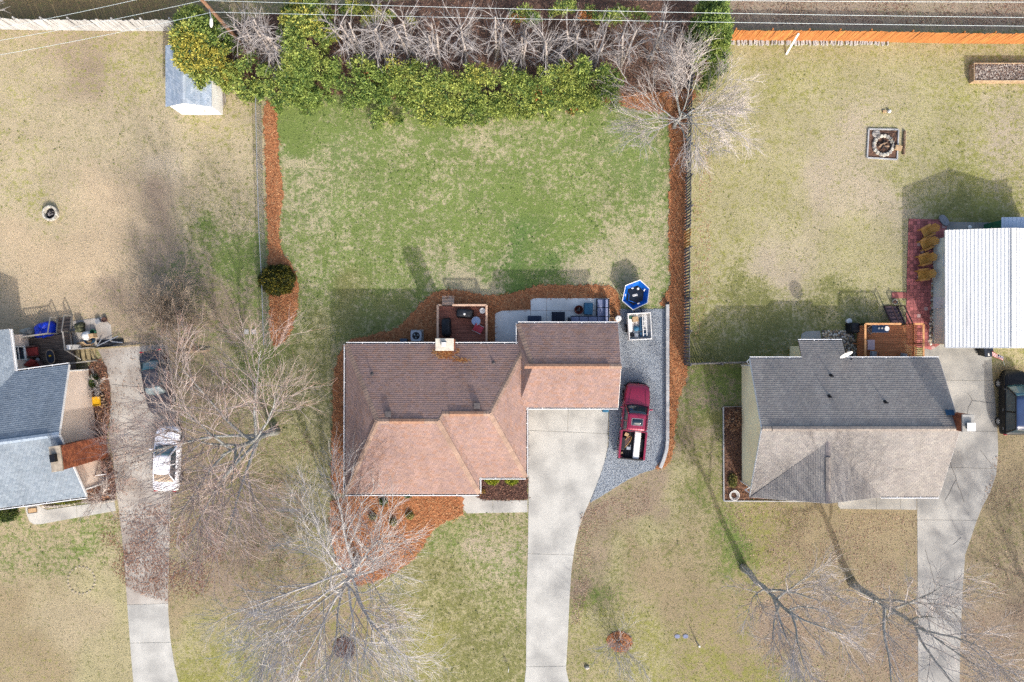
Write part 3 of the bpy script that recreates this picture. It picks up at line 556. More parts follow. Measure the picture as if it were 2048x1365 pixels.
# ---------------------------------------------------------------- roof tools
def plane_of(a, b_, c_):
    n = (Vector(b_)-Vector(a)).cross(Vector(c_)-Vector(a)).normalized()
    if n.z < 0: n = -n
    return n, n.dot(Vector(a))
def meet(*pl):
    A_ = np.array([list(p[0]) for p in pl]); return Vector(np.linalg.solve(A_, np.array([p[1] for p in pl])))
def shingle_plane(mb, polys, pal, seed, course=.145, tab=.25):
    """shingle tabs laid in courses over coplanar convex polygons, every tab lifted at its butt"""
    a, b_, c_ = polys[0][0], polys[0][1], polys[0][2]; n, d = plane_of(a, b_, c_)
    u = Vector((-n.x*n.z, -n.y*n.z, 1-n.z*n.z)).normalized()          # up the slope
    s = u.cross(n)
    T0 = min(Vector(p).dot(u) for pl in polys for p in pl)
    for pl in polys:
        q = [(Vector(p).dot(s), Vector(p).dot(u)-T0) for p in pl]
        ar = sum(q[i][0]*q[(i+1)%len(q)][1]-q[(i+1)%len(q)][0]*q[i][1] for i in range(len(q)))
        if ar < 0: q.reverse()
        t0 = min(p[1] for p in q); t1 = max(p[1] for p in q)
        for k in range(int(t0/course), int(t1/course)+1):
            st = clip(clip(q, (0,k*course), (0,1)), (0,(k+1)*course), (0,-1))
            if len(st) < 3: continue
            off = (k*.37 % 1)*tab
            for j in range(int((min(p[0] for p in st)-off)/tab)-1, int((max(p[0] for p in st)-off)/tab)+1):
                c2 = clip(clip(st, (off+j*tab+.004,0), (1,0)), (off+(j+1)*tab-.004,0), (-1,0))
                if len(c2) < 3: continue
                rr = random.Random(hash((seed,k,j))); h = .006 + rr.uniform(0,.004)
                base = pal[rr.randrange(len(pal))]; f = rr.uniform(.93,1.06); cc = (base[0]*f, base[1]*f, base[2]*f, 1)
                top = [s*x + u*(t+T0) + n*(d - 0 + h + .016*(1-(t-k*course)/course)) for x, t in c2]
                # plane offset: s,u,n orthonormal so the point is s*x+u*t+n*d
                m_ = len(top); bot = [s*x + u*(t+T0) + n*(d-.004) for x, t in c2]
                mb.add(top+bot, [tuple(range(m_))] + [(i, i+m_, (i+1)%m_+m_, (i+1)%m_) for i in range(m_) if abs(c2[i][1]-k*course) < 1e-4 and abs(c2[(i+1)%m_][1]-k*course) < 1e-4], cc)
def caps(mb, p, q, c_, wd=.16, step=.22, drop=.35, seed=0):
    """overlapping cap shingles along a ridge or hip line p-q"""
    p, q = Vector(p), Vector(q); d = q-p; Ln = d.length; d.normalize(); sd_ = d.cross(Vector((0,0,1))).normalized(); n_ = max(1,int(Ln/step)); rr = random.Random(seed)
    for i in range(n_):
        a = p + d*(Ln*i/n_); b_ = p + d*(Ln*(i+1.15)/n_); f = rr.uniform(.85,1.12); cc = (c_[0]*f, c_[1]*f, c_[2]*f, 1)
        za, zb = Vector((0,0,.05)), Vector((0,0,.032)); dn = Vector((0,0,-wd*drop))
        mb.add([a+za, b_+zb, b_+zb+sd_*wd+dn, a+za+sd_*wd+dn, b_+zb-sd_*wd+dn, a+za-sd_*wd+dn], [(0,3,2,1),(0,1,4,5)], cc)
def gutter(parent, p, q, out):
    """white eave gutter from p to q, an open trough on the outer side"""
    p, q = Vector(p), Vector(q); o_ = Vector(out).normalized(); mb = MB()
    mb.bar(p+o_*.012-Vector((0,0,.055)), q+o_*.012-Vector((0,0,.055)), .02, .13)
    mb.bar(p+o_*.062-Vector((0,0,.112)), q+o_*.062-Vector((0,0,.112)), .1, .016)
    mb.bar(p+o_*.122-Vector((0,0,.05)), q+o_*.122-Vector((0,0,.05)), .05, .14)
    g = mb.build('gutter', M('gutter_white'), parent, world=True)
    mb = MB(); Ln = (q-p).length; d = (q-p).normalized()
    for i in range(1, int(Ln/1.6)+1):
        c_ = p + d*(i*1.6-.5); MB().bar(c_, c_+o_*.13, .04, .02).build('hanger', M('gutter_white'), g, world=True)
    m2 = MB(); m2.bar(p+o_*.064-Vector((0,0,.09)), q+o_*.064-Vector((0,0,.09)), .075, .02); m2.build('trough_bottom', M('gutter_inside'), g, world=True)  # dark strip along the bottom of the trough
    return g
def vent_pipe(parent, p, h=.32, r=.045, m='vent_metal'):
    mb = MB(); mb.lathe([(.15,-.03),(.12,.03),(r+.01,.07)], 12, p); mb.lathe([(r,0),(r,h)], 12, p); return mb.build('vent_pipe', M(m), parent, world=True, smooth=False)
def ridge_vent(parent, p, q, slope, c_m, hw=.16):
    p, q = Vector(p), Vector(q); d = (q-p).normalized(); s = d.cross(Vector((0,0,1))).normalized(); mb = MB()
    z = Vector((0,0,.09)); e = Vector((0,0,.09-hw*slope)); f = Vector((0,0,-hw*slope))
    vs = [];
    for c in (p, q): vs += [c+z, c+s*hw+e, c+s*hw+f, c-s*hw+e, c-s*hw+f]
    mb.add(vs, [(0,5,6,1),(1,6,7,2),(0,3,8,5),(3,4,9,8),(0,1,2,4,3),(5,8,9,7,6)]); return mb.build('ridge_vent', c_m, parent, world=True)
def siding(mb, p, q, z0, z1, lap=.115, out=(1,0), top=None):
    """lap siding on the vertical wall p-q; top(t) limits the height along the wall"""
    p, q = Vector((p[0],p[1],0)), Vector((q[0],q[1],0)); o_ = Vector((out[0],out[1],0)); Ln = (q-p).length
    k = 0; z = z0
    while z < z1-.01:
        zt = min(z+lap, z1); t0, t1 = 0.0, 1.0
        if top:
            ts = [i/80 for i in range(81) if top(i/80) >= zt]
            if not ts: break
            t0, t1 = ts[0], ts[-1]
        a, b_ = p.lerp(q,t0), p.lerp(q,t1); lo = o_*.022; hi = o_*.004; Z0, Z1 = Vector((0,0,z)), Vector((0,0,zt))
        mb.add([a+lo+Z0, b_+lo+Z0, b_+hi+Z1, a+hi+Z1, a+Z0, b_+Z0], [(0,1,2,3),(4,5,1,0)]); z = zt
def window(parent, c, wdt, hgt, out, m_fr='white_paint'):
    """double-hung window on a wall: frame, two panes, sill; c = centre on the wall face, out = outward unit vector"""
    o_ = Vector((out[0],out[1],0)); s = Vector((-out[1],out[0],0)); c = Vector(c)+o_*.045
    f = MB()
    for a in (-1,1): f.bar(c+s*a*wdt/2-Vector((0,0,hgt/2)), c+s*a*wdt/2+Vector((0,0,hgt/2)), .07,.06)
    for a in (-1,0,1): f.bar(c-s*wdt/2+Vector((0,0,a*hgt/2)), c+s*wdt/2+Vector((0,0,a*hgt/2)), .06,.07)
    fr = f.build('window', M(m_fr), parent, world=True)
    for a in (-1,1):
        m_ = MB(); m_.bar(c-s*(wdt/2-.03)+Vector((0,0,a*hgt/4))-o_*.015, c+s*(wdt/2-.03)+Vector((0,0,a*hgt/4))-o_*.015, .012, hgt/2-.06); m_.build('pane', M('glass_dark'), fr, world=True)
    m_ = MB(); m_.bar(c-s*(wdt/2+.08)-Vector((0,0,hgt/2+.05))+o_*.03, c+s*(wdt/2+.08)-Vector((0,0,hgt/2+.05))+o_*.03, .12,.05); m_.build('sill', M(m_fr), fr, world=True)
    return fr
def brick_courses(name, parent, x0, x1, y0, y1, z0, z1, xf, limit=300, bl=.235, bh=.09):
    """single bricks on the four faces of a chimney shaft; xf maps local points to the world"""
    me = None; cnt = 0; jo = MB()
    for f_i, (a, b_, nx, ny) in enumerate((((x1,y0),(x1,y1),1,0),((x0,y1),(x1,y1),0,1),((x0,y0),(x1,y0),0,-1),((x0,y0),(x0,y1),-1,0))):
        Ln = math.hypot(b_[0]-a[0], b_[1]-a[1]); dx, dy = (b_[0]-a[0])/Ln, (b_[1]-a[1])/Ln; k = 0; z = z0
        rows = []
        while z + bh < z1:
            t = -(k%2)*bl/2
            while t < Ln-.02:
                t0, t1 = max(t,0), min(t+bl-.014, Ln)
                if t1-t0 > .05: rows.append((z, t0, t1))
                t += bl
            z += bh; k += 1
        rows.reverse()
        for z, t0, t1 in rows:
            m_ = MB(); ex = .012
            p0 = (a[0]+dx*t0, a[1]+dy*t0); p1 = (a[0]+dx*t1, a[1]+dy*t1)
            vs = [(p0[0],p0[1],z),(p1[0],p1[1],z),(p1[0],p1[1],z+bh-.014),(p0[0],p0[1],z+bh-.014)]
            vo = [(v[0]+nx*ex, v[1]+ny*ex, v[2]) for v in vs]; vi = [(v[0]-nx*.01, v[1]-ny*.01, v[2]) for v in vs]
            fs = [(0,1,2,3),(0,4,5,1),(1,5,6,2),(2,6,7,3),(3,7,4,0)]
            if cnt < limit: m_.add([xf(v) for v in vo+vi], fs).build(name, M('brick'), parent, world=True); cnt += 1
            else: jo.add([xf(v) for v in vo+vi], fs)
    if jo.v: jo.build('bricks', M('brick'), parent, world=True)['kind'] = 'stuff'

# ---------------------------------------------------------------- the red-roofed house in the middle
RED = [C(174,145,133), C(171,142,132), C(179,148,135), C(167,141,134), C(178,148,138), C(175,140,124)]
CAPC = C(178,150,132)
ze = 2.75
house = thing('house', 'brick house with red-brown hipped shingle roof in the middle', 'house', (P(900,830).x, P(900,830).y, 0))
NW, SW, SE1, J1, SE2, NE = P(692,689,ze), P(691,988,ze), P(958,988,ze), P(958,955,ze), P(1052,955,ze), P(1052,689,ze)
R1a, R1b = P(755,843,5.05), P(876,843,5.05)
plN = plane_of(NW, NE, R1a); R1b = Vector((R1b.x, R1a.y, R1a.z))
R2z = 4.83; R2b = P(980,828,R2z); k_ = (plN[1]-plN[0].x*R2b.x-plN[0].y*R2b.y)/plN[0].z; R2b.z = k_
plE1 = plane_of(SE1, J1, R1b); plS2 = plane_of(J1, SE2, R2b); R2a = meet(plN, plE1, plS2)
roof = None
rb = MB()
for pl in ((NW,SW,R1a),(SW,SE1,R1b,R1a),(SE1,J1,R2a,R1b),(J1,SE2,R2b,R2a),(SE2,NE,R2b),(NW,R1a,R1b,R2a,R2b,NE)): rb.slab(pl, .06)
# garage wing, hipped on the left, gable end on the right
gz_ = 4.07
gNW, gNE, gSE, gSW = P(1036,648,ze), P(1236,648,ze), P(1234,815,ze), P(1036,815,ze); gSE.x = gNE.x
gyr = (gNW.y+gSW.y)/2; gRa = Vector((P(1066,731,gz_).x, gyr, gz_)); gRb = Vector((gNE.x, gyr, gz_))
for pl in ((gNW,gRa,gRb,gNE),(gSW,gSE,gRb,gRa),(gNW,gSW,gRa)): rb.slab(pl, .06)
roof = rb.build('roof', M('soil_brown'), house, world=True)
sh = MB()
shingle_plane(sh, [(NW,SW,R1a)], RED, 1); shingle_plane(sh, [(SW,SE1,R1b,R1a)], RED, 2); shingle_plane(sh, [(SE1,J1,R2a,R1b)], RED, 3)
shingle_plane(sh, [(J1,SE2,R2b,R2a)], RED, 4); shingle_plane(sh, [(SE2,NE,R2b)], RED, 5)
shingle_plane(sh, [(NW,R1a,R1b),(NW,R1b,R2a),(NW,R2a,R2b),(NW,R2b,NE)], RED, 6)
shingle_plane(sh, [(gNW,gRa,gRb,gNE)], RED, 7); shingle_plane(sh, [(gSW,gSE,gRb,gRa)], RED, 8); shingle_plane(sh, [(gNW,gSW,gRa)], RED, 9)
sh.build('shingles', M('shingle'), roof, world=True)['kind'] = 'stuff'
cp = MB()
for i, (a, b_) in enumerate(((NW,R1a),(SW,R1a),(SE1,R1b),(SE2,R2b),(NE,R2b),(R1a,R1b),(R1b,R2a),(R2a,R2b),(gNW,gRa),(gRa,gRb))): caps(cp, a, b_, CAPC, drop=.46 if i > 4 and i not in (8,) else .3, seed=i)
cp.build('ridge_caps', M('shingle'), roof, world=True)['kind'] = 'stuff'
cvent = mat('vent_cap_tan', C(190,150,124), C(160,120,98), rough=.9, scale=6)
ridge_vent(roof, Vector((P(779,843,5.1).x, R1a.y, 5.07)), Vector((P(848,843,5.1).x, R1a.y, 5.07)), .45, cvent)
ridge_vent(roof, Vector((P(899,828,4.9).x, R2a.y, R2a.z+.03)), Vector((P(966,828,4.9).x, R2b.y, R2b.z+.03)), .45, cvent)
ridge_vent(roof, Vector((P(1049,731,gz_).x, gyr, gz_+.03)), Vector((P(1218,731,gz_).x, gyr, gz_+.03)), .47, cvent)
def zN(x, y): return (plN[1]-plN[0].x*x-plN[0].y*y)/plN[0].z
for (a, b_) in ((745,749),(987,727)):
    p = P(a,b_,3.5); p.z = zN(p.x,p.y); vent_pipe(roof, p, .3)
for (a, b_) in ((778,828),(954,812)):
    p = P(a,b_,4.7); p.z = zN(p.x,p.y); mb = MB(); mb.obox(p.x,p.y,p.z-.12,.34,.32,.3); mb.obox(p.x,p.y,p.z+.18,.4,.38,.04); mb.build('roof_vent', M('vent_metal'), roof, world=True, bevel=.01)
# eaves trim, gutters
e_ = Vector((0,0,-.02))
for p, q, o_ in ((NW,NE+Vector((-.5,0,0)),(0,1,0)),(SW,NW,(-1,0,0)),(SW,SE1,(0,-1,0)),(SE1,J1,(1,0,0)),(J1,SE2,(0,-1,0)),(Vector((SE2.x,gSW.y,ze)),SE2,(1,0,0)),(gNW,gNE,(0,1,0)),(Vector((gNW.x,NW.y,ze)),gNW,(-1,0,0)),(Vector((SE2.x,gSW.y,ze)),gSE,(0,-1,0))):
    gutter(house, p+e_, q+e_, o_)
for a_, b_ in ((gNE,gRb),(gRb,gSE)): MB().bar(a_-Vector((0,0,.1)), b_-Vector((0,0,.1)), .04,.2).build('rake_board', M('white_paint'), house, world=True)
# walls
oh = .4
def wallbox(x0,x1,y0,y1,z1=2.7): return MB().box(x0,x1,y0,y1,0,z1)
wl = MB(); wl.box(NW.x+oh, J1.x-oh, SW.y+oh, NW.y-oh, 0, ze-.02); wl.box(J1.x-oh-.5, SE2.x-oh, SE2.y+oh, NW.y-oh, 0, ze-.024); wl.box(gNW.x+oh, gNE.x-oh*.5, gSW.y+oh, gNW.y-oh, 0, ze-.028)
wall = wl.build('wall', M('brick_wall'), house, world=True)
mb = MB(); xg = gNE.x-oh*.5+.004; mb.add([(xg,gSE.y+oh,ze-.1),(xg,gNE.y-oh,ze-.1),(xg,gyr,gz_-.14)], [(0,1,2)]); mb.build('gable_wall', M('cream_siding'), house, world=True)
for (a, b_, wd_) in ((725,0,1.5),(800,0,1.5)): window(house, (P(a,0).x*.97, SW.y+oh, 1.5), 1.2, 1.4, (0,-1))
window(house, (-9.0, NW.y-oh, 1.6), 1.0, 1.2, (0,1)); window(house, (NW.x+oh, -5, 1.5), .9, 1.2, (-1,0)); window(house, (gNE.x-oh*.5, gyr, 1.5), .9, 1.1, (1,0))
dr = MB().box(-3.4,-2.5, NW.y-oh, NW.y-oh+.05, .5, 2.5).build('door', M('white_paint'), house, world=True); MB().lathe([(.03,0),(.035,.03),(.02,.06)],8,(-2.6,NW.y-oh+.05,1.5)).build('handle', M('chrome'), dr, world=True)
mb = MB(); gd = MB()
gdr = gd.box(SE2.x+.2, gSE.x-.5, gSW.y+oh-.05, gSW.y+oh-.01, .05, 2.25).build('garage_door', M('white_paint'), house, world=True)
for i in range(4): MB().box(SE2.x+.24, gSE.x-.54, gSW.y+oh-.075, gSW.y+oh-.052, .1+i*.54, .6+i*.54).build('panel', M('white_paint'), gdr, world=True, bevel=.01)
fd = MB().box(J1.x-.2, J1.x+.75, J1.y+oh-.04, J1.y+oh-.006, .1, 2.15).build('front_door', M('flag_red'), house, world=True); MB().lathe([(.03,0),(.035,.03),(.02,.06)],8,(J1.x+.65,J1.y+oh-.1,1.1)).build('handle', M('chrome'), fd, world=True)
# chimney
ct = P(889,689.5,4.76); cx0, cx1 = ct.x-.55, ct.x+.55; cy0, cy1 = ct.y-.36, ct.y+.36
ch = MB().box(cx0+.02,cx1-.02,cy0+.02,cy1-.02,0,4.6).build('chimney', M('mortar'), house, world=True)
brick_courses('brick', ch, cx0+.02,cx1-.02,cy0+.02,cy1-.02, 2.9, 4.6, lambda v: v, 300)
MB().box(cx0-.04,cx1+.04,cy0-.04,cy1+.04,4.6,4.76).build('crown', mat('crown_cream', C(232,224,206,.66), C(206,198,182,.66), scale=4, rough=.9), ch, world=True, bevel=.02)
MB().obox(ct.x-.03,ct.y+.02,4.76,.3,.3,.16).build('flue', M('soot'), ch, world=True); MB().obox(ct.x-.02,ct.y-.0,4.93,.3,.28,.05).build('flue_cap', M('plastic_white'), ch, world=True)
# pine straw caught on the roof behind the chimney
def roof_straw(label, a, b_, n, seed):
    r = np.random.default_rng(seed); p0, p1 = P(*a, 3.2), P(*b_, 3.2); q = []
    x = np.clip(r.normal((p0.x+p1.x)/2, abs(p1.x-p0.x)/3.4, n), p0.x-.15, p1.x+.15); y = np.clip(r.normal((p0.y+p1.y)/2, abs(p1.y-p0.y)/2.6, n), min(p0.y,p1.y)-.1, max(p0.y,p1.y)); th = r.normal(0,.7,n); l = r.uniform(.1,.28,n)
    z = (plN[1]-plN[0].x*x-plN[0].y*y)/plN[0].z + .03 + r.random(n)*.05; V = np.empty((n,4,3))
    for k, (u_, v_) in enumerate(((-1,-1),(1,-1),(1,1),(-1,1))):
        X_ = x + np.cos(th)*l/2*u_ - np.sin(th)*.014*v_; Y_ = y + np.sin(th)*l/2*u_ + np.cos(th)*.014*v_
        V[:,k] = np.stack([X_, Y_, z + (Y_-y)*(-plN[0].y/plN[0].z)], -1)
    pal = np.array([[lin(v)*.62 for v in k] for k in ((226,160,96),(200,130,70),(236,190,130),(176,110,60))]); cc = pal[r.integers(0,4,n)]
    o = link('roof_debris', fastmesh('roof_debris', V.reshape(-1,3), 4, cc), M('needle')); tag(o, label, 'pine straw', kind='stuff')
roof_straw('orange pine straw caught on the roof beside the chimney', (870,698), (912,714), 300, 1)
roof_straw('thin streak of pine straw on the dark roof slope right of the chimney', (906,717), (938,723), 60, 2)
# ---------------------------------------------------------------- the purple-grey roofed house on the right
GRY = [C(168,161,154), C(172,165,157), C(163,156,150), C(176,169,160), C(170,162,155), C(165,159,153)]
h2 = thing('house', 'cream sided house with purple-grey gabled roof on the right', 'house', (P(1700,860).x, P(1700,860).y, 0))
z2 = 2.6; yN, yS = P(0,718,z2).y, P(0,993,z2).y; xL, xR = P(1500,718,z2).x, P(1878,718,z2).x
yr = P(0,858,4.85).y; zr = 4.85
aNL, aNR, aSL, aSR, aRL, aRR = Vector((xL,yN,z2)), Vector((xR,yN,z2)), Vector((xL,yS,z2)), Vector((xR,yS,z2)), Vector((xL,yr,zr)), Vector((xR,yr,zr))
sl = (zr-z2)/(yN-yr)
bx0, bx1 = P(1599,700,2.2).x, P(1687,700,2.2).x; byN = P(0,683,2.15).y; bz = z2-(byN-yN)*sl
bL, bR, bL0, bR0 = Vector((bx0,byN,bz)), Vector((bx1,byN,bz)), Vector((bx0,yN,z2)), Vector((bx1,yN,z2))
# front cross gable
gx0, gx1 = xL, P(1762,993,z2).x; gxm = (gx0+gx1)/2; gzr = 4.45; gyf = yS-.05
slS = (zr-z2)/(yr-yS); gyb = yS+(gzr-z2)/slS
cL, cR, cF, cB = Vector((gx0,gyf,z2+.03)), Vector((gx1,gyf,z2+.03)), Vector((gxm,gyf,gzr)), Vector((gxm,gyb,gzr))
rb = MB()
for pl in ((aNL,aNR,aRR,aRL),(aSL,aSR,aRR,aRL),(bL0,bR0,bR,bL),(cL,cF,cB),(cR,cF,cB)): rb.slab(pl, .06)
roof2 = rb.build('roof', M('soil_brown'), h2, world=True); sh = MB()
shingle_plane(sh, [(aNL,aNR,aRR,aRL),(bL0,bR0,bR,bL)], GRY, 21); shingle_plane(sh, [(aSL,aSR,aRR,aRL)], GRY, 22); shingle_plane(sh, [(cL,cF,cB)], GRY, 23); shingle_plane(sh, [(cR,cF,cB)], GRY, 24)
sh.build('shingles', M('shingle'), roof2, world=True)['kind'] = 'stuff'
cp = MB(); caps(cp, aRL, aRR, C(176,164,152), drop=.46, seed=3); caps(cp, cF, cB, C(160,150,146), drop=.4, seed=4); cp.build('ridge_caps', M('shingle'), roof2, world=True)['kind'] = 'stuff'
cv2 = mat('vent_cap_grey', C(176,164,152), C(146,136,128), rough=.9, scale=6)
ridge_vent(roof2, Vector((P(1545,858,4.9).x,yr,zr+.03)), Vector((P(1890,858,4.9).x,yr,zr+.03)), .46, cv2)
ridge_vent(roof2, Vector((gxm,P(0,915,4.5).y,gzr+.03)), Vector((gxm,P(0,982,4.5).y,gzr+.03)), .45, cv2)
for (a, b_) in ((1668,753),(1655,793),(1763,804)):
    p = P(a,b_,3.6); p.z = z2+(yN-p.y)*sl; vent_pipe(roof2, p, .36, .05, 'dark_metal')
for p, q, o_ in ((aNL,Vector((bx0,yN,z2)),(0,1,0)),(Vector((bx1,yN,z2)),aNR,(0,1,0)),(bL,bR,(0,1,0)),(Vector((gx1,yS,z2)),aSR,(0,-1,0))): gutter(h2, p+e_, q+e_, o_)
mb = MB()
for a, b_ in ((aNL,aRL),(aRL,aSL),(aNR,aRR),(aRR,aSR)): MB().bar(a-Vector((0,0,.1)), b_-Vector((0,0,.1)), .035,.18).build('rake_board', M('gutter_white'), h2, world=True)
for a, b_ in ((cL,cF),(cF,cR)): MB().bar(a-Vector((0,0,.12)), b_-Vector((0,0,.12)), .04,.16).build('rake_board', M('gutter_white'), h2, world=True)
wx0, wx1, wy0, wy1 = xL+.3, xR-.3, yS+.4, yN-.4
mb = MB(); mb.box(wx0,wx1,wy0,wy1,0,z2); mb.add([(wx0,wy0,z2),(wx0,wy1,z2),(wx0,yr,zr-.2),(wx1,wy0,z2),(wx1,wy1,z2),(wx1,yr,zr-.2)], [(0,2,1),(3,4,5)]); mb.box(bx0+.22,bx1-.22,wy1-.1,byN-.35,0,bz-.02)
mb.build('wall', M('cream_siding'), h2, world=True)
mb = MB(); siding(mb, (wx0,wy0), (wx0,wy1), .15, zr-.25, out=(-1,0), top=lambda t: z2+(1-abs(t*2-1))*(zr-.2-z2)); siding(mb, (wx1,wy0), (wx1,wy1), .15, zr-.25, out=(1,0), top=lambda t: z2+(1-abs(t*2-1))*(zr-.2-z2))
siding(mb, (bx0+.22,wy1), (bx0+.22,byN-.35), .15, bz-.05, out=(-1,0)); siding(mb, (gx0+.3,wy0), (gx1-.3,wy0), .15, gzr-.3, out=(0,-1), top=lambda t: z2+(1-abs(t*2-1))*(gzr-.2-z2))
mb.build('siding', M('cream_siding'), h2, world=True)['kind'] = 'stuff'
for x in (gx0+2.2, gx0+5.6): window(h2, (x, wy0, 1.5), 1.2, 1.4, (0,-1))
window(h2, (wx1-1.8, wy0, 1.5), 1.2, 1.4, (0,-1)); window(h2, (wx0+2, wy1, 1.6), 1.0, 1.1, (0,1))
fd = MB().box(wx1-4.6,wx1-3.7,wy0-.04,wy0-.004,.1,2.15).build('front_door', M('white_paint'), h2, world=True); MB().lathe([(.03,0),(.035,.03),(.02,.06)],8,(wx1-3.8,wy0-.1,1.1)).build('handle', M('chrome'), fd, world=True)
bd = MB().box(bx1+1.5,bx1+2.4,wy1+.004,wy1+.04,.55,2.55).build('back_door', M('white_paint'), h2, world=True); MB().lathe([(.03,0),(.035,.03),(.02,.06)],8,(bx1+2.3,wy1+.05,1.5)).build('handle', M('chrome'), bd, world=True)
mb = MB(); p = P(1497,985,2.5); mb.tube([p, p+Vector((-.12,.1,-.3)), Vector((wx0-.08,wy0+.1,2.0)), Vector((wx0-.08,wy0+.1,.1))], .04, 6); mb.build('downspout', M('gutter_white'), h2, world=True)
mb = MB(); p = P(1486,716,2.5); mb.tube([Vector((xL-.02,yN-.05,2.5)), Vector((xL-.1,yN-.2,2.3)), Vector((wx0-.06,wy1-.1,1.9)), Vector((wx0-.06,wy1-.1,.1))], .04, 6); mb.build('downspout', M('gutter_white'), h2, world=True)
# brick chimney on the right gable
kx0, kx1 = wx1+.02, wx1+.72; ky0, ky1 = yr-.1, yr+.95
ch = MB().box(kx0,kx1,ky0,ky1,0,5.4).build('chimney', M('mortar'), h2, world=True); brick_courses('brick', ch, kx0,kx1,ky0,ky1,3.6,5.4, lambda v: v, 300)
MB().box(kx0-.04,kx1+.04,ky0-.04,ky1+.04,5.4,5.5).build('crown', M('concrete_old'), ch, world=True, bevel=.02)
MB().obox((kx0+kx1)/2,(ky0+ky1)/2-.15,5.5,.34,.34,.18).build('flue', M('soot'), ch, world=True); MB().obox((kx0+kx1)/2+.02,(ky0+ky1)/2-.2,5.7,.52,.52,.05).build('flue_cap', M('plastic_white'), ch, world=True)
mb = MB(); p = P(1900,823,4.7); mb.add([(kx0-.5,ky1-.1,4.62),(kx0,ky1-.1,4.72),(kx0,ky1+.25,4.56),(kx0-.5,ky1+.25,4.46)], [(0,1,2,3)]); mb.build('flashing', M('tool_blue'), ch, world=True)
# satellite dish on the bump roof
dp = P(1687,714,2.75); dish = thing('satellite_dish', 'white satellite dish on the roof edge beside the orange deck', 'satellite dish', (dp.x,dp.y,z2+(yN-dp.y)*sl))
MB().tube([(0,0,0),(0,.02,.35),(-.05,.12,.62)], .03, 8).build('mast', M('pale_metal'), dish)
mb = MB(); ax = Vector((.3,-.85,.5)).normalized(); a_ = ax.cross(Vector((0,0,1))).normalized(); b2 = ax.cross(a_); c0 = Vector((-.1,.2,.75)); vs = []
for i in range(5):
    for k in range(20): rr_ = .4*i/4; vs.append(c0 + (a_*math.cos(k*.314)*1.1+b2*math.sin(k*.314))*rr_ + ax*(rr_*rr_*.45))
fs = [(i*20+k,i*20+(k+1)%20,(i+1)*20+(k+1)%20,(i+1)*20+k) for i in range(4) for k in range(20)]; mb.add(vs, fs)
mb.build('reflector', M('plastic_white'), dish, smooth=True); MB().tube([c0-b2*.44, c0+ax*.5-b2*.2], .018, 6).build('arm', M('pale_metal'), dish); MB().obox(*(c0+ax*.52-b2*.2), .09,.09,.1).build('receiver', M('dark_metal'), dish)

# ---------------------------------------------------------------- white-roofed outbuilding at the right edge
ob = thing('outbuilding', 'grey sided outbuilding with white ribbed metal roof at the right edge', 'building', (P(1960,580).x, P(1960,580).y, 0))
oe, orz = 2.5, 3.45; ox0 = P(1891,580,oe).x; oyN, oyS = P(0,461,oe).y, P(0,696,oe).y; oxr = P(2027,580,orz).x; ox1 = 2*oxr-ox0
rot_o = R(0)
def rib_roof(mb, x0, x1, y0, y1, z0, z1, nrib):
    n_ = nrib; pr = []
    for i in range(n_+1):
        for dx, dz in ((0,0),(.66,0),(.74,.035),(.9,.035)):
            t = (i+dx)/(n_+1); pr.append((x0+(x1-x0)*t, z0+(z1-z0)*t+dz))
    pr.append((x1,z1)); vs = [(x,y0,z) for x,z in pr]+[(x,y1,z) for x,z in pr]; k = len(pr)
    mb.add(vs, [(i,i+1,k+i+1,k+i) for i in range(k-1)])
mb = MB(); rib_roof(mb, ox0, oxr, oyS, oyN, oe, orz, 17); rib_roof(mb, ox1, oxr, oyS, oyN, oe, orz, 17); mb.bar((oxr,oyS,orz+.03),(oxr,oyN,orz+.03),.3,.02)
ro = mb.build('roof', M('metal_roof'), ob, world=True); b_ = ro.modifiers.new('thick','SOLIDIFY'); b_.thickness = .02
MB().bar((ox0,oyS,oe-.05),(ox0,oyN,oe-.05),.03,.12).build('trim', M('white_paint'), ob, world=True)
for y in (oyS,oyN): MB().bar((ox0+.02,y,oe-.04),(oxr,y,orz-.04),.03,.12).build('trim', M('white_paint'), ob, world=True); MB().bar((oxr,y,orz-.04),(ox1,y,oe-.04),.03,.12).build('trim', M('white_paint'), ob, world=True)
sx0 = P(1866,475).x; 
mb = MB(); mb.box(sx0,ox1-.3,oyS+.25,oyN-.3,0,oe-.02); mb.add([(sx0,oyN-.29,oe-.02),(ox1-.3,oyN-.29,oe-.02),(oxr,oyN-.29,orz-.06),(sx0,oyS+.24,oe-.02),(ox1-.3,oyS+.24,oe-.02),(oxr,oyS+.24,orz-.06)],[(0,2,1),(3,4,5)])
mb.build('wall', M('grey_siding'), ob, world=True)
mb = MB(); siding(mb, (sx0,oyS+.25), (sx0,oyN-.3), .08, oe-.05, .16, (-1,0)); siding(mb, (sx0,oyN-.3), (ox1-.3,oyN-.3), .08, orz-.1, .16, (0,1), top=lambda t: oe+(1-abs(t*2-1))*(orz-oe)); mb.build('siding', M('grey_siding'), ob, world=True)['kind'] = 'stuff'
window(ob, (sx0, P(0,519,1.6).y, 1.75), .75, .8, (-1,0))
dr = MB().box(sx0-.05,sx0-.026, P(0,617,1).y, P(0,594,1).y, .08, 2.1).build('door', M('white_paint'), ob, world=True, bevel=.01); MB().lathe([(.03,0),(.035,.03),(.02,.06)],8,(sx0-.1,P(0,612,1).y,1.1)).build('handle', M('chrome'), dr, world=True)
for py in (549,604,631):
    y = P(0,py,1.8).y; mb = MB(); mb.lathe([(.05,0),(.09,.1),(.07,.22),(.02,.28)],10,(sx0-.12,y,1.62)); mb.obox(sx0-.05,y,1.7,.1,.05,.08); mb.build('wall_lamp', M('black_plastic'), ob, world=True)
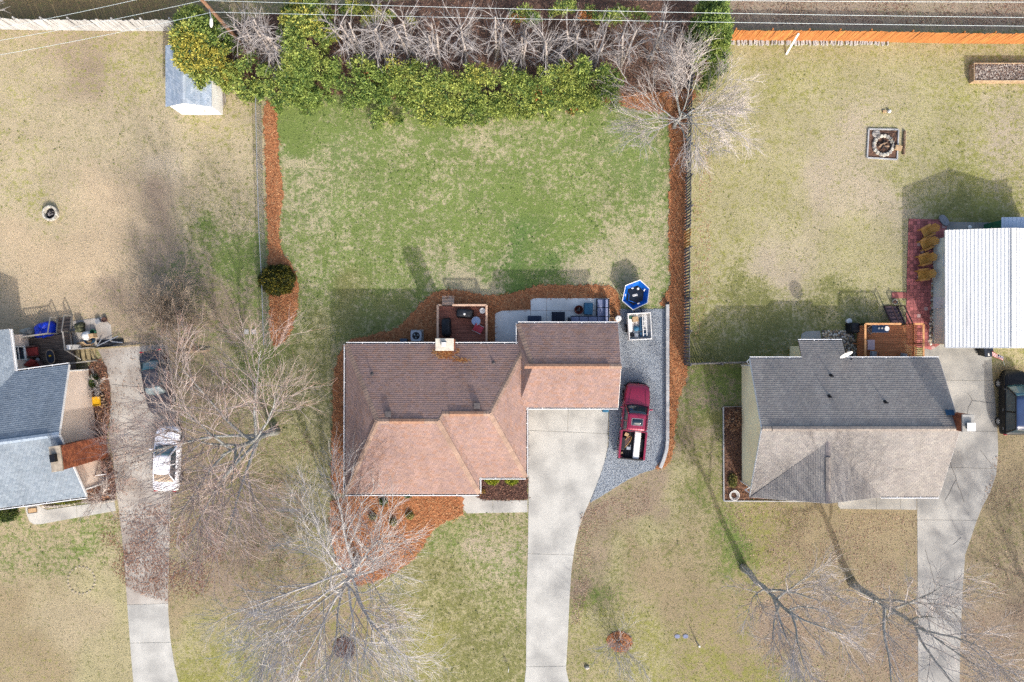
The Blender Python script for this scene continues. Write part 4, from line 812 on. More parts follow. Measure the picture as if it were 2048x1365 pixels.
lt = thing('lean_to', 'small pale blue metal-roofed lean-to behind the white-roofed building', 'shed', (P(2040,450).x, P(2040,450).y, 0))
lx0, lx1, ly0, ly1 = P(2003,448,2.0).x, P(2003,448,2.0).x+3.2, P(0,462,2.0).y, P(0,435,2.0).y
mb = MB(); rib_roof(mb, lx0, lx1, ly0, ly1, 2.0, 2.25, 11); o = mb.build('roof', M('metal_roof_blue'), lt, world=True); b_ = o.modifiers.new('thick','SOLIDIFY'); b_.thickness = .02
MB().box(lx0+.15,lx1-.15,ly0+.04,ly1-.15,0,1.94).build('wall', M('green_plastic'), lt, world=True)

# ---------------------------------------------------------------- the blue-grey roofed house at the left edge
BLU = [C(150,161,171), C(145,157,167), C(156,167,176), C(141,153,164), C(152,163,173)]
th = R(7.6); n0 = P(137,730,2.7)
hl = thing('house', 'beige sided house with blue-grey roof at the left edge', 'house', (n0.x, n0.y, 0), th)
def LW(x, y, z=0.0):
    c_, s_ = math.cos(th), math.sin(th); return Vector((n0.x + x*c_ - y*s_, n0.y + x*s_ + y*c_, z))
D_ = 8.96; Wl = 15.0; lz, lr = 2.7, 4.6
def Lw(p): return LW(p[0], p[1], p[2])
l1, l2, l3, l4, l5, l6 = (0,0,lz),(-Wl,0,lz),(-Wl,-D_/2,lr),(0,-D_/2,lr),(-Wl,-D_,lz),(0,-D_,lz)
# back wing with its ridge running away from the street
ww = 2*3.6; exs = -3.65; wN = 2.9
wa, wb, wc, wd_ = (exs,wN,lz),(exs,-3.2,lz),(exs-ww/2,-3.2,lz+1.7),(exs-ww/2,wN,lz+1.7)
we, wf = (exs-ww,wN,lz),(exs-ww,-3.2,lz)
rb = MB()
for pl in ((l1,l2,l3,l4),(l6,l5,l3,l4),(wa,wb,wc,wd_),(we,wf,wc,wd_)): rb.slab([Lw(p) for p in pl], .06)
roof3 = rb.build('roof', M('soil_brown'), hl, world=True); sh = MB()
for i, pl in enumerate(((l1,l2,l3,l4),(l6,l5,l3,l4),(wa,wb,wc,wd_),(we,wf,wc,wd_))): shingle_plane(sh, [[Lw(p) for p in pl]], BLU, 40+i)
sh.build('shingles', M('shingle'), roof3, world=True)['kind'] = 'stuff'
cp = MB(); caps(cp, Lw(l3), Lw(l4), C(176,190,204), drop=.42, seed=3); caps(cp, Lw(wc), Lw(wd_), C(176,190,204), drop=.46, seed=5); cp.build('ridge_caps', M('shingle'), roof3, world=True)['kind'] = 'stuff'
ridge_vent(roof3, LW(-.65,-D_/2,lr+.03), LW(-12,-D_/2,lr+.03), .43, mat('vent_cap_blue', C(176,190,204), C(150,164,178), rough=.9, scale=6))
ox = Vector((math.cos(th), math.sin(th), 0)); oy = Vector((-math.sin(th), math.cos(th), 0))
gutter(hl, LW(0,0,lz-.02), LW(exs,0,lz-.02), oy); gutter(hl, LW(0,-D_,lz-.02), LW(-9,-D_,lz-.02), -oy); gutter(hl, LW(exs,wN,lz-.02), LW(exs,-.1,lz-.02), ox)
mb = MB()
for a, b_ in ((l1,l4),(l4,l6),(wa,wd_)): MB().bar(Lw(a)-Vector((0,0,.09)), Lw(b_)-Vector((0,0,.09)), .04,.17).build('rake_board', M('gutter_white'), hl, world=True)
ov = -.35
mb = MB(); mb.prism([tuple(LW(ov,-.4).xy),tuple(LW(-Wl+.3,-.4).xy),tuple(LW(-Wl+.3,-D_+.4).xy),tuple(LW(ov,-D_+.4).xy)],0,lz-.02); g_ = [LW(ov,-.4,lz-.02),LW(ov,-D_/2,lr-.15),LW(ov,-D_+.4,lz-.02)]; mb.add(g_,[(0,1,2)])
mb.prism([tuple(LW(exs-.35,wN-.3).xy),tuple(LW(exs-ww+.3,wN-.3).xy),tuple(LW(exs-ww+.3,-1).xy),tuple(LW(exs-.35,-1).xy)],0,lz-.03); mb.build('wall', M('beige_siding'), hl, world=True)
mb = MB(); siding(mb, LW(ov,-D_+.4), LW(ov,-.4), .1, lr-.2, .13, ox.xy, top=lambda t: lz+(1-abs(t*2-1))*(lr-.15-lz)); siding(mb, LW(exs-.35,-.4), LW(exs-.35,wN-.3), .1, lz-.05, .13, ox.xy); siding(mb, LW(ov,-.4), LW(exs-.35,-.4), .1, lz-.05, .13, oy.xy)
mb.build('siding', M('beige_siding'), hl, world=True)['kind'] = 'stuff'
mb = MB()
for y in (-.4,-D_+.4): MB().bar(LW(ov+.03,y,.1), LW(ov+.03,y,lz-.05), .1,.1).build('corner_trim', M('white_paint'), hl, world=True)
window(hl, tuple(LW(exs-.35,1.3,1.7)), .9, 1.1, tuple(ox.xy)); 
dr = MB(); a = LW(-1.6,-.38,.55); b_ = LW(-2.5,-.38,.55); dr.bar(a+Vector((0,0,1)), b_+Vector((0,0,1)), .05, 2.0); d_o = dr.build('door', M('white_paint'), hl, world=True); MB().lathe([(.03,0),(.035,.03),(.02,.06)],8,tuple(LW(-1.7,-.3,1.5))).build('handle', M('chrome'), d_o, world=True)
for x in (-2.6,-6): window(hl, tuple(LW(x,-D_+.4,1.5)), 1.2, 1.4, tuple((-oy).xy))
# outside brick chimney
qx0, qx1, qy0, qy1 = ov+.0, ov+.62, -6.75, -5.2
xf = lambda v: LW(v[0],v[1],v[2])
ch = MB(); ch.prism([tuple(LW(a,b_).xy) for a,b_ in ((qx0,qy0),(qx1,qy0),(qx1,qy1),(qx0,qy1))],0,5.0); ch = ch.build('chimney', M('mortar'), hl, world=True)
brick_courses('brick', ch, qx0,qx1,qy0,qy1,.1,5.0,xf,300)
mb = MB(); mb.prism([tuple(LW(a,b_).xy) for a,b_ in ((qx0-.05,qy0-.05),(qx1+.05,qy0-.05),(qx1+.05,qy1+.05),(qx0-.05,qy1+.05))],5.0,5.14); mb.build('crown', mat('crown_tan', C(198,184,164), C(160,148,132), scale=4, rough=.9), ch, world=True, bevel=.02)
c_ = LW(qx0+.27,-5.9); MB().obox(c_.x,c_.y,5.14,.36,.5,.26,th).build('flue_cap', M('dark_metal'), ch, world=True, bevel=.02)
# eave return boards seen at the front corner
mb = MB(); mb.bar(LW(ov,-D_+1.1,.9), LW(ov+.8,-D_+1.1,.9), .06,.1); mb.build('downspout', M('gutter_white'), hl, world=True)

# ---------------------------------------------------------------- shed by the hedge
sh0 = P(378,165); shed = thing('shed', 'small white shed with grey-blue roof below the hedge', 'shed', (sh0.x, sh0.y, 0))
sz, sr = 2.0, 2.75; ax0, ax1 = P(331.5,160,sz).x, P(423,160,sz).x; axm = P(366,160,sr).x; ay0, ay1 = P(0,214,sz).y, P(0,92,sz).y
e1,e2,e3,e4,e5,e6 = Vector((ax0,ay0,sz)),Vector((ax0,ay1,sz)),Vector((axm,ay1,sr)),Vector((axm,ay0,sr)),Vector((ax1,ay0,sz)),Vector((ax1,ay1,sz))
# even out the two slopes
mb = MB(); mb.slab((e1,e2,e3,e4),.05); mb.slab((e5,e6,e3,e4),.05); ro = mb.build('roof', M('shed_roof'), shed, world=True)
SHD = [C(176,190,206), C(164,180,196), C(188,200,212)]
sh = MB(); shingle_plane(sh, [(e1,e2,e3,e4)], SHD, 61); shingle_plane(sh, [(e5,e6,e3,e4)], SHD, 62); sh.build('shingles', M('shingle'), ro, world=True)['kind'] = 'stuff'
mb = MB(); caps(mb, e4, e3, C(190,202,214), drop=.4, seed=1); mb.build('ridge_caps', M('shingle'), ro, world=True)['kind'] = 'stuff'
swx0, swx1, swy0, swy1 = ax0+.18, ax1-.06, ay0+.12, ay1-.1
mb = MB(); mb.box(swx0,swx1,swy0,swy1,0,sz-.02)
for y in (swy0-.001,swy1+.001): mb.add([(swx0,y,sz-.02),(swx1,y,sz-.02),(axm,y,sr-.1)],[(0,1,2)])
mb.build('wall', M('white_paint'), shed, world=True)
mb = MB(); siding(mb,(swx1,swy0),(swx1,swy1),.05,sz-.05,.2,(1,0)); siding(mb,(swx0,swy0),(swx1,swy0),.05,sr-.15,.2,(0,-1),top=lambda t: sz+(t/((axm-swx0)/(swx1-swx0)) if t < (axm-swx0)/(swx1-swx0) else (1-t)/(1-(axm-swx0)/(swx1-swx0)))*(sr-.1-sz)); mb.build('siding', M('white_paint'), shed, world=True)['kind'] = 'stuff'
dr = MB().box(swx0+.9,swx0+2.1,swy0-.06,swy0-.03,.1,1.8).build('door', M('white_paint'), shed, world=True); MB().box(swx0+2.0,swx0+2.05,swy0-.09,swy0-.06,.9,1.05).build('handle', M('dark_metal'), dr, world=True)
LABS = ['nearest the shed wall','second from the shed wall','third from the shed wall','fourth from the shed wall','fifth from the shed wall','farthest from the shed wall']
for i in range(6):
    p = P(439+i*1.6,152+i*3,.1); q = P(441+i*2.2,214-(i%3)*4,.1); o = MB().bar((p.x,p.y,.06+.05*(i%2)),(q.x,q.y,.06+.05*(i%2)),.06,.05).build('plank', M('lumber_grey'))
    tag(o, 'weathered board lying beside the white shed, '+LABS[i], 'plank', 'boards beside the shed')

# ---------------------------------------------------------------- fences
def picket_fence(name, label, pts, h, m, wd_=.14, gap=.012, side=1, post=2.4, seed=0, alt=None, dog=False, jit=.03, rail_m=None):
    """board fence along pts (world xy): single pickets, rails and posts"""
    pts = [Vector((p[0],p[1],0)) for p in pts]; f = thing(name, label, 'fence', tuple(pts[0])); rr = random.Random(seed); base = Vector(f.location)
    bm_ = MB()
    if dog: bm_.prism([(-wd_/2,-.01),(wd_/2,-.01),(wd_/2,.01),(-wd_/2,.01)],.03,h)
    else: bm_.box(-wd_/2,wd_/2,-.01,.01,.03,h)
    me = mesh('picket', bm_.v, bm_.f); me.materials.append(m); me2 = None
    if alt: me2 = me.copy(); me2.materials.clear(); me2.materials.append(alt[0])
    carry = 0.0; n_ = 0
    for a, b_ in zip(pts[:-1], pts[1:]):
        d = b_-a; Ln = d.length; d.normalize(); nn = Vector((-d.y,d.x,0))*side; ang = math.atan2(d.y,d.x); t = carry
        while t < Ln:
            c_ = a + d*t + nn*.05 - base; use = me
            if alt and alt[1](c_+base): use = me2
            share('picket', use, f, (c_.x,c_.y,rr.uniform(-jit,0)), (rr.gauss(0,.012),rr.gauss(0,.012),ang), (1,1,1+rr.uniform(-jit,jit)*.6)); t += wd_+gap; n_ += 1
        carry = t-Ln
        for z in (.35,h-.3): o = MB().bar(a+Vector((0,0,z)), b_+Vector((0,0,z)), .04,.09).build('rail', rail_m or m, f, world=True)
        k = max(1,int(round(Ln/post)))
        for i in range(k+1):
            if i == k and b_ is not pts[-1]: continue
            c_ = a + d*(Ln*i/k) - nn*.06; MB().obox(c_.x,c_.y,0,.09,.09,h+.03,ang).build('post', rail_m or m, f, world=True)
    return f
picket_fence('board_fence', 'weathered grey board fence along the top left', [XY(-60,57),XY(60,59),XY(165,60),XY(250,61),XY(362,61)], 1.7, M('picket_grey'), .19, .015, -1, 2.4, 2, jit=.08)
picket_fence('board_fence', 'bright orange board fence along the top right', [XY(1458,80),XY(1600,81),XY(1720,82),XY(1800,84),XY(1900,86),XY(2080,87)], 1.62, M('picket_orange'), .145, .004, -1, 2.4, 3, jit=.03, alt=(M('picket_gold'), lambda p: random.random() < .05))
yA, yB = P(0,463).y, P(0,498).y
picket_fence('picket_fence', 'dark picket fence between the back lawn and the right-hand yard', [XY(1374,168),XY(1371,300),XY(1371,420),XY(1369,500),XY(1369,600),XY(1368,726)], 1.75, M('picket_dark'), .13, .075, -1, 2.4, 4, rail_m=M('picket_dark'), alt=(M('picket_gold'), lambda p: yB < p.y < yA))
picket_fence('picket_fence', 'short picket fence joining the dark fence to the cream house', [XY(1369,728),XY(1430,726),XY(1489,725)], 1.75, M('lumber_grey'), .12, .06, 1, 2.0, 5, rail_m=M('picket_dark'))
# wire fence along the left pine straw strip
wf_ = thing('wire_fence', 'low grey wire mesh fence left of the pine straw strip', 'fence', P(524,450))
fp = [P(523,200),P(526,340),P(530,470),P(535,560),P(539,690)]; mb = MB(); pm = MB()
for a, b_ in zip(fp[:-1], fp[1:]):
    Ln = (b_-a).length; d = (b_-a).normalized(); k = int(Ln/.13)
    for i in range(k):
        p = a+d*(i*.13)
        mb.tube([p+Vector((0,0,.03)), p+d*.5+Vector((0,0,1.15))],   .009, 3, False); mb.tube([p+d*.5+Vector((0,0,.03)), p+Vector((0,0,1.15))], .006, 3, False)
    MB().tube([a+Vector((0,0,1.17)), b_+Vector((0,0,1.17))], .025, 6).build('top_rail', M('pale_metal'), wf_, world=True)
    for i in range(int(Ln/2.4)+1):
        p = a+d*(i*2.4); MB().tube([p, p+Vector((0,0,1.22))], .03, 6).build('post', M('pale_metal'), wf_, world=True)
mb.build('wire_mesh', M('pale_metal'), wf_, world=True)
MB().bar(P(523,200)+Vector((-.14,0,.04)), P(539,690)+Vector((-.14,0,.04)), .02,.08)
# retaining wall beside the gravel
rw = thing('retaining_wall', 'low pale grey retaining wall along the gravel strip', 'wall', P(1334,760))
rp = [P(1333,608),P(1333,660),P(1333,720),P(1333,780),P(1333,840),P(1333,878),P(1331,898),P(1326,916),P(1319,934)]
for i, (a, b_) in enumerate(zip(rp[:-1], rp[1:])):
    g_ = (b_-a).normalized()*.008
    for k in range(2): MB().bar(a+g_+Vector((0,0,.1+.2*k)), b_-g_*(-2 if i > 4 else 1)+Vector((0,0,.1+.2*k)), .21 if k == 0 else .23,.195).build('timber', M('timber'), rw, world=True, bevel=.012)
MB().obox(rp[0].x,rp[0].y+.03,.4,.2,.2,.06).build('end_cap', M('dark_metal'), rw, world=True)
# edging of the right-hand bed
for lab, a, b_ in (('white edging board left of the dark mulch bed', (1446,815), (1447,1002)), ('white edging board below the soil strip', (1447,1002), (1674,1003)), ('short dark edging board above the mulch bed', (1446,814), (1487,813))):
    p, q = P(*a), P(*b_); o = MB().bar((p.x,p.y,.06),(q.x,q.y,.06),.05 if 'short' in lab else .07,.12).build('edging_board', M('lumber_grey') if 'short' in lab else M('timber')); tag(o, lab, 'edging')
# ---------------------------------------------------------------- vehicles (local: +y is the front)
def wheel(parent, x, y, r, wd_=.22, rim_m='pale_metal'):
    s = 1 if x > 0 else -1
    mb = MB(); mb.lathe([(r*.62,-wd_/2),(r*.92,-wd_/2),(r,-wd_*.32),(r,wd_*.32),(r*.92,wd_/2),(r*.62,wd_/2)], 24, (x,y,r), 'x', False); w_ = mb.build('wheel', M('rubber'), parent, smooth=False)
    mb = MB(); mb.lathe([(r*.64,-wd_*.4),(r*.64,wd_*.42),(r*.6,wd_*.46)] if s > 0 else [(r*.6,-wd_*.46),(r*.64,-wd_*.42),(r*.64,wd_*.4)], 24, (x,y,r), 'x', False)
    mb.lathe([(r*.6,0),(r*.59,.004)], 20, (x+s*wd_*.18,y,r), 'x')
    for k in range(6):
        a = k*math.pi/3; mb.bar((x+s*wd_*.4,y,r),(x+s*wd_*.42,y+math.cos(a)*r*.6,r+math.sin(a)*r*.6),.05,.07)
    mb.lathe([(r*.16,-.02),(r*.16,.02)], 12, (x+s*wd_*.42,y,r), 'x'); mb.build('rim', M(rim_m), w_)
def loft(mb, rings, cap=True):
    n = len(rings[0]); vs = [p for r_ in rings for p in r_]; m_ = len(rings)
    fs = [(i*n+k, i*n+(k+1)%n, (i+1)*n+(k+1)%n, (i+1)*n+k) for i in range(m_-1) for k in range(n)]
    if cap: fs += [tuple(reversed(range(n))), tuple(range((m_-1)*n, m_*n))]
    mb.add(vs, fs)
def body_ring(y, hw, zt, z0=.24, sh=.12, crown=.035):
    h = [(.0,z0),(.8*hw,z0),(.95*hw,z0+.04),(.99*hw,z0+.16),(hw,z0+.3),(.995*hw,max(zt-sh,z0+.32)),(.96*hw,zt-.04),(.88*hw,zt),(.55*hw,zt+crown*.7),(0,zt+crown)]
    return [(x,y,z) for x,z in h] + [(-x,y,z) for x,z in reversed(h[1:-1])]
def car(name, label, loc, rz, L_, W_, stations, cab, paint, roof_m=None, glass='glass_teal', rear_glass=None, wheel_r=.33, wheels=(.30,-.30), cat='car', rim='pale_metal', sunroof=False, rear_cab=True, wsp=.93):
    """stations: (y share of length, half width share, top z); cab: (belt z, roof z, windscreen base y, roof front y, roof rear y, rear base y, roof half width, base half width)"""
    v = thing(name, label, cat, loc, rz); H2 = L_/2
    mb = MB(); loft(mb, [body_ring(y*H2, hw*W_/2, zt) for y, hw, zt in stations]); mb.build('body', paint, v, smooth=True, bevel=0, sub=1)
    zb, zr_, yw, yf, yb, yq, wr, wb_ = cab
    rm = roof_m or paint
    # roof panel
    def roof_pt(u, t):
        x = (u*2-1)*wr; y = yb + (yf-yb)*t; ed = abs(u*2-1); y += (.05*(1-ed**2) if t > .99 else 0) - (.04*(1-ed**2) if t < .01 else 0)
        return (x, y, zr_ + .045*(1-ed**2)*(1-(2*t-1)**4*.6) - .03*(ed**6))
    mb = MB(); mb.grid(roof_pt, 10, 8); ro_ = mb.build('roof', rm, v, smooth=True); s_ = ro_.modifiers.new('thick','SOLIDIFY'); s_.thickness = .045; s_.offset = -1
    def pane(nm, fn, nu=8, nv=4, m_=glass):
        mb = MB(); mb.grid(fn, nu, nv); o = mb.build(nm, M(m_), v, smooth=True); s = o.modifiers.new('thick','SOLIDIFY'); s.thickness = .012; s.offset = 0; return o
    pane('windshield', lambda u,t: ((u*2-1)*(wb_*.95+(wr*.95-wb_*.95)*t), yw+(yf-yw)*t + (.12*(1-t)+.05*t)*(1-(u*2-1)**2), zb+.02+(zr_-.0-zb-.02)*t + .035*t*(1-(u*2-1)**2)))
    pane('rear_window', lambda u,t: ((u*2-1)*(wb_*.92+(wr*.92-wb_*.92)*t), yq+(yb-yq)*t - (.08*(1-t)+.04*t)*(1-(u*2-1)**2), zb+.02+(zr_-.005-zb-.02)*t + .03*t*(1-(u*2-1)**2)), m_=rear_glass or glass)
    ym = (yf+yb)/2; nW = 2
    for s in (-1,1):
        pi_ = MB()
        for (ya,xa,za),(yc,xc,zc) in (((yw,wb_*.97,zb),(yf,wr*.98,zr_)),((yq,wb_*.97,zb),(yb,wr*.98,zr_)),((ym,wb_*1.0,zb),(ym,wr,zr_-.01))): pi_.bar((s*xa,ya,za),(s*xc,yc,zc-.01),.07,.06)
        pi_.bar((s*wr*.99,yb,zr_-.025),(s*wr*.99,yf,zr_-.025),.06,.05); pi_.build('pillar', paint, v)
        for ya, yb_, yc, yd in ((yw-.04,ym+.05,ym+.05,yf+.0),(ym-.05,yq+.06,yb+.02,ym-.05)):
            mb = MB(); mb.add([(s*wb_*.985,ya,zb),(s*wb_*.985,yb_,zb),(s*(wr+.0),yc,zr_-.05),(s*(wr+.0),yd,zr_-.05)], [(0,1,2,3)]); o = mb.build('side_window', M('glass_dark'), v)
        # mirror
        mb = MB(); mb.obox(s*(W_/2+.09), yw-.18, zb+.02, .2,.1,.14, s*.15); mb.obox(s*(W_/2-.02), yw-.16, zb+.04,.12,.05,.05); mb.build('mirror', paint, v, bevel=.02)
        # lights
        ws = stations[-2][1]*W_/2
        mb = MB(); mb.grid(lambda u,t: (s*(ws*(.55+.42*u)), H2*.985-.09-u*u*.16, .56+.14*t-.02*u), 6, 2); o = mb.build('headlight', M('lens_clear'), v, smooth=True); q = o.modifiers.new('thick','SOLIDIFY'); q.thickness = .05
        we_ = stations[1][1]*W_/2; mb = MB(); mb.obox(s*we_*.83, -H2*.972, .68,.3,.1,.2, s*-.25); mb.build('taillight', M('lens_red'), v, bevel=.02)
        mb = MB()
        for yh in (ym+.1, yb-.05 if rear_cab else ym-.7): mb.obox(s*(W_/2*1.0), yh, zb-.16, .04,.17,.03)
        mb.build('door_handle', M('chrome'), v)
        for wy in wheels: wheel(v, s*(W_/2-.1), wy*L_, wheel_r, .22, rim)
    mb = MB(); mb.obox(0,H2-.02,.3,W_*.55,.06,.12); mb.build('grille', M('black_plastic'), v)
    sm_ = mat('panel_gap', C(60,58,60), rough=.8)
    if rear_cab and cat == 'car':
        for s in (-1,1):
            for yh in (yw-.05, ym, yq+.35): MB().bar((s*(W_/2+.002),yh,.42),(s*(W_/2-.004),yh,zb-.06),.006,.016).build('door_seam', sm_, v)
            MB().bar((s*W_*.36,yw+.12,zb+.01),(s*W_*.3,H2*.86,zb-.1),.012,.01).build('hood_seam', sm_, v)
        MB().bar((-W_*.36,yw+.14,zb+.025),(W_*.36,yw+.14,zb+.025),.03,.02).build('cowl', sm_, v)
        for s in (-.3,.2): MB().bar((s,yw+.06,zb+.05),(s+.4,yw-.02,zb+.09),.02,.02).build('wiper', sm_, v)
    floor_ = MB().box(-wb_*.9,wb_*.9,yq,yw,.3,zb-.02).build('interior', M('black_plastic'), v)
    return v
ST_sedan = [(-1.0,.62,.62),(-.985,.84,.82),(-.93,.93,.93),(-.8,.98,.97),(-.5,1.0,.95),(0,1.0,.93),(.35,1.0,.93),(.5,.99,.90),(.75,.96,.84),(.9,.89,.76),(.975,.74,.66),(1.0,.5,.55)]
p = P(333,918,.8)
car('sedan', 'white sedan parked on the long driveway under bare branches', (p.x,p.y,.05), R(-2), 4.6, 1.78, ST_sedan, (.93,1.42,.86,.35,-.95,-1.55,.56,.76), M('car_white'), rear_glass='twig_brown')
p = P(313,764,.7)
car('sedan', 'dark grey sedan parked nose down at the top of the left driveway', (p.x,p.y,.05), R(189), 4.5, 1.74, ST_sedan, (.93,1.4,.8,.3,-.9,-1.5,.55,.75), M('car_dark'), glass='glass_pale', rear_glass='glass_teal')
ST_van = [(-1.0,.7,.7),(-.985,.88,.95),(-.95,.95,1.0),(-.8,.99,1.02),(-.5,1.0,1.0),(0,1.0,.99),(.4,1.0,.98),(.55,.99,.96),(.75,.95,.9),(.9,.86,.8),(.975,.7,.66),(1.0,.46,.55)]
p = P(2033,806,.9)
car('minivan', 'black minivan with dark blue roof parked at the right edge', (p.x,p.y,.05), R(0), 4.55, 1.85, ST_van, (.99,1.66,1.18,.55,-1.75,-2.05,.62,.84), M('car_black'), roof_m=M('car_navy'), glass='glass_teal', rear_glass='glass_dark', wheel_r=.34, wheels=(.29,-.3))
# red pickup
p = P(1269,843,.85)
tr = car('pickup_truck', 'red crew cab pickup with open bed parked on the gravel', (p.x,p.y,.04), R(-5.5), 5.3, 1.86,
    [(-.24,1.0,1.06),(-.2,1.0,1.06),(0,1.0,1.05),(.2,1.0,1.05),(.33,1.0,1.08),(.5,.99,1.07),(.72,.97,1.03),(.87,.92,.97),(.955,.82,.86),(.99,.66,.72),(1.0,.5,.6)],
    (1.06,1.72,1.12,.62,-.52,-.62,.66,.82), M('car_red'), glass='glass_dark', rear_glass='glass_dark', wheel_r=.38, wheels=(.315,-.31), cat='pickup truck', rear_cab=True)
by0, by1 = -2.62, -.66
for s in (-1,1):
    mb = MB(); mb.box(min(s*.84,s*.93),max(s*.84,s*.93),by0,by1,.36,1.05); mb.box(min(s*.80,s*.94),max(s*.80,s*.94),by0,by1,1.05,1.08); mb.build('bed_side', M('car_red'), tr, bevel=.02)
    mb = MB(); mb.obox(s*.66,-1.62,.62,.3,.9,.22); mb.build('wheel_arch', M('black_plastic'), tr, bevel=.05)
MB().box(-.84,.84,by0,by1,.52,.6).build('bed_floor', M('black_plastic'), tr)
fl = MB()
for i in range(10): fl.box(-.8+i*.17,-.73+i*.17,by0+.05,by1-.03,.6,.615)
fl.build('bed_ribs', M('rubber'), tr)
MB().box(-.84,.84,by1-.06,by1,.5,1.06).build('bed_front', M('car_red'), tr); MB().box(-.84,.84,by0-.03,by0+.03,.5,1.02).build('tailgate', M('black_plastic'), tr, bevel=.01); MB().box(-.9,.9,by0-.16,by0-.04,.36,.5).build('rear_bumper', M('dark_metal'), tr, bevel=.03)
mb = MB(); mb.grid(lambda u,t: (-.34+.72*u, -.15+.42*t, 1.765+.01*(1-(2*u-1)**2)), 4, 2); o = mb.build('sunroof', M('glass_dark'), tr, smooth=True); q = o.modifiers.new('thick','SOLIDIFY'); q.thickness = .02
mb = MB()
for a, b_ in (((-.36,-.17),(.4,-.17)),((-.36,.29),(.4,.29)),((-.36,-.17),(-.36,.29)),((.4,-.17),(.4,.29))): mb.bar((a[0],a[1],1.765),(b_[0],b_[1],1.765),.025,.02)
mb.build('sunroof_frame', M('pale_metal'), tr)
mb = MB()
for i in range(6): mb.obox(-.45+.18*i,-.35,1.755,.012,.55,.012)
mb.build('roof_ribs', M('car_red'), tr)
seam = mat('seam', C(40,14,22), rough=.6)
for s in (-1,1):
    MB().bar((s*.62,1.25,1.105),(s*.5,2.3,1.03),.014,.012).build('hood_crease', seam, tr); MB().bar((s*.932,.42,.5),(s*.932,.42,1.02),.008,.014).build('door_seam', seam, tr); MB().bar((s*.932,-.5,.5),(s*.932,-.5,1.02),.008,.014).build('door_seam', seam, tr)
    MB().bar((s*.16-.16,1.2,1.12),(s*.16+.34,1.1,1.17),.022,.02).build('wiper', M('black_plastic'), tr); MB().bar((s*.68,.6,1.755),(s*.68,-.45,1.755),.035,.03).build('roof_rail', M('black_plastic'), tr)
MB().bar((-.72,1.28,1.085),(.72,1.28,1.085),.02,.02).build('cowl', M('black_plastic'), tr)
mb = MB(); mb.tube([(-.86,2.36,.5),(-.6,2.6,.5),(0,2.68,.5),(.6,2.6,.5),(.86,2.36,.5)], .09, 8); mb.build('front_bumper', M('dark_metal'), tr, smooth=True)
def in_truck(x, y, z): c_, s_ = math.cos(R(-5.5)), math.sin(R(-5.5)); return Vector((p.x + x*c_ - y*s_, p.y + x*s_ + y*c_, z))
tz = .66
o = MB(); a = in_truck(.32,-1.66,tz); o.obox(a.x,a.y,tz,.42,1.86,.3,R(-5.5)); o = o.build('long_box', M('plastic_white'), bevel=.02); tag(o, 'long white box lying lengthwise in the pickup bed', 'box')
to = thing('wooden_sled', 'curved golden wooden frame lying in the pickup bed', 'sled', in_truck(-.42,-1.5,tz), R(-38))
for s in (-1,1): MB().tube([(s*.13,-.5,.06),(s*.17,-.15,.16),(s*.15,.25,.2),(s*.06,.5,.16)], .03, 6).build('side_rail', M('wood_toy'), to)
mb = MB(); mb.grid(lambda u,t: ((u*2-1)*(.12+.05*math.sin(t*3.14)), -.45+.9*t, .08+.1*math.sin(t*2.2)), 4, 8); o = mb.build('panel', M('wicker_brown'), to, smooth=True); q = o.modifiers.new('thick','SOLIDIFY'); q.thickness = .02
MB().tube([(-.13,-.5,.06),(0,-.56,.05),(.13,-.5,.06)], .03, 6).build('end_rail', M('wood_toy'), to)
a = in_truck(-.45,-.98,tz); o = MB().obox(a.x,a.y,tz,.28,.24,.2,R(-25)).build('small_box', M('cardboard'), bevel=.01); tag(o, 'small pale box at the front of the pickup bed', 'box')
a = in_truck(-.2,-1.95,tz); o = MB(); o.obox(a.x,a.y,tz,.3,.2,.02,R(-5)); o.bar((a.x-.13,a.y-.08,tz+.02),(a.x-.13,a.y+.25,tz+.02),.03,.03); o.bar((a.x+.13,a.y-.08,tz+.02),(a.x+.13,a.y+.25,tz+.02),.03,.03); o = o.build('metal_rack', M('pale_metal')); tag(o, 'small grey metal rack lying under the wooden frame in the pickup', 'rack')
a = in_truck(-.68,-2.3,tz); o = MB().lathe([(.05,0),(.1,.05),(.1,.14),(.06,.18)],12,(a.x,a.y,tz)).build('round_jug', M('cardboard'), smooth=True); tag(o, 'round tan jug near the pickup tailgate', 'jug')

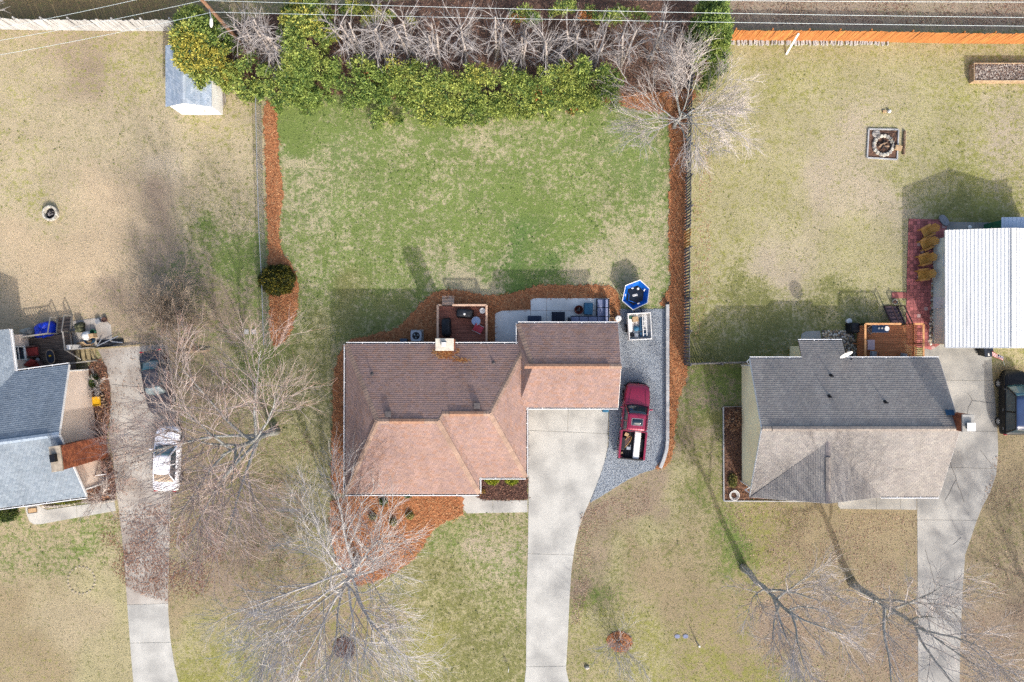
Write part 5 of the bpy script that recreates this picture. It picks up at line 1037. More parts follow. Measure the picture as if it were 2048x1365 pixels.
# ---------------------------------------------------------------- deck of the middle house
dz = .5; d0, d1 = P(878,612,dz), P(974,688,dz); dx0, dx1, dy0, dy1 = d0.x, d1.x, d1.y, d0.y
dk = thing('deck', 'red-brown wooden deck with pale railings behind the house', 'deck', ((dx0+dx1)/2,(dy0+dy1)/2,0))
bm_ = MB().box(0,dx1-dx0,-.061,.061,-.03,0); bme = mesh('board', bm_.v, bm_.f); bme.materials.append(M('deck_brown')); k = int((dy1-dy0)/.14)
for i in range(k): share('board', bme, dk, (dx0-dk.location.x, dy0+.07+i*.14-dk.location.y, dz+random.uniform(-.003,.003)))
mb = MB()
for x in (dx0+.05,(dx0+dx1)/2,dx1-.05): MB().bar((x,dy0,dz-.12),(x,dy1,dz-.12),.05,.17).build('joist', M('deck_brown'), dk, world=True)
def railing(parent, segs, z0, h, m_post, m_rail, m_bal, bal=.13, cap_w=.14, tops=True):
    for a, b_ in segs:
        a, b_ = Vector((a[0],a[1],z0)), Vector((b_[0],b_[1],z0)); Ln = (b_-a).length; d = (b_-a).normalized(); U = Vector((0,0,1))
        MB().bar(a+U*(h), b_+U*(h), cap_w,.035).build('top_rail', m_rail, parent, world=True, bevel=.008)
        MB().bar(a+U*.12, b_+U*.12, .04,.07).build('bottom_rail', m_post, parent, world=True)
        kk = max(1,int(round(Ln/1.5)))
        for i in range(kk+1): q = a+d*(Ln*i/kk); MB().obox(q.x,q.y,0.0,.09,.09,z0+h-.02,math.atan2(d.y,d.x)).build('post', m_post, parent, world=True)
        bb = MB().box(-.018,.018,-.018,.018,.12,h-.02); me_ = mesh('baluster', bb.v, bb.f); me_.materials.append(m_bal); nb = int(Ln/bal)
        par = Vector(parent.location); rz_ = parent.rotation_euler.z
        for i in range(1,nb):
            q = Matrix.Rotation(-rz_,3,'Z') @ (a+d*(Ln*i/nb)-par); share('baluster', me_, parent, (q.x,q.y,q.z))
s0, s1 = P(884,600,.3).x, P(908,600,.3).x
railing(dk, [((dx0,dy0),(dx0,dy1)),((dx1,dy0),(dx1,dy1)),((s1,dy1),(dx1,dy1)),((dx0,dy1),(s0-.02,dy1))], dz, .9, M('rail_pale'), M('rail_pale'), M('rail_pale'))
sty = thing('deck_stairs', 'three-tread wooden stairs leading off the red-brown deck', 'stairs', ((s0+s1)/2, dy1+.35, 0))
for i in range(3): 
    z = dz-.14*(i+1); y0 = dy1+.04+i*.23; MB().box(s0,s1,y0,y0+.11,z-.035,z).build('tread', M('rail_pale'), sty, world=True); MB().box(s0,s1,y0+.12,y0+.23,z-.035,z).build('tread', M('rail_pale'), sty, world=True)
mb = MB()
for x in (s0+.02,s1-.02): mb.add([(x-.02,dy1+.02,0),(x-.02,dy1+.73,0),(x-.02,dy1+.73,.05),(x-.02,dy1+.02,dz-.18),(x+.02,dy1+.02,0),(x+.02,dy1+.73,0),(x+.02,dy1+.73,.05),(x+.02,dy1+.02,dz-.18)],[(0,1,2,3),(7,6,5,4),(3,2,6,7),(0,4,5,1),(1,5,6,2),(0,3,7,4)])
mb.build('stringer', M('rail_pale'), sty, world=True)
def draped(name, label, c, sx, sy, h, rz, m_, cat, lobes=.1, seed=0, knob=None, taper=.8):
    """covered object: cloth shell over a box, wavy hem"""
    t = thing(name, label, cat, c, rz); rr = random.Random(seed); n_ = 40; rings = []
    for lev, (f, z) in enumerate(((1.06,0.02),(1.0,.25*h),(.97,.7*h),(.9,.93*h),(taper*.85,h),(taper*.4,h*1.02))):
        ring = []
        for k in range(n_):
            a = 2*math.pi*k/n_; e = 6; rad = (abs(math.cos(a))**e+abs(math.sin(a))**e)**(-1/e); wv = 1 + (lobes*(1-lev/5))*math.sin(k*.9*math.pi+seed)*rr.uniform(.3,1)
            ring.append((math.cos(a)*rad*sx/2*f*wv, math.sin(a)*rad*sy/2*f*wv, z + (rr.uniform(-.01,.01) if lev > 2 else 0)))
        rings.append(ring)
    mb = MB(); loft(mb, rings); mb.build('cover', m_, t, smooth=True)
    if knob: MB().lathe([(.05,0),(.08,.02),(.03,.06)],10,(knob[0],knob[1],h*1.02)).build('emblem', M('plastic_white'), t)
    return t
a = P(929,627,1.2); draped('covered_grill', 'wide black covered grill with white emblem at the deck rail', (a.x,a.y,dz), 1.15,.62,1.0,R(-4), M('black_cover'), 'covered grill', .1, 1, (.02,-.06))
a = P(892,655,1.15); draped('covered_grill', 'long black covered smoker standing along the left deck rail', (a.x,a.y,dz), .62,1.28,.95,R(2), M('black_cover'), 'covered grill', .07, 2)
def round_table(name, label, cat, px, z0, r_, h, m_, py=None, legs=3):
    c = P(px, py, z0+h); t = thing(name, label, cat, (c.x,c.y,z0)); MB().lathe([(r_*.96,h-.03),(r_,h-.015),(r_*.98,h)],28,(0,0,0)).build('table_top', m_, t)
    for k in range(legs): a = k*2*math.pi/legs+.4; MB().tube([(math.cos(a)*r_*.75,math.sin(a)*r_*.75,0),(math.cos(a)*r_*.5,math.sin(a)*r_*.5,h-.03)], .016, 6).build('leg', M('dark_metal'), t)
    return t
t = round_table('round_table', 'round pale blue glass-topped table beside the pink chair', 'table', 952, dz, .31, .5, M('table_blue'), 642.5)
mb = MB(); mb.lathe([(.3,.5),(.315,.505),(.315,.515),(.3,.52)],28,(0,0,0),close=False); mb.build('rim', M('pale_metal'), t)
c = P(965,622,dz+.6); t = thing('plant_stand', 'small white round stand in the deck corner', 'stand', (c.x,c.y,dz)); MB().lathe([(.14,0),(.17,.1),(.18,.55),(.2,.58),(.2,.6),(.17,.605),(.16,.59)],24).build('body', M('plastic_white'), t); MB().lathe([(.03,.6),(.02,.64)],8).build('knob', M('mat_grey'), t)
c = P(957,658,dz+.45); t = thing('deck_chair', 'pink fabric lounge chair beside the blue round table', 'chair', (c.x,c.y,dz), R(62))
mb = MB(); mb.grid(lambda u,v_: ((u-.5)*(.5+.06*v_), -.3+.62*v_, .4-.06*math.sin(v_*3.14)+max(0,v_-.62)*.55), 4, 8); o = mb.build('seat', M('pink_seat'), t, smooth=True); q = o.modifiers.new('thick','SOLIDIFY'); q.thickness = .02
for s in (-1,1):
    MB().tube([(s*.27,-.3,.4),(s*.28,.05,.36),(s*.3,.34,.58)], .014, 6).build('side_rail', M('plastic_white'), t)
    for y in (-.26,.2): MB().tube([(s*.27,y,0),(s*.27,y,.37)], .014, 6).build('leg', M('plastic_white'), t)
# condenser and the grey box beside it
c = P(832,672,.75); ac = thing('air_conditioner', 'square white air conditioner unit with black fan on the pine straw', 'air conditioner', (c.x,c.y,.05)); S2 = .37
mb = MB(); mb.box(-S2,S2,-S2,S2,.03,.68); mb.build('body', M('dark_metal'), ac, bevel=.03)
mb = MB(); n_ = 32; outer = [(math.cos(2*math.pi*k/n_), math.sin(2*math.pi*k/n_)) for k in range(n_)]; vs = []; sq = lambda c_,s_: (lambda e: (c_*e*S2*1.02, s_*e*S2*1.02))((abs(c_)**8+abs(s_)**8)**(-1/8))
for z, inner in ((.7,0),(.7,1),(.66,1)):
    for c_, s_ in outer: x, y = (c_*.265,s_*.265) if inner else sq(c_,s_); vs.append((x,y,z))
vs += [(*sq(c_,s_),.64) for c_, s_ in outer]
mb.add(vs, [(k,(k+1)%n_,n_+(k+1)%n_,n_+k) for k in range(n_)]+[(n_+k,n_+(k+1)%n_,2*n_+(k+1)%n_,2*n_+k) for k in range(n_)]+[(3*n_+k,3*n_+(k+1)%n_,(k+1)%n_,k) for k in range(n_)]); mb.build('top_panel', M('ac_white'), ac)
MB().lathe([(.262,.67),(.262,.674)],24).build('fan_well', M('soot'), ac)
for k in range(3): a_ = k*2.094+.5; mb = MB(); mb.add([(math.cos(a_-.35)*.07,math.sin(a_-.35)*.07,.685),(math.cos(a_-.45)*.2,math.sin(a_-.45)*.2,.685),(math.cos(a_+.25)*.2,math.sin(a_+.25)*.2,.70),(math.cos(a_+.35)*.07,math.sin(a_+.35)*.07,.695)],[(0,1,2,3)]); mb.build('fan_blade', M('glass_pale'), ac)
MB().lathe([(.06,.67),(.06,.71)],12).build('fan_hub', M('black_plastic'), ac); MB().box(-.45,.45,-.45,.45,0,.03).build('pad', M('concrete_old'), ac)
for k in range(8): mb = MB(); MB().box(-S2-.006,S2+.006,-S2-.006,S2+.006,.1+k*.065,.115+k*.065).build('louvre', M('ac_white'), ac)
c = P(807,683,.6); t = thing('utility_box', 'grey-blue lidded utility box against the back wall', 'utility box', (c.x,c.y,.05)); MB().box(-.22,.22,-.17,.17,0,.52).build('body', M('cushion_teal'), t, bevel=.02); MB().box(-.24,.24,-.19,.19,.52,.58).build('lid', mat('box_lid', C(96,110,128), C(80,94,112), scale=4), t, bevel=.02)

# ---------------------------------------------------------------- patio furniture behind the garage
def at(px, py, z=0.0): return P(px, py, z)
sfa = thing('sectional_sofa', 'grey-blue L-shaped sectional sofa with dark frame on the patio', 'sofa', (P(1190,640).x, P(1190,640).y, .05))
def rbox(parent, nm, a, b_, z0, z1, m_, bev=.04):
    p0, p1 = P(a[0],a[1],z1), P(b_[0],b_[1],z1); return MB().box(min(p0.x,p1.x),max(p0.x,p1.x),min(p0.y,p1.y),max(p0.y,p1.y),z0,z1).build(nm, m_, parent, world=True, bevel=bev)
rbox(sfa,'frame',(1193,598),(1217,646),.06,.3,M('wicker_dark')); rbox(sfa,'frame',(1142,632),(1193,652),.06,.298,M('wicker_dark'))
for a, b_ in (((1195,599),(1210,615)),((1195,616),(1210,633)),((1195,634),(1210,650))): rbox(sfa,'seat_cushion',a,b_,.302,.45,M('cushion_blue'))
for a, b_ in (((1142,634),(1158,652)),((1159,634),(1176,652)),((1177,634),(1194,652))): rbox(sfa,'seat_cushion',a,b_,.302,.45,M('cushion_blue'))
for a, b_ in (((1211,599),(1216,615)),((1211,616),(1216,633)),((1211,634),(1216,650))): rbox(sfa,'back_cushion',a,b_,.4,.78,M('cushion_blue'),.03)
rbox(sfa,'back_frame',(1217,598),(1219,652),.06,.74,M('wicker_dark'),.01); rbox(sfa,'arm',(1137,635),(1141,652),.06,.6,M('wicker_dark'),.02)
c = P(1177,618,.42); t = thing('ottoman', 'square teal-blue ottoman beside the fire bowl', 'ottoman', (c.x,c.y,.05), R(-2)); MB().box(-.31,.31,-.42,.42,.05,.3).build('base', M('wicker_dark'), t, bevel=.03); MB().box(-.31,.31,-.42,.42,.302,.4).build('cushion', M('cushion_teal'), t, bevel=.05)
mb = MB()
for a, b_ in (((-.26,-.37),(.26,-.37)),((.26,-.37),(.26,.37)),((.26,.37),(-.26,.37)),((-.26,.37),(-.26,-.37))): mb.tube([(a[0],a[1],.402),(b_[0],b_[1],.402)], .012, 6)
mb.build('piping', M('cushion_teal'), t)
c = P(1157.5,620,.35); t = thing('fire_bowl', 'rust-red round fire bowl on the patio', 'fire pit', (c.x,c.y,.05)); MB().lathe([(.12,.1),(.26,.18),(.32,.33),(.3,.35),(.25,.22),(.1,.14)],24).build('bowl', M('rust'), t, smooth=True)
for k in range(3): a_ = k*2.09; MB().tube([(math.cos(a_)*.28,math.sin(a_)*.28,0),(math.cos(a_)*.2,math.sin(a_)*.2,.18)],.02,6).build('leg', M('dark_metal'), t)
for k in range(5): a_ = k*1.25; MB().tube([(math.cos(a_)*.16,math.sin(a_)*.16,.25),(-math.cos(a_+.5)*.08,-math.sin(a_+.5)*.08,.29)],.03,6).build('log', M('ash' if k%2 else 'soot'), t)
def slat_table(name, label, px0, py0, px1, py1, h, m_, n_s):
    p0, p1 = P(px0,py0,h), P(px1,py1,h); t = thing(name, label, 'table', ((p0.x+p1.x)/2,(p0.y+p1.y)/2,.05)); hx, hy = abs(p1.x-p0.x)/2, abs(p1.y-p0.y)/2
    for i in range(n_s): x = -hx+(i+.5)*2*hx/n_s; MB().box(x-hx/n_s+.008,x+hx/n_s-.008,-hy,hy,h-.08,h-.05).build('slat', m_, t)
    for sx in (-1,1):
        for sy in (-1,1): MB().obox(sx*(hx-.05),sy*(hy-.05),0,.05,.05,h-.08).build('leg', m_, t)
    MB().box(-hx+.03,hx-.03,-hy+.03,hy-.03,h-.14,h-.085).build('apron', m_, t); return t
slat_table('patio_table', 'black slatted table on the patio behind the garage', 1103,624,1130,660,.7, M('wicker_dark'), 8)
slat_table('storage_bench', 'low dark blue bench against the patio wall', 1055,632,1083,655,.45, mat('bench_blue', C(58,74,100), C(46,60,84), scale=5, rough=.7), 4)
c = P(1237,637.5,.75); t = thing('bin', 'round white-lidded bin at the garage corner', 'bin', (c.x,c.y,.035)); MB().lathe([(.16,0),(.19,.66),(.19,.68)],24).build('drum', M('plastic_white'), t); MB().lathe([(.205,.66),(.21,.71),(.15,.735),(.02,.74)],24).build('lid', M('plastic_white'), t); MB().lathe([(.03,.74),(.02,.765)],10).build('knob', M('mat_grey'), t)
c = P(1224,640,.3); t = thing('crate', 'small open wooden crate beside the white-lidded bin', 'crate', (c.x,c.y,.05))
for s in (-1,1): 
    for z in (.02,.13): MB().box(-.16,.16,s*.14-.01,s*.14+.01,z,z+.08).build('slat', M('lumber'), t); MB().box(s*.16-.01,s*.16+.01,-.13,.13,z,z+.08).build('slat', M('lumber'), t)
MB().box(-.15,.15,-.13,.13,0,.02).build('base', M('lumber_grey'), t); MB().lathe([(.06,.02),(.08,.12),(.06,.2)],10,(.02,.02,0)).build('pot', M('wicker_brown'), t)
# blue hexagonal tub
c = P(1271,590.5,1.0); tb = thing('hexagonal_tub', 'blue hexagonal open tub with white rim and black floor on the lawn edge', 'tub', (c.x,c.y,0), R(8)); hexa = [(1.0,.28),(.56,.86),(-.25,.95),(-.92,.42),(-.98,-.28),(-.36,-1.02),(.52,-.82),(.96,-.35)]
hexa = [(.98,.30),(.42,.98),(-.62,.74),(-.99,-.28),(-.34,-1.0),(.72,-.66)]
def hx_ring(f, z): return [(x*f,y*f,z) for x,y in hexa]
mb = MB(); loft(mb, [hx_ring(.8,.55),hx_ring(.88,.6),hx_ring(1.0,1.12),hx_ring(1.02,1.16),hx_ring(.96,1.16),hx_ring(.9,1.1),hx_ring(.68,.78)], False); mb.build('shell', M('blue_tub'), tb, bevel=.03)
MB().prism([(x*.7,y*.7) for x,y in hexa],.74,.78).build('floor', M('tub_floor'), tb); mb = MB(); loft(mb, [hx_ring(1.0,1.13),hx_ring(1.035,1.15),hx_ring(1.03,1.19),hx_ring(.985,1.17)], False); mb.build('rim', M('plastic_white'), tb)
for i, (x,y,rz_) in enumerate(((-.14,.5,.1),(.66,.26,1.1),(-.72,.1,1.3),(.12,-.62,.1))): MB().obox(x,y,.98,.16,.08,.05,rz_).build('clip', M('plastic_white'), tb, bevel=.01)
MB().lathe([(.08,.8),(.085,.83),(.06,.84)],14,(.28,.42,0)).build('drain_cap', M('plastic_white'), tb)
mb = MB(); mb.obox(0,0,.785,.34,.15,.02,.1); mb.build('grate', M('plastic_white'), tb, bevel=.01)
for k in range(3): MB().obox(-.1+k*.1,-.01+k*.01,.806,.06,.08,.006,.1).build('slot', M('mat_grey'), tb)
mb = MB(); mb.tube([(-.62,.5,.84),(-.42,.1,.86),(-.5,-.3,.84),(.1,-.62,.84)], .025, 6); mb.build('hose', M('blue_tub'), tb, smooth=True)
for x,y in hexa: MB().tube([(x*.74,y*.74,0),(x*.8,y*.8,.6)], .04, 6).build('leg', M('dark_metal'), tb)
# white-rimmed utility trailer with its load
c = P(1280,653,.95); tl = thing('utility_trailer', 'white-rimmed utility trailer on the gravel loaded with tools', 'trailer', (c.x,c.y,.035), R(3)); hx, hy = .82, .95; tt = .9
for x0,x1,y0,y1 in ((-hx,hx,hy-.07,hy),(-hx,hx,-hy,-hy+.07),(-hx,-hx+.07,-hy+.071,hy-.071),(hx-.07,hx,-hy+.071,hy-.071)): MB().box(x0,x1,y0,y1,.42,tt).build('side_wall', M('plastic_white'), tl, bevel=.02)
MB().box(-hx+.06,hx-.06,-hy+.06,hy-.06,.4,.45).build('floor', M('plastic_white'), tl)
for s in (-1,1): wheel(tl, s*(hx+.02), -.1, .28, .18)
mb = MB(); mb.bar((-.3,hy,.4),(0,hy+.9,.38),.06,.08); mb.bar((.3,hy,.4),(0,hy+.9,.38),.06,.08); mb.obox(0,hy+.9,.0,.05,.05,.4); mb.build('tongue', M('dark_metal'), tl)
def in_tr(x, y, z): c_, s_ = math.cos(R(3)), math.sin(R(3)); return Vector((tl.location.x+x*c_-y*s_, tl.location.y+x*s_+y*c_, z))
zf = .49
def loose(nm, lab, cat, x, y, mb, m_, rz_=0.0, bev=0.0):
    o = mb.build(nm, m_, bevel=bev); 
    a_ = in_tr(x,y,zf); o.location = (a_.x,a_.y,zf); o.rotation_euler = (0,0,R(3)+rz_); tag(o, lab, cat); return o
def ladder(L_, w_, n_):
    mb = MB()
    for s in (-1,1): mb.bar((s*w_/2,-L_/2,.04),(s*w_/2,L_/2,.04),.05,.07)
    for i in range(n_): y = -L_/2+(i+.5)*L_/n_; mb.bar((-w_/2,y,.04),(w_/2,y,.04),.03,.03)
    return mb
o = loose('step_ladder', 'white step ladder lying in the utility trailer', 'ladder', .36, .05, ladder(1.5,.26,5), M('plastic_white')); o.location.z = zf+.26
loose('tool_case', 'large dark blue case in the lower corner of the utility trailer', 'case', .3,-.58, MB().box(-.3,.3,-.18,.18,0,.25), M('tool_blue'),.05,.02)
loose('tool_case', 'narrow blue case under the ladder in the utility trailer', 'case', .16,.15, MB().box(-.14,.14,-.5,.5,0,.22), M('tool_blue'),-.1,.02)
loose('carton', 'pale carton at the top of the utility trailer', 'carton', -.26,.52, MB().box(-.2,.2,-.18,.18,0,.3), M('cardboard'),.1,.01)
loose('carton', 'flat white carton along the left wall of the utility trailer', 'carton', -.6,.1, MB().box(-.1,.1,-.45,.45,0,.12), M('plastic_white'),0,.01)
loose('bag', 'grey sack slumped in the middle of the utility trailer', 'bag', -.2,-.15, MB().lathe([(.14,0),(.2,.06),(.18,.18),(.06,.26)],12), M('cushion_teal'))
loose('bag', 'white crumpled bag near the lower end of the utility trailer', 'bag', -.22,-.62, MB().lathe([(.16,0),(.2,.05),(.14,.16),(.05,.2)],9), M('plastic_white'))
loose('bag', 'dark bundle in the lower left of the utility trailer', 'bag', -.5,-.55, MB().lathe([(.12,0),(.16,.06),(.1,.2)],8), M('black_cover'))
loose('rake', 'long pole rake lying across the utility trailer', 'rake', -.38,-.2, MB().bar((0,-.6,.12),(0,.6,.2),.03,.03).bar((-.16,-.6,.12),(.16,-.6,.12),.03,.03), M('dark_metal'),-.25)
loose('green_tray', 'small green tray in the upper corner of the utility trailer', 'tray', -.5,.66, MB().box(-.14,.14,-.1,.1,0,.1), M('green_plastic'),.1,.01)
_u = ['','first','second','third','fourth','fifth','sixth','seventh','eighth','ninth','tenth','eleventh','twelfth','thirteenth','fourteenth','fifteenth','sixteenth','seventeenth','eighteenth','nineteenth']
_t = {2:('twenty','twentieth'),3:('thirty','thirtieth'),4:('forty','fortieth'),5:('fifty','fiftieth'),6:('sixty','sixtieth')}
ORD = [_u[k] if k < 20 else (_t[k//10][1] if k%10 == 0 else _t[k//10][0]+'-'+_u[k%10]) for k in range(1,70)]
# ---------------------------------------------------------------- orange deck of the right-hand house
dz2 = .7; q0, q1 = P(1730,648,dz2), P(1818,720,dz2)
dk2 = thing('deck', 'orange stained wooden deck with slatted railings behind the grey roof', 'deck', ((q0.x+q1.x)/2,(q0.y+q1.y)/2,0)); X0, X1, Y0, Y1 = P(1716,0,dz2).x, P(1830,0,dz2).x, wy1+.05, P(0,649,dz2).y
bm_ = MB().box(0,X1-X0,-.061,.061,-.03,0); bme = mesh('board', bm_.v, bm_.f); bme.materials.append(M('deck_orange'))
for i in range(int((Y1-Y0)/.14)): share('board', bme, dk2, (X0-dk2.location.x, Y0+.07+i*.14-dk2.location.y, dz2+random.uniform(-.003,.003)))
mb = MB()
for x in (X0+.05,(X0+X1)/2,X1-.05): MB().bar((x,Y0,dz2-.12),(x,Y1,dz2-.12),.05,.17).build('joist', M('deck_orange'), dk2, world=True)
sxa, sxb = P(1786,640,dz2).x, P(1812,640,dz2).x
railing(dk2, [((X0,Y0),(X0,Y1)),((X1,Y0),(X1,Y1)),((X0,Y1),(sxa,Y1)),((sxb,Y1),(X1,Y1))], dz2, 1.0, M('deck_orange'), M('rail_orange'), M('deck_orange'))
st2 = thing('deck_stairs', 'purple-grey wooden stairs with dark rails dropping from the orange deck', 'stairs', (P(1797,622).x, P(1797,622).y, 0))
for i in range(5):
    z = dz2-.12*(i+1)+.02; y0 = Y1+.06+i*.25; xs_ = -.05*i; MB().box(sxa+xs_-.02,sxb+xs_-.15,y0,y0+.235,z-.04,z).build('tread', M('tread_purple'), st2, world=True)
for s, xx in ((0,sxa-.02),(1,sxb-.02)):
    a, b_ = Vector((xx,Y1,dz2+.9)), Vector((xx-.25,Y1+1.3,.95)); MB().bar(a,b_,.07,.05).build('handrail', M('wicker_brown'), st2, world=True); MB().bar((b_.x,b_.y,0),b_,.07,.07).build('post', M('wicker_brown'), st2, world=True)
    MB().bar(a-Vector((0,0,.95)),b_-Vector((0,0,.9)),.04,.2).build('stringer', M('tread_purple'), st2, world=True)
c = P(1761,657,dz2+.75); t = thing('patio_table', 'dark navy rectangular table on the orange deck', 'table', (c.x,c.y,dz2)); MB().box(-.58,.58,-.3,.3,.68,.72).build('table_top', M('table_navy'), t, bevel=.015)
for sx in (-1,1):
    for sy in (-1,1): MB().obox(sx*.52,sy*.25,0,.05,.05,.68).build('leg', M('dark_metal'), t)
tt_ = Vector(t.location)
for i, dx in enumerate((-.12,.1)):
    o = MB().lathe([(.05,0),(.055,.09),(.045,.09),(.04,.02)],12,(0,0,0)).build('mug', M('plastic_white'), None); o.location = tt_+Vector((dx,0,.72)); tag(o, ('white mug on the left part of the navy table','white mug in the middle of the navy table')[i], 'mug')
o = MB().lathe([(.06,0),(.16,.015),(.17,.03),(.15,.025)],20,(0,0,0)).build('plate', M('plastic_white')); o.location = tt_+Vector((.46,-.03,.72)); tag(o, 'round white plate at the right end of the navy table', 'plate')
def folding_chair(label, px, py, rz_, m_, z0=dz2, nm='deck_chair'):
    c = P(px,py,z0+.45); t = thing(nm, label, 'chair', (c.x,c.y,z0), rz_, 'chairs on the orange deck'); MB().box(-.24,.24,-.24,.24,.4,.44).build('seat', m_, t, bevel=.02)
    mb = MB(); mb.grid(lambda u,v_: ((u-.5)*.48, .24+.12*v_, .44+.42*v_), 3, 3); o = mb.build('backrest', m_, t); q = o.modifiers.new('thick','SOLIDIFY'); q.thickness = .03
    for sx in (-1,1):
        for sy in (-1,1): MB().tube([(sx*.22,sy*.22,0),(sx*.22,sy*.2,.4)], .015, 6).build('leg', M('dark_metal'), t)
        MB().tube([(sx*.26,-.2,.62),(sx*.26,.24,.64)], .02, 6).build('arm', M('dark_metal'), t)
folding_chair('tan folding chair at the left end of the navy table', 1742,661,R(35), mat('chair_tan', C(160,140,128), C(140,120,110), scale=4))
folding_chair('grey chair by the lower left deck rail below the white table', 1747,710,R(175), M('mat_grey')); folding_chair('grey chair by the lower right deck rail against the roof', 1808,714,R(170), M('mat_grey'))
c = P(1743,690,dz2+.45); t = thing('side_table', 'pale lilac side table beside the left deck rail', 'table', (c.x,c.y,dz2)); MB().box(-.25,.25,-.35,.35,.38,.42).build('table_top', mat('lilac', C(206,186,190), C(188,168,174), scale=4), t, bevel=.03)
for sx in (-1,1):
    for sy in (-1,1): MB().obox(sx*.2,sy*.3,0,.04,.04,.38).build('leg', M('plastic_white'), t)
c = P(1712,656,.9); draped('covered_grill', 'black covered kettle grill beside the orange deck', (c.x,c.y,0), .62,.75,.95,0, M('black_cover'), 'covered grill', .08, 5)
c = P(1699,642.5,.35); t = thing('bucket', 'white round bucket on the shaded lawn left of the orange deck', 'bucket', (c.x,c.y,0)); MB().lathe([(.14,0),(.18,.33),(.17,.33),(.13,.03)],20).build('drum', M('plastic_white'), t); MB().lathe([(.19,.32),(.19,.35),(.03,.37)],20).build('lid', M('plastic_white'), t)
c = P(1792,604,.3); t = thing('stone_planter', 'round pale stone planter at the foot of the deck stairs', 'planter', (c.x,c.y,0)); MB().lathe([(.14,0),(.2,.22),(.18,.24),(.15,.18)],10).build('bowl', M('stone_white'), t); MB().lathe([(.15,.18),(.08,.24)],8).build('soil', M('soil_brown'), t)
# adirondack chairs on the red patio
def adirondack():
    t = thing('adirondack_chair', '', 'chair', (0,0,0), 0, 'golden chairs on the red paver patio'); m_ = M('chair_gold')
    for i in range(5): y = -.3+i*.13; z = .36-.03*i; MB().box(-.27,.27,y-.055,y+.055,z-.02,z).build('seat_slat', m_, t)
    for i in range(5):
        x = -.22+i*.11; tp = 1.0-.05*abs(i-2)**1.5; mb = MB(); mb.bar((x,.26,.24),(x*1.12,.26+.34*(tp-.24)/.7,tp*.92),.1,.025); mb.build('back_slat', m_, t)
    for s in (-1,1):
        MB().box(s*.36-.07,s*.36+.07,-.4,.34,.56,.585).build('arm', M('picket_gold'), t); MB().obox(s*.33,-.33,0,.06,.1,.56).build('front_leg', m_, t); mb = MB(); mb.bar((s*.29,-.36,.28),(s*.29,.5,.03),.04,.12); mb.build('side_rail', m_, t); MB().obox(s*.33,.3,.1,.05,.09,.46).build('rear_post', m_, t)
    return t
ad = adirondack(); labs = ['golden adirondack chair nearest the grey mat at the patio top','second golden adirondack chair from the grey mat','third golden adirondack chair from the grey mat','golden adirondack chair nearest the outbuilding door']
for i, (px, py, rz_) in enumerate(((1855,463,-62),(1853,488,-66),(1849,519,-72),(1847,550,-82))):
    c = P(px,py,.45); o = ad if i == 0 else copy_tree(ad); o.location = (c.x,c.y,.045); o.rotation_euler = (0,0,R(rz_)); o['label'] = labs[i]
c = P(1888.5,441,.12); o = MB().prism([tuple(p_) for p_ in smooth_poly([(-.26,-.44),(.26,-.44),(.26,.44),(-.26,.44)],2)],0,.1).build('sled_tray', M('mat_grey'), bevel=.02); o.location = (c.x,c.y,.045); o.rotation_euler = (0,0,R(38)); tag(o, 'grey rounded plastic tray lying at the patio corner', 'tray')
o = MB().lathe([(.1,0),(.16,.05),(.08,.12)],7,(0,0,0)).build('white_rag', M('plastic_white')); c = P(1940,455,.1); o.location = (c.x,c.y,.05); tag(o, 'small white rag on the shaded concrete strip', 'rag')
# trash cart, flag
c = P(1978,704,1.0); t = thing('trash_cart', 'dark wheeled trash cart under the white roof edge', 'trash cart', (c.x,c.y,0), R(5)); mb = MB(); loft(mb, [[(-.22,-.24,.1),(.22,-.24,.1),(.22,.24,.1),(-.22,.24,.1)],[(-.3,-.32,.95),(.3,-.32,.95),(.3,.32,.95),(-.3,.32,.95)]]); mb.build('body', M('black_plastic'), t, bevel=.03); MB().box(-.32,.32,-.36,.34,.95,1.02).build('lid', M('wicker_dark'), t, bevel=.03); MB().bar((-.25,.4,.92),(.25,.4,.92),.04,.04).build('handle', M('black_plastic'), t)
for s in (-1,1): MB().lathe([(.12,-.04),(.12,.04)],14,(s*.26,.24,.12),'x').build('wheel', M('rubber'), t)
MB().obox(-.05,-.2,1.02,.1,.18,.004).build('sticker', M('plastic_white'), t)
c = P(2011,736,0); fl_ = thing('flag', 'small red white and blue flag on a tilted pole near the minivan', 'flag', (c.x,c.y,0)); pt_ = P(2006,722,1.35)-Vector((c.x,c.y,0)); MB().tube([(0,0,0),tuple(pt_)],.014,6).build('pole', M('pale_metal'), fl_)
o0 = pt_; dx_, dy_ = P(1984,712,1.35)-P(2006,722,1.35), Vector((.06,.3,-.12))
for i in range(7):
    mb = MB(); mb.grid(lambda u,v_: tuple(o0 + dx_*u + dy_*((i+v_)/7.0) + Vector((0,0,.05*math.sin(u*7+i*.3)))), 8, 1); o = mb.build('stripe', M('flag_red' if i%2 == 0 else 'flag_white'), fl_, smooth=True)
mb = MB(); mb.grid(lambda u,v_: tuple(o0 + dx_*u*.4 + dy_*(.45+v_*.55) + Vector((0,0,.012+.05*math.sin(u*2.8+1.2)))), 5, 3); cn_ = mb.build('canton', M('flag_blue'), fl_, smooth=True)
for i in range(3):
    for j in range(3): c_ = o0 + dx_*(.06+.12*i) + dy_*(.53+.18*j) + Vector((0,0,.028+.05*math.sin((.15+.3*i)*2.8+1.2))); mb = MB(); mb.add([(c_.x+math.cos(k*.628+.3)*(.016 if k%2 else .034), c_.y+math.sin(k*.628+.3)*(.016 if k%2 else .034), c_.z) for k in range(10)], [tuple(range(10))]); mb.build('star', M('flag_white'), cn_)

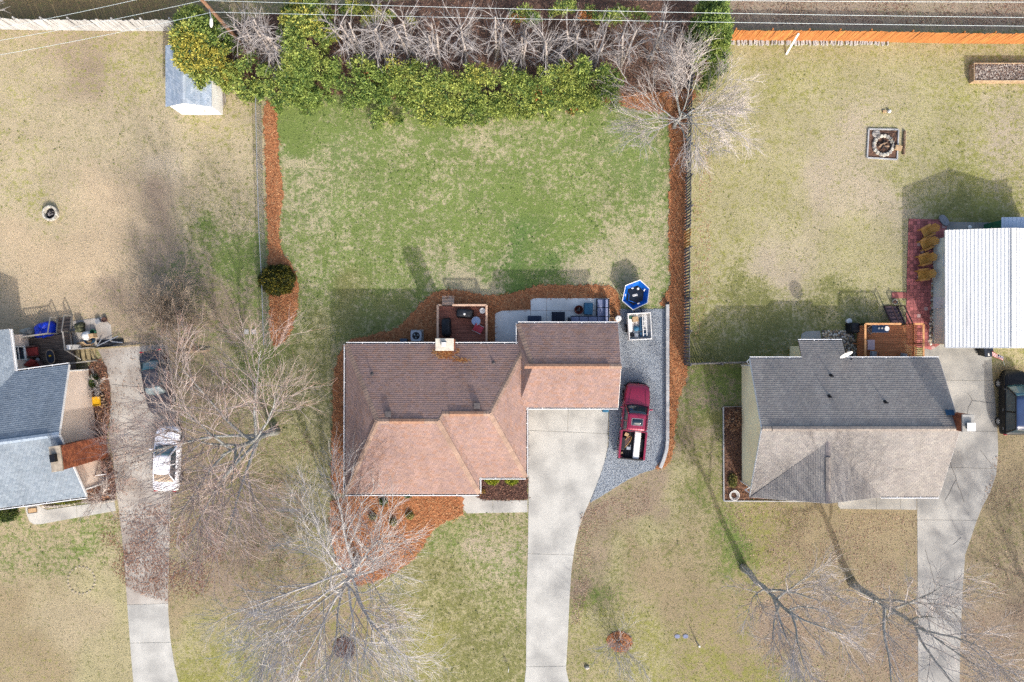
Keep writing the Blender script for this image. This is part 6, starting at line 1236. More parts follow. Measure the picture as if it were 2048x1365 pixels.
# ---------------------------------------------------------------- left-hand deck and yard clutter
dz3 = .55
def LP(px, py, z=0.0):
    p_ = P(px,py,z)-n0; c_, s_ = math.cos(th), math.sin(th); return (p_.x*c_+p_.y*s_, -p_.x*s_+p_.y*c_)
dk3 = thing('deck', 'weathered brown deck in the corner behind the blue-roofed house', 'deck', tuple(LW(-1.8,1,0)), th)
da = (exs-.3, -.36); db = LP(143,672,dz3); wdk = db[0]-da[0]; hdk = LP(110,668,dz3)[1]-da[1]
bm_ = MB().box(0,wdk,-.061,.061,-.03,0); bme = mesh('board', bm_.v, bm_.f); bme.materials.append(M('deck_grey')); off = LW(da[0],da[1])-Vector(dk3.location); off = Matrix.Rotation(-th,3,'Z') @ off
for i in range(int(hdk/.14)): share('board', bme, dk3, (off.x, off.y+.07+i*.14, dz3+random.uniform(-.004,.004)))
mb = MB()
for x in (da[0]+.1,da[0]+wdk/2,da[0]+wdk-.1): MB().bar(LW(x,da[1],dz3-.12), LW(x,da[1]+hdk,dz3-.12), .05,.17).build('joist', M('deck_grey'), dk3, world=True)
w2 = lambda x,y: tuple(LW(x,y).xy); yT = da[1]+hdk; xE = da[0]+wdk
sA, sB = LP(112,665,dz3)[0], LP(140,665,dz3)[0]; eA, eB = LP(150,700,dz3)[1], LP(150,727,dz3)[1]
railing(dk3, [(w2(da[0]+.1,yT),w2(sA,yT)),(w2(sB,yT),w2(xE,yT)),(w2(xE,yT),w2(xE,eA))], dz3, .9, M('rail_grey'), M('rail_grey'), M('deck_grey'), .16, .1)
s3 = thing('deck_stairs', 'grey wooden stairs with handrails leading up from the tarp to the deck', 'stairs', tuple(LW((sA+sB)/2,yT+.7,0)), th)
for i in range(4):
    z = dz3-.12*(i+1)+.02; y0 = yT+.05+i*.27; mb = MB(); mb.prism([w2(sA+.02,y0),w2(sB-.02,y0),w2(sB-.02,y0+.24),w2(sA+.02,y0+.24)],z-.04,z); mb.build('tread', M('deck_grey'), s3, world=True)
for xx in (sA,sB): MB().bar(LW(xx,yT,dz3+.9), LW(xx,yT+1.15,.95), .06,.05).build('handrail', M('rail_grey'), s3, world=True); MB().bar(LW(xx,yT+1.15,0), LW(xx,yT+1.15,.95), .08,.08).build('post', M('rail_grey'), s3, world=True); MB().bar(LW(xx,yT,dz3-.1), LW(xx,yT+1.15,.1), .04,.2).build('stringer', M('rail_grey'), s3, world=True)
s4 = thing('deck_stairs', 'pale plank stairs leading from the brown deck to the driveway', 'stairs', tuple(LW(xE+.8,(eA+eB)/2,0)), th)
for i in range(4):
    z = dz3-.12*(i+1)+.02; x0 = xE+.06+i*.3; mb = MB(); mb.prism([w2(x0,eB),w2(x0+.25,eB),w2(x0+.25,eA),w2(x0,eA)],z-.04,z); mb.build('tread', M('tread_pale'), s4, world=True)
for yy in (eA,eB): MB().bar(LW(xE,yy,dz3+.85), LW(xE+1.25,yy,.9), .06,.05).build('handrail', M('rail_grey'), s4, world=True); MB().bar(LW(xE+1.25,yy,0), LW(xE+1.25,yy,.9), .08,.08).build('post', M('rail_grey'), s4, world=True); MB().bar(LW(xE,yy,dz3-.1), LW(xE+1.25,yy,.06), .04,.2).build('stringer', M('rail_grey'), s4, world=True)
MB().bar(LW(xE+.02,eA,dz3+.86), LW(xE+.55,eB+.2,dz3+.2), .07,.05).build('brace', M('rail_grey'), s4, world=True)
def lounge(label, px, py, rz_, back):
    c = P(px,py,dz3+.4); t = thing('lounge_chair', label, 'chair', (c.x,c.y,dz3), rz_); MB().box(-.3,.3,-.42,.28,.22,.4).build('seat_cushion', M('red_cushion'), t, bevel=.05)
    mb = MB(); mb.grid(lambda u,v_: ((u-.5)*.62, .26+.22*v_, .4+.5*v_), 4, 4); o = mb.build('back_cushion', back, t, smooth=True); q = o.modifiers.new('thick','SOLIDIFY'); q.thickness = .1
    MB().box(-.34,.34,-.44,.46,.14,.21).build('frame', M('wicker_brown'), t, bevel=.02)
    for s in (-1,1): MB().box(s*.36-.04,s*.36+.04,-.4,.36,.14,.56).build('arm', M('wicker_brown'), t, bevel=.02)
    for sx in (-1,1):
        for sy in (-.38,.4): MB().obox(sx*.3,sy,0,.06,.06,.14).build('leg', M('wicker_brown'), t)
pat = mat('cushion_pattern', C(226,180,172), C(186,84,80), scale=9, lo=.47, hi=.53, rough=.9)
lounge('red cushioned lounge chair with patterned back on the brown deck', 62,704,R(97), pat); lounge('red cushioned lounge chair partly under the blue-grey eave', 74,736,R(40), M('red_cushion'))
c = P(100,714,dz3+.5); t = thing('oval_table', 'oval dark table with pale rim on the brown deck', 'table', (c.x,c.y,dz3), R(12)); ovl = lambda f: [(math.copysign(abs(math.cos(k*.2618))**.8,math.cos(k*.2618))*.28*f, math.copysign(abs(math.sin(k*.2618))**.8,math.sin(k*.2618))*.48*f) for k in range(24)]
MB().prism(ovl(.97),.43,.46).build('table_top', M('wicker_dark'), t); mb = MB(); loft(mb, [[(x,y,.43) for x,y in ovl(.96)],[(x,y,.43) for x,y in ovl(1.04)],[(x,y,.475) for x,y in ovl(1.04)],[(x,y,.475) for x,y in ovl(.96)]], False); mb.build('rim', M('lumber'), t)
for sx in (-1,1):
    for sy in (-1,1): MB().tube([(sx*.16,sy*.3,0),(sx*.14,sy*.28,.43)], .02, 6).build('leg', M('wicker_brown'), t)
o = MB().lathe([(.05,0),(.07,.04),(.05,.12),(.02,.14)],12,(0,0,0)).build('candle', M('yellow')); o.location = Vector(t.location)+Vector((.02,.06,.475)); tag(o, 'small yellow candle on the oval deck table', 'candle')
for lab, px, py, r_, h in (('round grey side table below the red lounge chair', 58,724,.19,.5), ('small round grey stool between the deck chairs', 75,720,.14,.42)): round_table('side_table' if r_ > .15 else 'stool', lab, 'table' if r_ > .15 else 'stool', px, dz3, r_, h, M('mat_grey'), py)
# tarp-covered heap and covered furniture by the deck
def heap(name, label, cat, px, py, rx, ry, h, m_, rz_, seed, amp=.12, square=5):
    c = P(px,py,h*.7); t = thing(name, label, cat, (c.x,c.y,.02), rz_); rr = random.Random(seed); rings = []; n_ = 36; ph = [rr.uniform(0,6) for _ in range(6)]
    for f, z in ((1.08,0),(1.0,h*.4),(.92,h*.8),(.78,h*.98),(.45,h*1.02),(.12,h)):
        rings.append([(math.cos(2*math.pi*k/n_)*(abs(math.cos(2*math.pi*k/n_))**square+abs(math.sin(2*math.pi*k/n_))**square)**(-1/square)*rx*f*(1+amp*math.sin(5*2*math.pi*k/n_+ph[0])*.5+amp*.4*math.sin(11*2*math.pi*k/n_+ph[1])), math.sin(2*math.pi*k/n_)*(abs(math.cos(2*math.pi*k/n_))**square+abs(math.sin(2*math.pi*k/n_))**square)**(-1/square)*ry*f*(1+amp*math.sin(4*2*math.pi*k/n_+ph[2])*.5+amp*.4*math.sin(9*2*math.pi*k/n_+ph[3])), z+h*.09*math.sin(3*2*math.pi*k/n_+ph[4])*(z>0)+h*.06*math.sin(7*2*math.pi*k/n_+ph[5])*(z>0)) for k in range(n_)])
    mb = MB(); loft(mb, rings); mb.build('cover', m_, t, smooth=True); return t
heap('tarp', 'crumpled bright blue tarp draped over a heap beside the deck', 'tarp', 88,661,.66,.56,.7, M('tarp_blue'), R(8), 3, .1)
heap('covered_chair', 'grey cloth-covered seat left of the blue tarp', 'covered chair', 54,668,.42,.42,.6, mat('cover_grey', C(172,170,160), C(146,144,136), scale=3), R(10), 4, .08)
heap('covered_bush', 'dark green mossy lump beside the grey stairs', 'bush', 157,655,.22,.32,.6, mat('moss', C(96,98,74), C(66,68,52), scale=8, bump=.6), 0, 6, .2)
def junk(nm, lab, cat, px, py, z, mb, m_, rz_=0.0, bev=.01, z0=.03):
    c = P(px,py,z); o = mb.build(nm, m_, bevel=bev); o.location = (c.x,c.y,z0); o.rotation_euler = (0,0,rz_); tag(o, lab, cat); return o
junk('plastic_bag', 'white and blue plastic sack in the junk pile by the deck', 'sack', 168,672,.6, MB().lathe([(.26,0),(.34,.15),(.3,.4),(.12,.58),(.04,.6)],11), M('plastic_white'), .3)
junk('plastic_tub', 'dark blue tub under the white sack in the junk pile', 'tub', 177,680,.4, MB().lathe([(.28,0),(.34,.4),(.31,.4),(.26,.04)],14), M('tool_blue'))
junk('carton', 'tan carton beside the white sack in the junk pile', 'carton', 182,672,.5, MB().box(-.17,.17,-.15,.15,0,.5), M('cardboard'), .2)
junk('broken_panel', 'tilted brown panel below the junk pile sack', 'panel', 165,688,.4, MB().add([(-.6,-.2,.05),(.6,-.15,.25),(.6,.15,.3),(-.6,.12,.1),(-.6,-.2,.0),(.6,-.15,.0),(.6,.15,0),(-.6,.12,0)],[(0,1,2,3),(7,6,5,4),(0,4,5,1),(1,5,6,2),(2,6,7,3),(3,7,4,0)]), M('cardboard'), .1)
junk('green_basket', 'small dark green basket behind the white sack', 'basket', 184,664,.35, MB().lathe([(.14,0),(.18,.3),(.16,.3),(.12,.04)],12), M('green_plastic'))
junk('white_post_box', 'white post cap box at the deck corner', 'post', 137,695,1.3, MB().box(-.13,.13,-.16,.16,0,1.3), M('plastic_white'), th)
t = thing('black_tarp', 'black tarp sheet with pale poles lying at the driveway top', 'tarp', (P(222,686).x,P(222,686).y,.02), R(8)); mb = MB(); mb.grid(lambda u,v_: ((u-.5)*1.9, (v_-.5)*.6*(1-.5*u), .06+.07*math.sin(u*9+v_*4)*math.sin(v_*5+1)), 14, 6); o = mb.build('sheet', M('black_plastic'), t, smooth=True); q = o.modifiers.new('thick','SOLIDIFY'); q.thickness = .02
MB().bar((-.9,-.12,.2),(.7,.38,.22),.05,.05).build('pole', M('pale_metal'), t); MB().bar((-.9,-.12,.2),(-.5,.35,.2),.04,.04).build('pole', M('pale_metal'), t); MB().bar((.2,.05,.2),(.95,-.12,.2),.05,.05).build('pole', M('pale_metal'), t)
MB().bar(P(195,700)+Vector((0,0,.08)), P(300,690)+Vector((0,0,.08)), .1,.12)
o = MB().bar(P(140,702)+Vector((0,0,.1)), P(300,689)+Vector((0,0,.1)), .1,.14).build('edging_beam', M('tread_pale')); tag(o, 'long mossy wooden beam edging the top of the left driveway', 'beam')
junk('paving_block', 'dark square block on the concrete pad near the bare shrub', 'block', 195,643,.25, MB().box(-.17,.17,-.15,.15,0,.25), M('mat_grey'), .5, z0=.03)
t = thing('clay_pot', 'broken brown clay pot ring by the concrete pad', 'pot', tuple(P(211,640)), 0); MB().lathe([(.16,0),(.19,.2),(.16,.2),(.13,.03)],14).build('pot', M('wicker_brown'), t); MB().lathe([(.13,.12),(.02,.13)],12).build('soil', M('soil_brown'), t)
t = thing('yellow_cart', 'bright yellow tray cart beside the beige gable wall', 'cart', (P(193,803,.5).x,P(193,803,.5).y,.04), R(5)); mb = MB(); mb.box(-.26,.26,-.32,.32,.42,.46)
for a in ((-.26,-.24,-.32,.32),(.24,.26,-.32,.32),(-.239,.239,-.32,-.30),(-.239,.239,.30,.32)): mb.box(a[0],a[1],a[2],a[3],.461,.54)
mb.build('tray', M('yellow'), t)
for sx in (-1,1):
    for sy in (-1,1): MB().tube([(sx*.22,sy*.26,0),(sx*.22,sy*.26,.42)], .02, 6).build('leg', M('dark_metal'), t)
MB().tube([(-.22,.3,.5),(-.3,.42,.8),(.3,.42,.8),(.22,.3,.5)], .015, 6).build('handle', M('dark_metal'), t)
for i in range(14):
    rr = random.Random(i); c = P(205+rr.uniform(-4,7), 800+rr.uniform(-12,12)); a = rr.uniform(-.8,.8); z = .08+.1*(i//6); o = MB().tube([(-.22,0,0),(.22,0,0)], .06, 7).build('firewood_log', M('firewood')); o.location = (c.x,c.y,z+.0); o.rotation_euler = (0,0,a); tag(o, ORD[i]+' split log of the firewood heap beside the yellow cart', 'log', 'firewood beside the yellow cart')
for i in range(9):
    rr = random.Random(50+i); a = P(345+i*6+rr.uniform(-4,4), 676+rr.uniform(0,6)); b_ = P(368+i*6+rr.uniform(-8,14), 698+rr.uniform(-6,8))
    if i > 5: a, b_ = P(352+rr.uniform(-4,8),700+i*.8), P(420+rr.uniform(-8,4),694+i*1.2)
    z = .05+.06*(i%4); o = MB().bar((a.x,a.y,z),(b_.x,b_.y,z+.02),.13,.04).build('plank', M('lumber')); tag(o, (ORD[i]+' plank from the left in the brown lumber pile by the dark sedan') if i < 6 else ('long plank lying across the foot of the lumber pile, '+ORD[i-6]+' from the top'), 'plank', 'lumber pile near the dark sedan')
# doormat, shrub edging stones
c = P(66,1021); o = MB(); o.box(-.33,.33,-.19,.19,.05,.065); o = o.build('doormat', M('cardboard')); o.location = (c.x,c.y,.052); o.rotation_euler = (0,0,th); tag(o, 'small tan doormat with dark border on the front walk', 'doormat')
mb = MB()
for a in ((-.33,.33,.16,.19),(-.33,.33,-.19,-.16),(-.33,-.30,-.16,.16),(.30,.33,-.16,.16)): mb.box(*a,.0665,.075)
b2 = mb.build('border', M('dark_metal'), o)
b2.location = (0,0,-.05)
for i in range(26):
    rr = random.Random(80+i); t_ = i/25; c = P(88+140*t_, 1013-13*t_+2*math.sin(t_*9)); o = MB().lathe([(.11,0),(.13,.07),(.09,.14)],7,(0,0,0)).build('edging_stone', M('stone')); o.location = (c.x,c.y,.0); o.rotation_euler = (0,0,rr.uniform(0,6)); o.scale = (rr.uniform(.8,1.2),rr.uniform(.8,1.1),1); tag(o, ORD[i]+' grey edging stone from the left along the left front walk', 'stone', 'edging stones by the left walk')
# stone ring in the left lawn
for i in range(22):
    rr = random.Random(120+i); a = i/22*6.283; c = P(163+27*math.cos(a), 1161-27*math.sin(a)); o = MB().lathe([(.08,0),(.09,.02),(.06,.04)],7,(0,0,0)).build('ring_stone', mat('stone_tan', C(194,182,158), C(160,148,126), rough=.95, scale=6, rnd=.2)); o.location = (c.x,c.y,0); o.rotation_euler = (0,0,rr.uniform(0,6)); tag(o, ORD[i]+' flat stone of the lawn ring, counted anticlockwise from its right side', 'stone', 'stones of the lawn ring')
# ---------------------------------------------------------------- fire pits, raised bed, wood row, small things
fp_ = thing('fire_pit', 'round stone fire pit with ashes in the tan left lawn', 'fire pit', tuple(P(104,428))); n_ = 16
for lay in range(2):
    for k in range(n_): a = (k+.5*lay)*2*math.pi/n_; mb = MB(); mb.obox(math.cos(a)*.47,math.sin(a)*.47,.15*lay,.15,.18,.145,a); mb.build('block', M('stone_white'), fp_, bevel=.015)
MB().lathe([(.4,.02),(.38,.05),(.1,.09)],16).build('ashes', M('soot'), fp_)
for k in range(9): rr = random.Random(k); a = rr.uniform(0,6); MB().tube([(math.cos(a)*.25,math.sin(a)*.25,.1),(math.cos(a+2.4)*.2,math.sin(a+2.4)*.2,.16)],.035,6).build('charred_log', M('ash' if k%2 else 'soot'), fp_)
c = P(1766,289); sq = thing('fire_pit', 'square timber-edged fire pit with stone ring in the right yard', 'fire pit', (c.x,c.y,0), R(-2)); 
for a, b_ in (((-1.12,1.02),(1.0,1.06)),((-1.12,-1.02),(.98,-1.08)),((-1.14,-1.02),(-1.1,1.02)),((1.0,-1.06),(1.04,1.04))): MB().bar((a[0],a[1],.06),(b_[0],b_[1],.06),.09,.12).build('edge_timber', M('timber'), sq)
MB().box(-1.08,.97,-1.0,1.0,0,.03).build('mulch', M('soil_brown'), sq)
for k in range(17): rr = random.Random(k); a = k*2*math.pi/17; mb = MB(); mb.lathe([(.13,0),(.16,.08),(.1,.17)],7,(math.cos(a)*.66-.02,math.sin(a)*.68-.1,.03)); mb.build('stone', M('stone_white' if k%3 else 'stone'), sq, smooth=False)
for k in range(6): rr = random.Random(k+9); a = rr.uniform(0,6); MB().tube([(math.cos(a)*.4,math.sin(a)*.4-.1,.12),(math.cos(a+2.6)*.35,math.sin(a+2.6)*.35-.1,.2)],.06,6).build('log', M('firewood' if k%2 else 'soot'), sq)
for a, b_ in (((-.7,.55),(.85,.85)),((.85,.85),(.3,-.75)),((.85,.85),(-.2,-.6))): MB().tube([(a[0],a[1],.3),(b_[0],b_[1],.12)],.022,6).build('grill_bar', M('dark_metal'), sq)
MB().lathe([(.28,.05),(.3,.1),(.2,.14)],9,(-.55,.7,0)).build('flat_stone', M('stone'), sq)
o = MB().box(-.24,.24,-.16,.16,0,.2).build('wooden_box', M('cardboard'), bevel=.01); c = P(1793,298); o.location = (c.x,c.y,.12); o.rotation_euler = (0,0,R(-12)); tag(o, 'pale wooden box on the edge of the square fire pit', 'box')
c0, c1 = P(1808,263), P(1806,310); o = MB().tube([(c0.x,c0.y,.09),(c1.x,c1.y,.09)],.09,8).build('log', M('firewood')); tag(o, 'long log lying right of the square fire pit', 'log')
o = MB().lathe([(.09,0),(.13,.06),(.1,.2),(.03,.25)],8,(0,0,0)).build('white_jug', M('plastic_white')); c = P(1777,224); o.location = (c.x,c.y,0); tag(o, 'white jug standing in the grass above the square fire pit', 'jug'); o = MB().box(-.12,.12,-.08,.08,0,.12).build('tan_box', M('cardboard')); c = P(1768,224); o.location = (c.x,c.y,0); tag(o, 'small dark tan box beside the white jug', 'box')
rbd = thing('raised_bed', 'wooden raised garden bed with dry mulch at the top right', 'raised bed', tuple(P(2010,140))); z9 = .55; ax_, bx_, ay_, by_ = P(1948,0,z9).x, P(1948,0,z9).x+5.2, P(0,162,z9).y, P(0,126,z9).y
for k in range(2):
    for a in ((ax_,bx_,ay_,ay_+.05),(ax_,bx_,by_-.05,by_),(ax_,ax_+.05,ay_+.051,by_-.051),(bx_-.05,bx_,ay_+.051,by_-.051)): MB().box(a[0],a[1],a[2],a[3],.28*k,.28*k+.27).build('side_board', M('lumber'), rbd, world=True)
o = MB().box(ax_+.04,bx_-.04,ay_+.04,by_-.04,0,.46).build('soil', M('soil_brown'), rbd, world=True); straw(rbd, [(ax_+.06,ay_+.06),(bx_-.06,ay_+.06),(bx_-.06,by_-.06),(ax_+.06,by_-.06)], 260, 77, .46, ((190,176,160),(150,132,120),(110,96,90),(214,200,186)), (.05,.16), .02, 'dry_stems')
# stack of old boards under the orange fence and leaning plank
for i in range(64):
    rr = random.Random(200+i); x = 1464+i*4.9; a = P(x+rr.uniform(-2,2), 84); L_ = rr.uniform(.38,.6); o = MB().box(-.055,.055,-L_,0,0,.05+.1*rr.random()).build('board_end', M('picket_grey')); o.location = (a.x,a.y,.0); o.rotation_euler = (0,0,rr.gauss(0,.12)); tag(o, ORD[i]+' weathered short board from the left below the orange fence', 'board', 'old boards below the orange fence')
a, b_ = P(1572,110), P(1589,69,1.3); o = MB().bar((a.x,a.y,.03),(a.x+.35,P(0,84).y-.0,1.35),.13,.04).build('leaning_plank', M('plastic_white')); tag(o, 'white plank leaning against the orange fence', 'plank')
# post, lids, rocks by the street
c = P(1393,1284); t = thing('marker_post', 'short pale marker post in the front lawn', 'post', tuple(c)); MB().obox(0,0,0,.09,.09,.75,.3).build('shaft', M('pale_metal'), t); MB().obox(0,0,.75,.12,.12,.04,.3).build('cap', M('plastic_white'), t, bevel=.01)
for i, px in enumerate((1354.5,1371)):
    c = P(px,1273); t = thing('meter_lid', ('left grey-blue meter lid in the front lawn','right grey-blue meter lid in the front lawn')[i], 'meter lid', tuple(c)); MB().prism(smooth_poly([(-.2,-.15),(.2,-.15),(.2,.15),(-.2,.15)],2),0,.03).build('frame', M('mat_grey'), t); MB().prism(smooth_poly([(-.16,-.11),(.16,-.11),(.16,.11),(-.16,.11)],2),.03,.04).build('lid', M('cushion_blue'), t)
o = MB().lathe([(.14,0),(.18,.08),(.1,.2),(.02,.22)],8,(0,0,0)).build('rock', M('stone_white')); c = P(1174,1335); o.location = (c.x,c.y,0); o.scale = (1.1,.8,1); tag(o, 'pale rock in the grass right of the driveway foot', 'rock')
t = thing('yard_sign', 'small white sign in the grass left of the driveway foot', 'sign', tuple(P(1017,1334)), R(80)); MB().box(-.14,.14,-.015,.015,.25,.6).build('panel', M('plastic_white'), t); 
for s in (-1,1): MB().tube([(s*.1,0,0),(s*.1,0,.3)],.01,5).build('leg', M('dark_metal'), t)
t = thing('watering_hose', 'coiled pale garden hose at the corner of the cream house', 'hose', tuple(P(1467,990)+Vector((0,0,.05)))); mb = MB()
mb.tube([(math.cos(k*.35)*(.2+.003*k), math.sin(k*.35)*(.2+.003*k), .03+.0025*k) for k in range(60)], .022, 6); mb.build('coil', M('plastic_white'), t, smooth=True)
o = MB().obox(0,0,0,.5,.2,.25).build('storage_case', M('cushion_blue'), bevel=.03); c = P(1664,999,.2); o.location = (c.x,c.y,.05); tag(o, 'small pale blue case at the end of the soil strip', 'case')
o = MB().obox(0,0,0,.42,.2,.4).build('shadow_block', M('cushion_teal'), bevel=.02); c = P(1211,822,.3); o.location = (c.x,c.y,.05); tag(o, 'dark teal block standing in for the roof shadow at the garage corner', 'box')  # dark block put in place of the roof's shadow on the ground
for i, (px, py) in enumerate(((493,664),(508,664))):
    c = P(px,py); o = MB().obox(0,0,0,.32,.34,.05).build('stepping_slab', M('concrete'), bevel=.01); o.location = (c.x,c.y,0); tag(o, ('left pale stepping slab in the grass near the wire fence','right pale stepping slab in the grass near the wire fence')[i], 'stepping slab')
# ---------------------------------------------------------------- bare trees
def polyline(rr, p, d, L_, n, wob, up, droop=0.0):
    pts = [Vector(p)]; d = Vector(d).normalized()
    for i in range(n):
        d = (d + Vector((rr.gauss(0,wob), rr.gauss(0,wob), rr.gauss(0,wob*.7) + up - droop*i/n))).normalized(); pts.append(pts[-1] + d*(L_/n))
    return pts
def along(pts, t):
    f = t*(len(pts)-1); i = min(int(f), len(pts)-2); p = pts[i].lerp(pts[i+1], f-i); return p, (pts[i+1]-pts[i]).normalized()
def spread_dir(rr, d, ang):
    d = d.normalized(); a = d.orthogonal().normalized(); b_ = d.cross(a); ph = rr.uniform(0,6.283); return (d*math.cos(ang) + (a*math.cos(ph)+b_*math.sin(ph))*math.sin(ang)).normalized()
def bare_tree(label, base, H_, spread, seed, m_bark, m_twig, group, trunk_r=.2, fork=.25, limbs=9, n2=9, n3=7, n4=5, lean=(0,0), twig_r=.011, lens=(1,.52,.27,.14), tip_m=None, up=.05, limb_dirs=None):
    rr = random.Random(seed); t = thing('bare_tree', label, 'tree', (base[0],base[1],0), 0, group); tb_, bb_, bo, tw = MB(), MB(), MB(), MB(); tips = MB()
    tp = [Vector((0,0,-.05))]; k = 7
    for i in range(1,k+1): tp.append(Vector((lean[0]*i/k + rr.gauss(0,.05), lean[1]*i/k + rr.gauss(0,.05), H_*.72*i/k)))
    tb_.tube(tp, [trunk_r*1.35]+[trunk_r*(1-.8*(i/k)) for i in range(1,k+1)], 9)
    for i in range(limbs):
        f = fork + (1-fork)*(i/limbs)**1.15; p, d = along(tp, min(f,.99)); az = i*2.4 + rr.uniform(-.4,.4); el = R(18 + 48*f) + rr.uniform(-.15,.15)
        if limb_dirs and i < len(limb_dirs): az = limb_dirs[i]
        d1 = Vector((math.cos(az)*math.cos(el), math.sin(az)*math.cos(el), math.sin(el))); L1 = spread*lens[0]*(1.08-.45*f)*rr.uniform(.85,1.15)
        l1 = polyline(rr, p, d1, L1, 8, .085, up); r1 = trunk_r*.5*(1.05-.45*f); bb_.tube(l1, [r1*(1-.82*j/8) for j in range(9)], 6, False)
        for j in range(n2):
            t2 = .25+.75*(j+rr.random())/n2; p2, dd = along(l1, min(t2,.995)); L2 = spread*lens[1]*(1.15-.6*t2)*rr.uniform(.7,1.2)
            l2 = polyline(rr, p2, spread_dir(rr, dd, rr.uniform(.35,.8)), L2, 5, .1, up*.8); r2 = max(r1*(1-.8*t2)*.6, twig_r*2.6); bo.tube(l2, [r2*(1-.6*q/5) for q in range(6)], 5, False)
            for a in range(n3):
                t3 = .2+.8*(a+rr.random())/n3; p3, d3 = along(l2, min(t3,.995)); L3 = spread*lens[2]*(1.1-.5*t3)*rr.uniform(.6,1.2)
                l3 = polyline(rr, p3, spread_dir(rr, d3, rr.uniform(.35,.75)), L3, 4, .12, up*.7); tw.tube(l3, [twig_r*1.7*(1-.5*q/4) for q in range(5)], 3, False)
                for b_ in range(n4):
                    t4 = .25+.75*(b_+rr.random())/n4; p4, d4 = along(l3, min(t4,.99)); L4 = spread*lens[3]*rr.uniform(.5,1.2)
                    l4 = polyline(rr, p4, spread_dir(rr, d4, rr.uniform(.3,.7)), L4, 2, .14, up*.5); (tips if tip_m and rr.random() < .5 else tw).tube(l4, [twig_r, twig_r*.8, twig_r*.5], 3, False)
    tb_.build('trunk', m_bark, t, smooth=True); bb_.build('limbs', m_bark, t, smooth=True); bo.build('branches', m_twig, t, smooth=True)['kind'] = 'stuff'
    tw.build('twigs', m_twig, t)['kind'] = 'stuff'
    if tips.v: tips.build('twig_tips', tip_m, t)['kind'] = 'stuff'
    return t
GT = 'leafless trees'
mat('bark_pale', C(226,222,218), C(180,176,172), rough=.95, scale=6, bump=.5, bscale=24)
mat('bark_grey', C(196,196,190), C(150,151,147), rough=.95, scale=6, bump=.5, bscale=24)
bare_tree('large bare tree with pinkish twigs spreading over the left driveway', XY(552,862), 11.0, 8.0, 3, M('bark_grey'), M('twig_pink'), GT, .26, .22, 11, 12, 8, 4, (-.6,-.4), .008, tip_m=M('twig_red'), up=.012, limb_dirs=[3.1,3.95,4.45,1.3,2.3,.6,4.75,2.75,5.3,1.8,4.15])
bare_tree('pale bare tree in front of the red-roofed house', XY(716,1118), 9.6, 8.2, 5, M('bark_pale'), M('twig_white'), GT, .23, .2, 13, 11, 8, 4, (.4,-.1), .0085, up=.0, limb_dirs=[1.7,3.3,.75,4.3,5.5,2.15,3.8,4.9,1.2,.1,2.8,5.1,1.9])
bare_tree('pale bare tree beside the hedge at the picket fence', XY(1348,256), 4.6, 5.3, 8, M('bark_grey'), M('twig_grey'), GT, .13, .2, 12, 9, 7, 4, (-.1,.2), .0078, up=-.015)
bare_tree('tall bare tree with leaning grey trunk in the right front lawn', XY(1487,1136), 12.5, 5.4, 13, M('bark_grey'), M('twig_grey'), GT, .24, .48, 8, 6, 6, 6, (.1,-.1), .0085, up=.05)
bare_tree('tall bare tree beside the right-hand driveway', XY(1704,1166), 12.0, 6.4, 17, M('bark_grey'), M('twig_grey'), GT, .26, .35, 9, 7, 6, 6, (.3,0), .0085, up=.045)
bare_tree('bare tree beyond the lower right edge', XY(2120,1325), 10.0, 5.5, 19, M('bark_grey'), M('twig_pink'), GT, .22, .3, 8, 8, 6, 4, (0,0), .010)
bare_tree('bare branches of a tree at the top left corner', XY(-25,40), 6.0, 3.4, 23, M('bark_pale'), M('twig_white'), GT, .14, .3, 7, 7, 5, 4, (0,0), .010)
def bare_shrub(label, base, H_, spread, seed, m_, stems=26, n2=6, n3=5, group='leafless shrubs', r=.02, twig=.009, el=(35,85), up=.02, cat='shrub'):
    rr = random.Random(seed); t = thing('bare_shrub', label, cat, (base[0],base[1],0), 0, group); st, tw = MB(), MB()
    for i in range(stems):
        az = i*2.4+rr.uniform(-.5,.5); e = R(rr.uniform(*el)); d = Vector((math.cos(az)*math.cos(e), math.sin(az)*math.cos(e), math.sin(e))); b0 = Vector((math.cos(az)*.12*rr.random(), math.sin(az)*.12*rr.random(), 0))
        L1 = H_*math.sin(e)+spread*math.cos(e); l1 = polyline(rr, b0, d, L1*rr.uniform(.8,1.05), 6, .09, up); st.tube(l1, [r*(1-.7*j/6) for j in range(7)], 4, False)
        for j in range(n2):
            t2 = .25+.75*(j+rr.random())/n2; p2, dd = along(l1, min(t2,.99)); l2 = polyline(rr, p2, spread_dir(rr, dd, rr.uniform(.3,.8)), L1*.36*rr.uniform(.6,1.1), 3, .14, up); tw.tube(l2, [twig*1.3, twig*1.1, twig*.9, twig*.7], 3, False)
            for a in range(n3):
                p3, d3 = along(l2, min(.2+.8*(a+rr.random())/n3,.99)); l3 = polyline(rr, p3, spread_dir(rr, d3, rr.uniform(.3,.8)), L1*.17*rr.uniform(.6,1.1), 2, .15, up); tw.tube(l3, [twig, twig*.8, twig*.6], 3, False)
    st.build('stems', m_, t); tw.build('twigs', m_, t)['kind'] = 'stuff'; return t
bare_shrub('big brown leafless shrub at the corner of the tan lawn', XY(362,632), 1.9, 2.9, 31, M('twig_brown'), 70, 9, 8, twig=.008, el=(25,85))
bare_shrub('small pale leafless shrub in the rust mulch ring', XY(1237,1284), 3.0, 1.9, 32, M('twig_white'), 16, 6, 5, twig=.008)
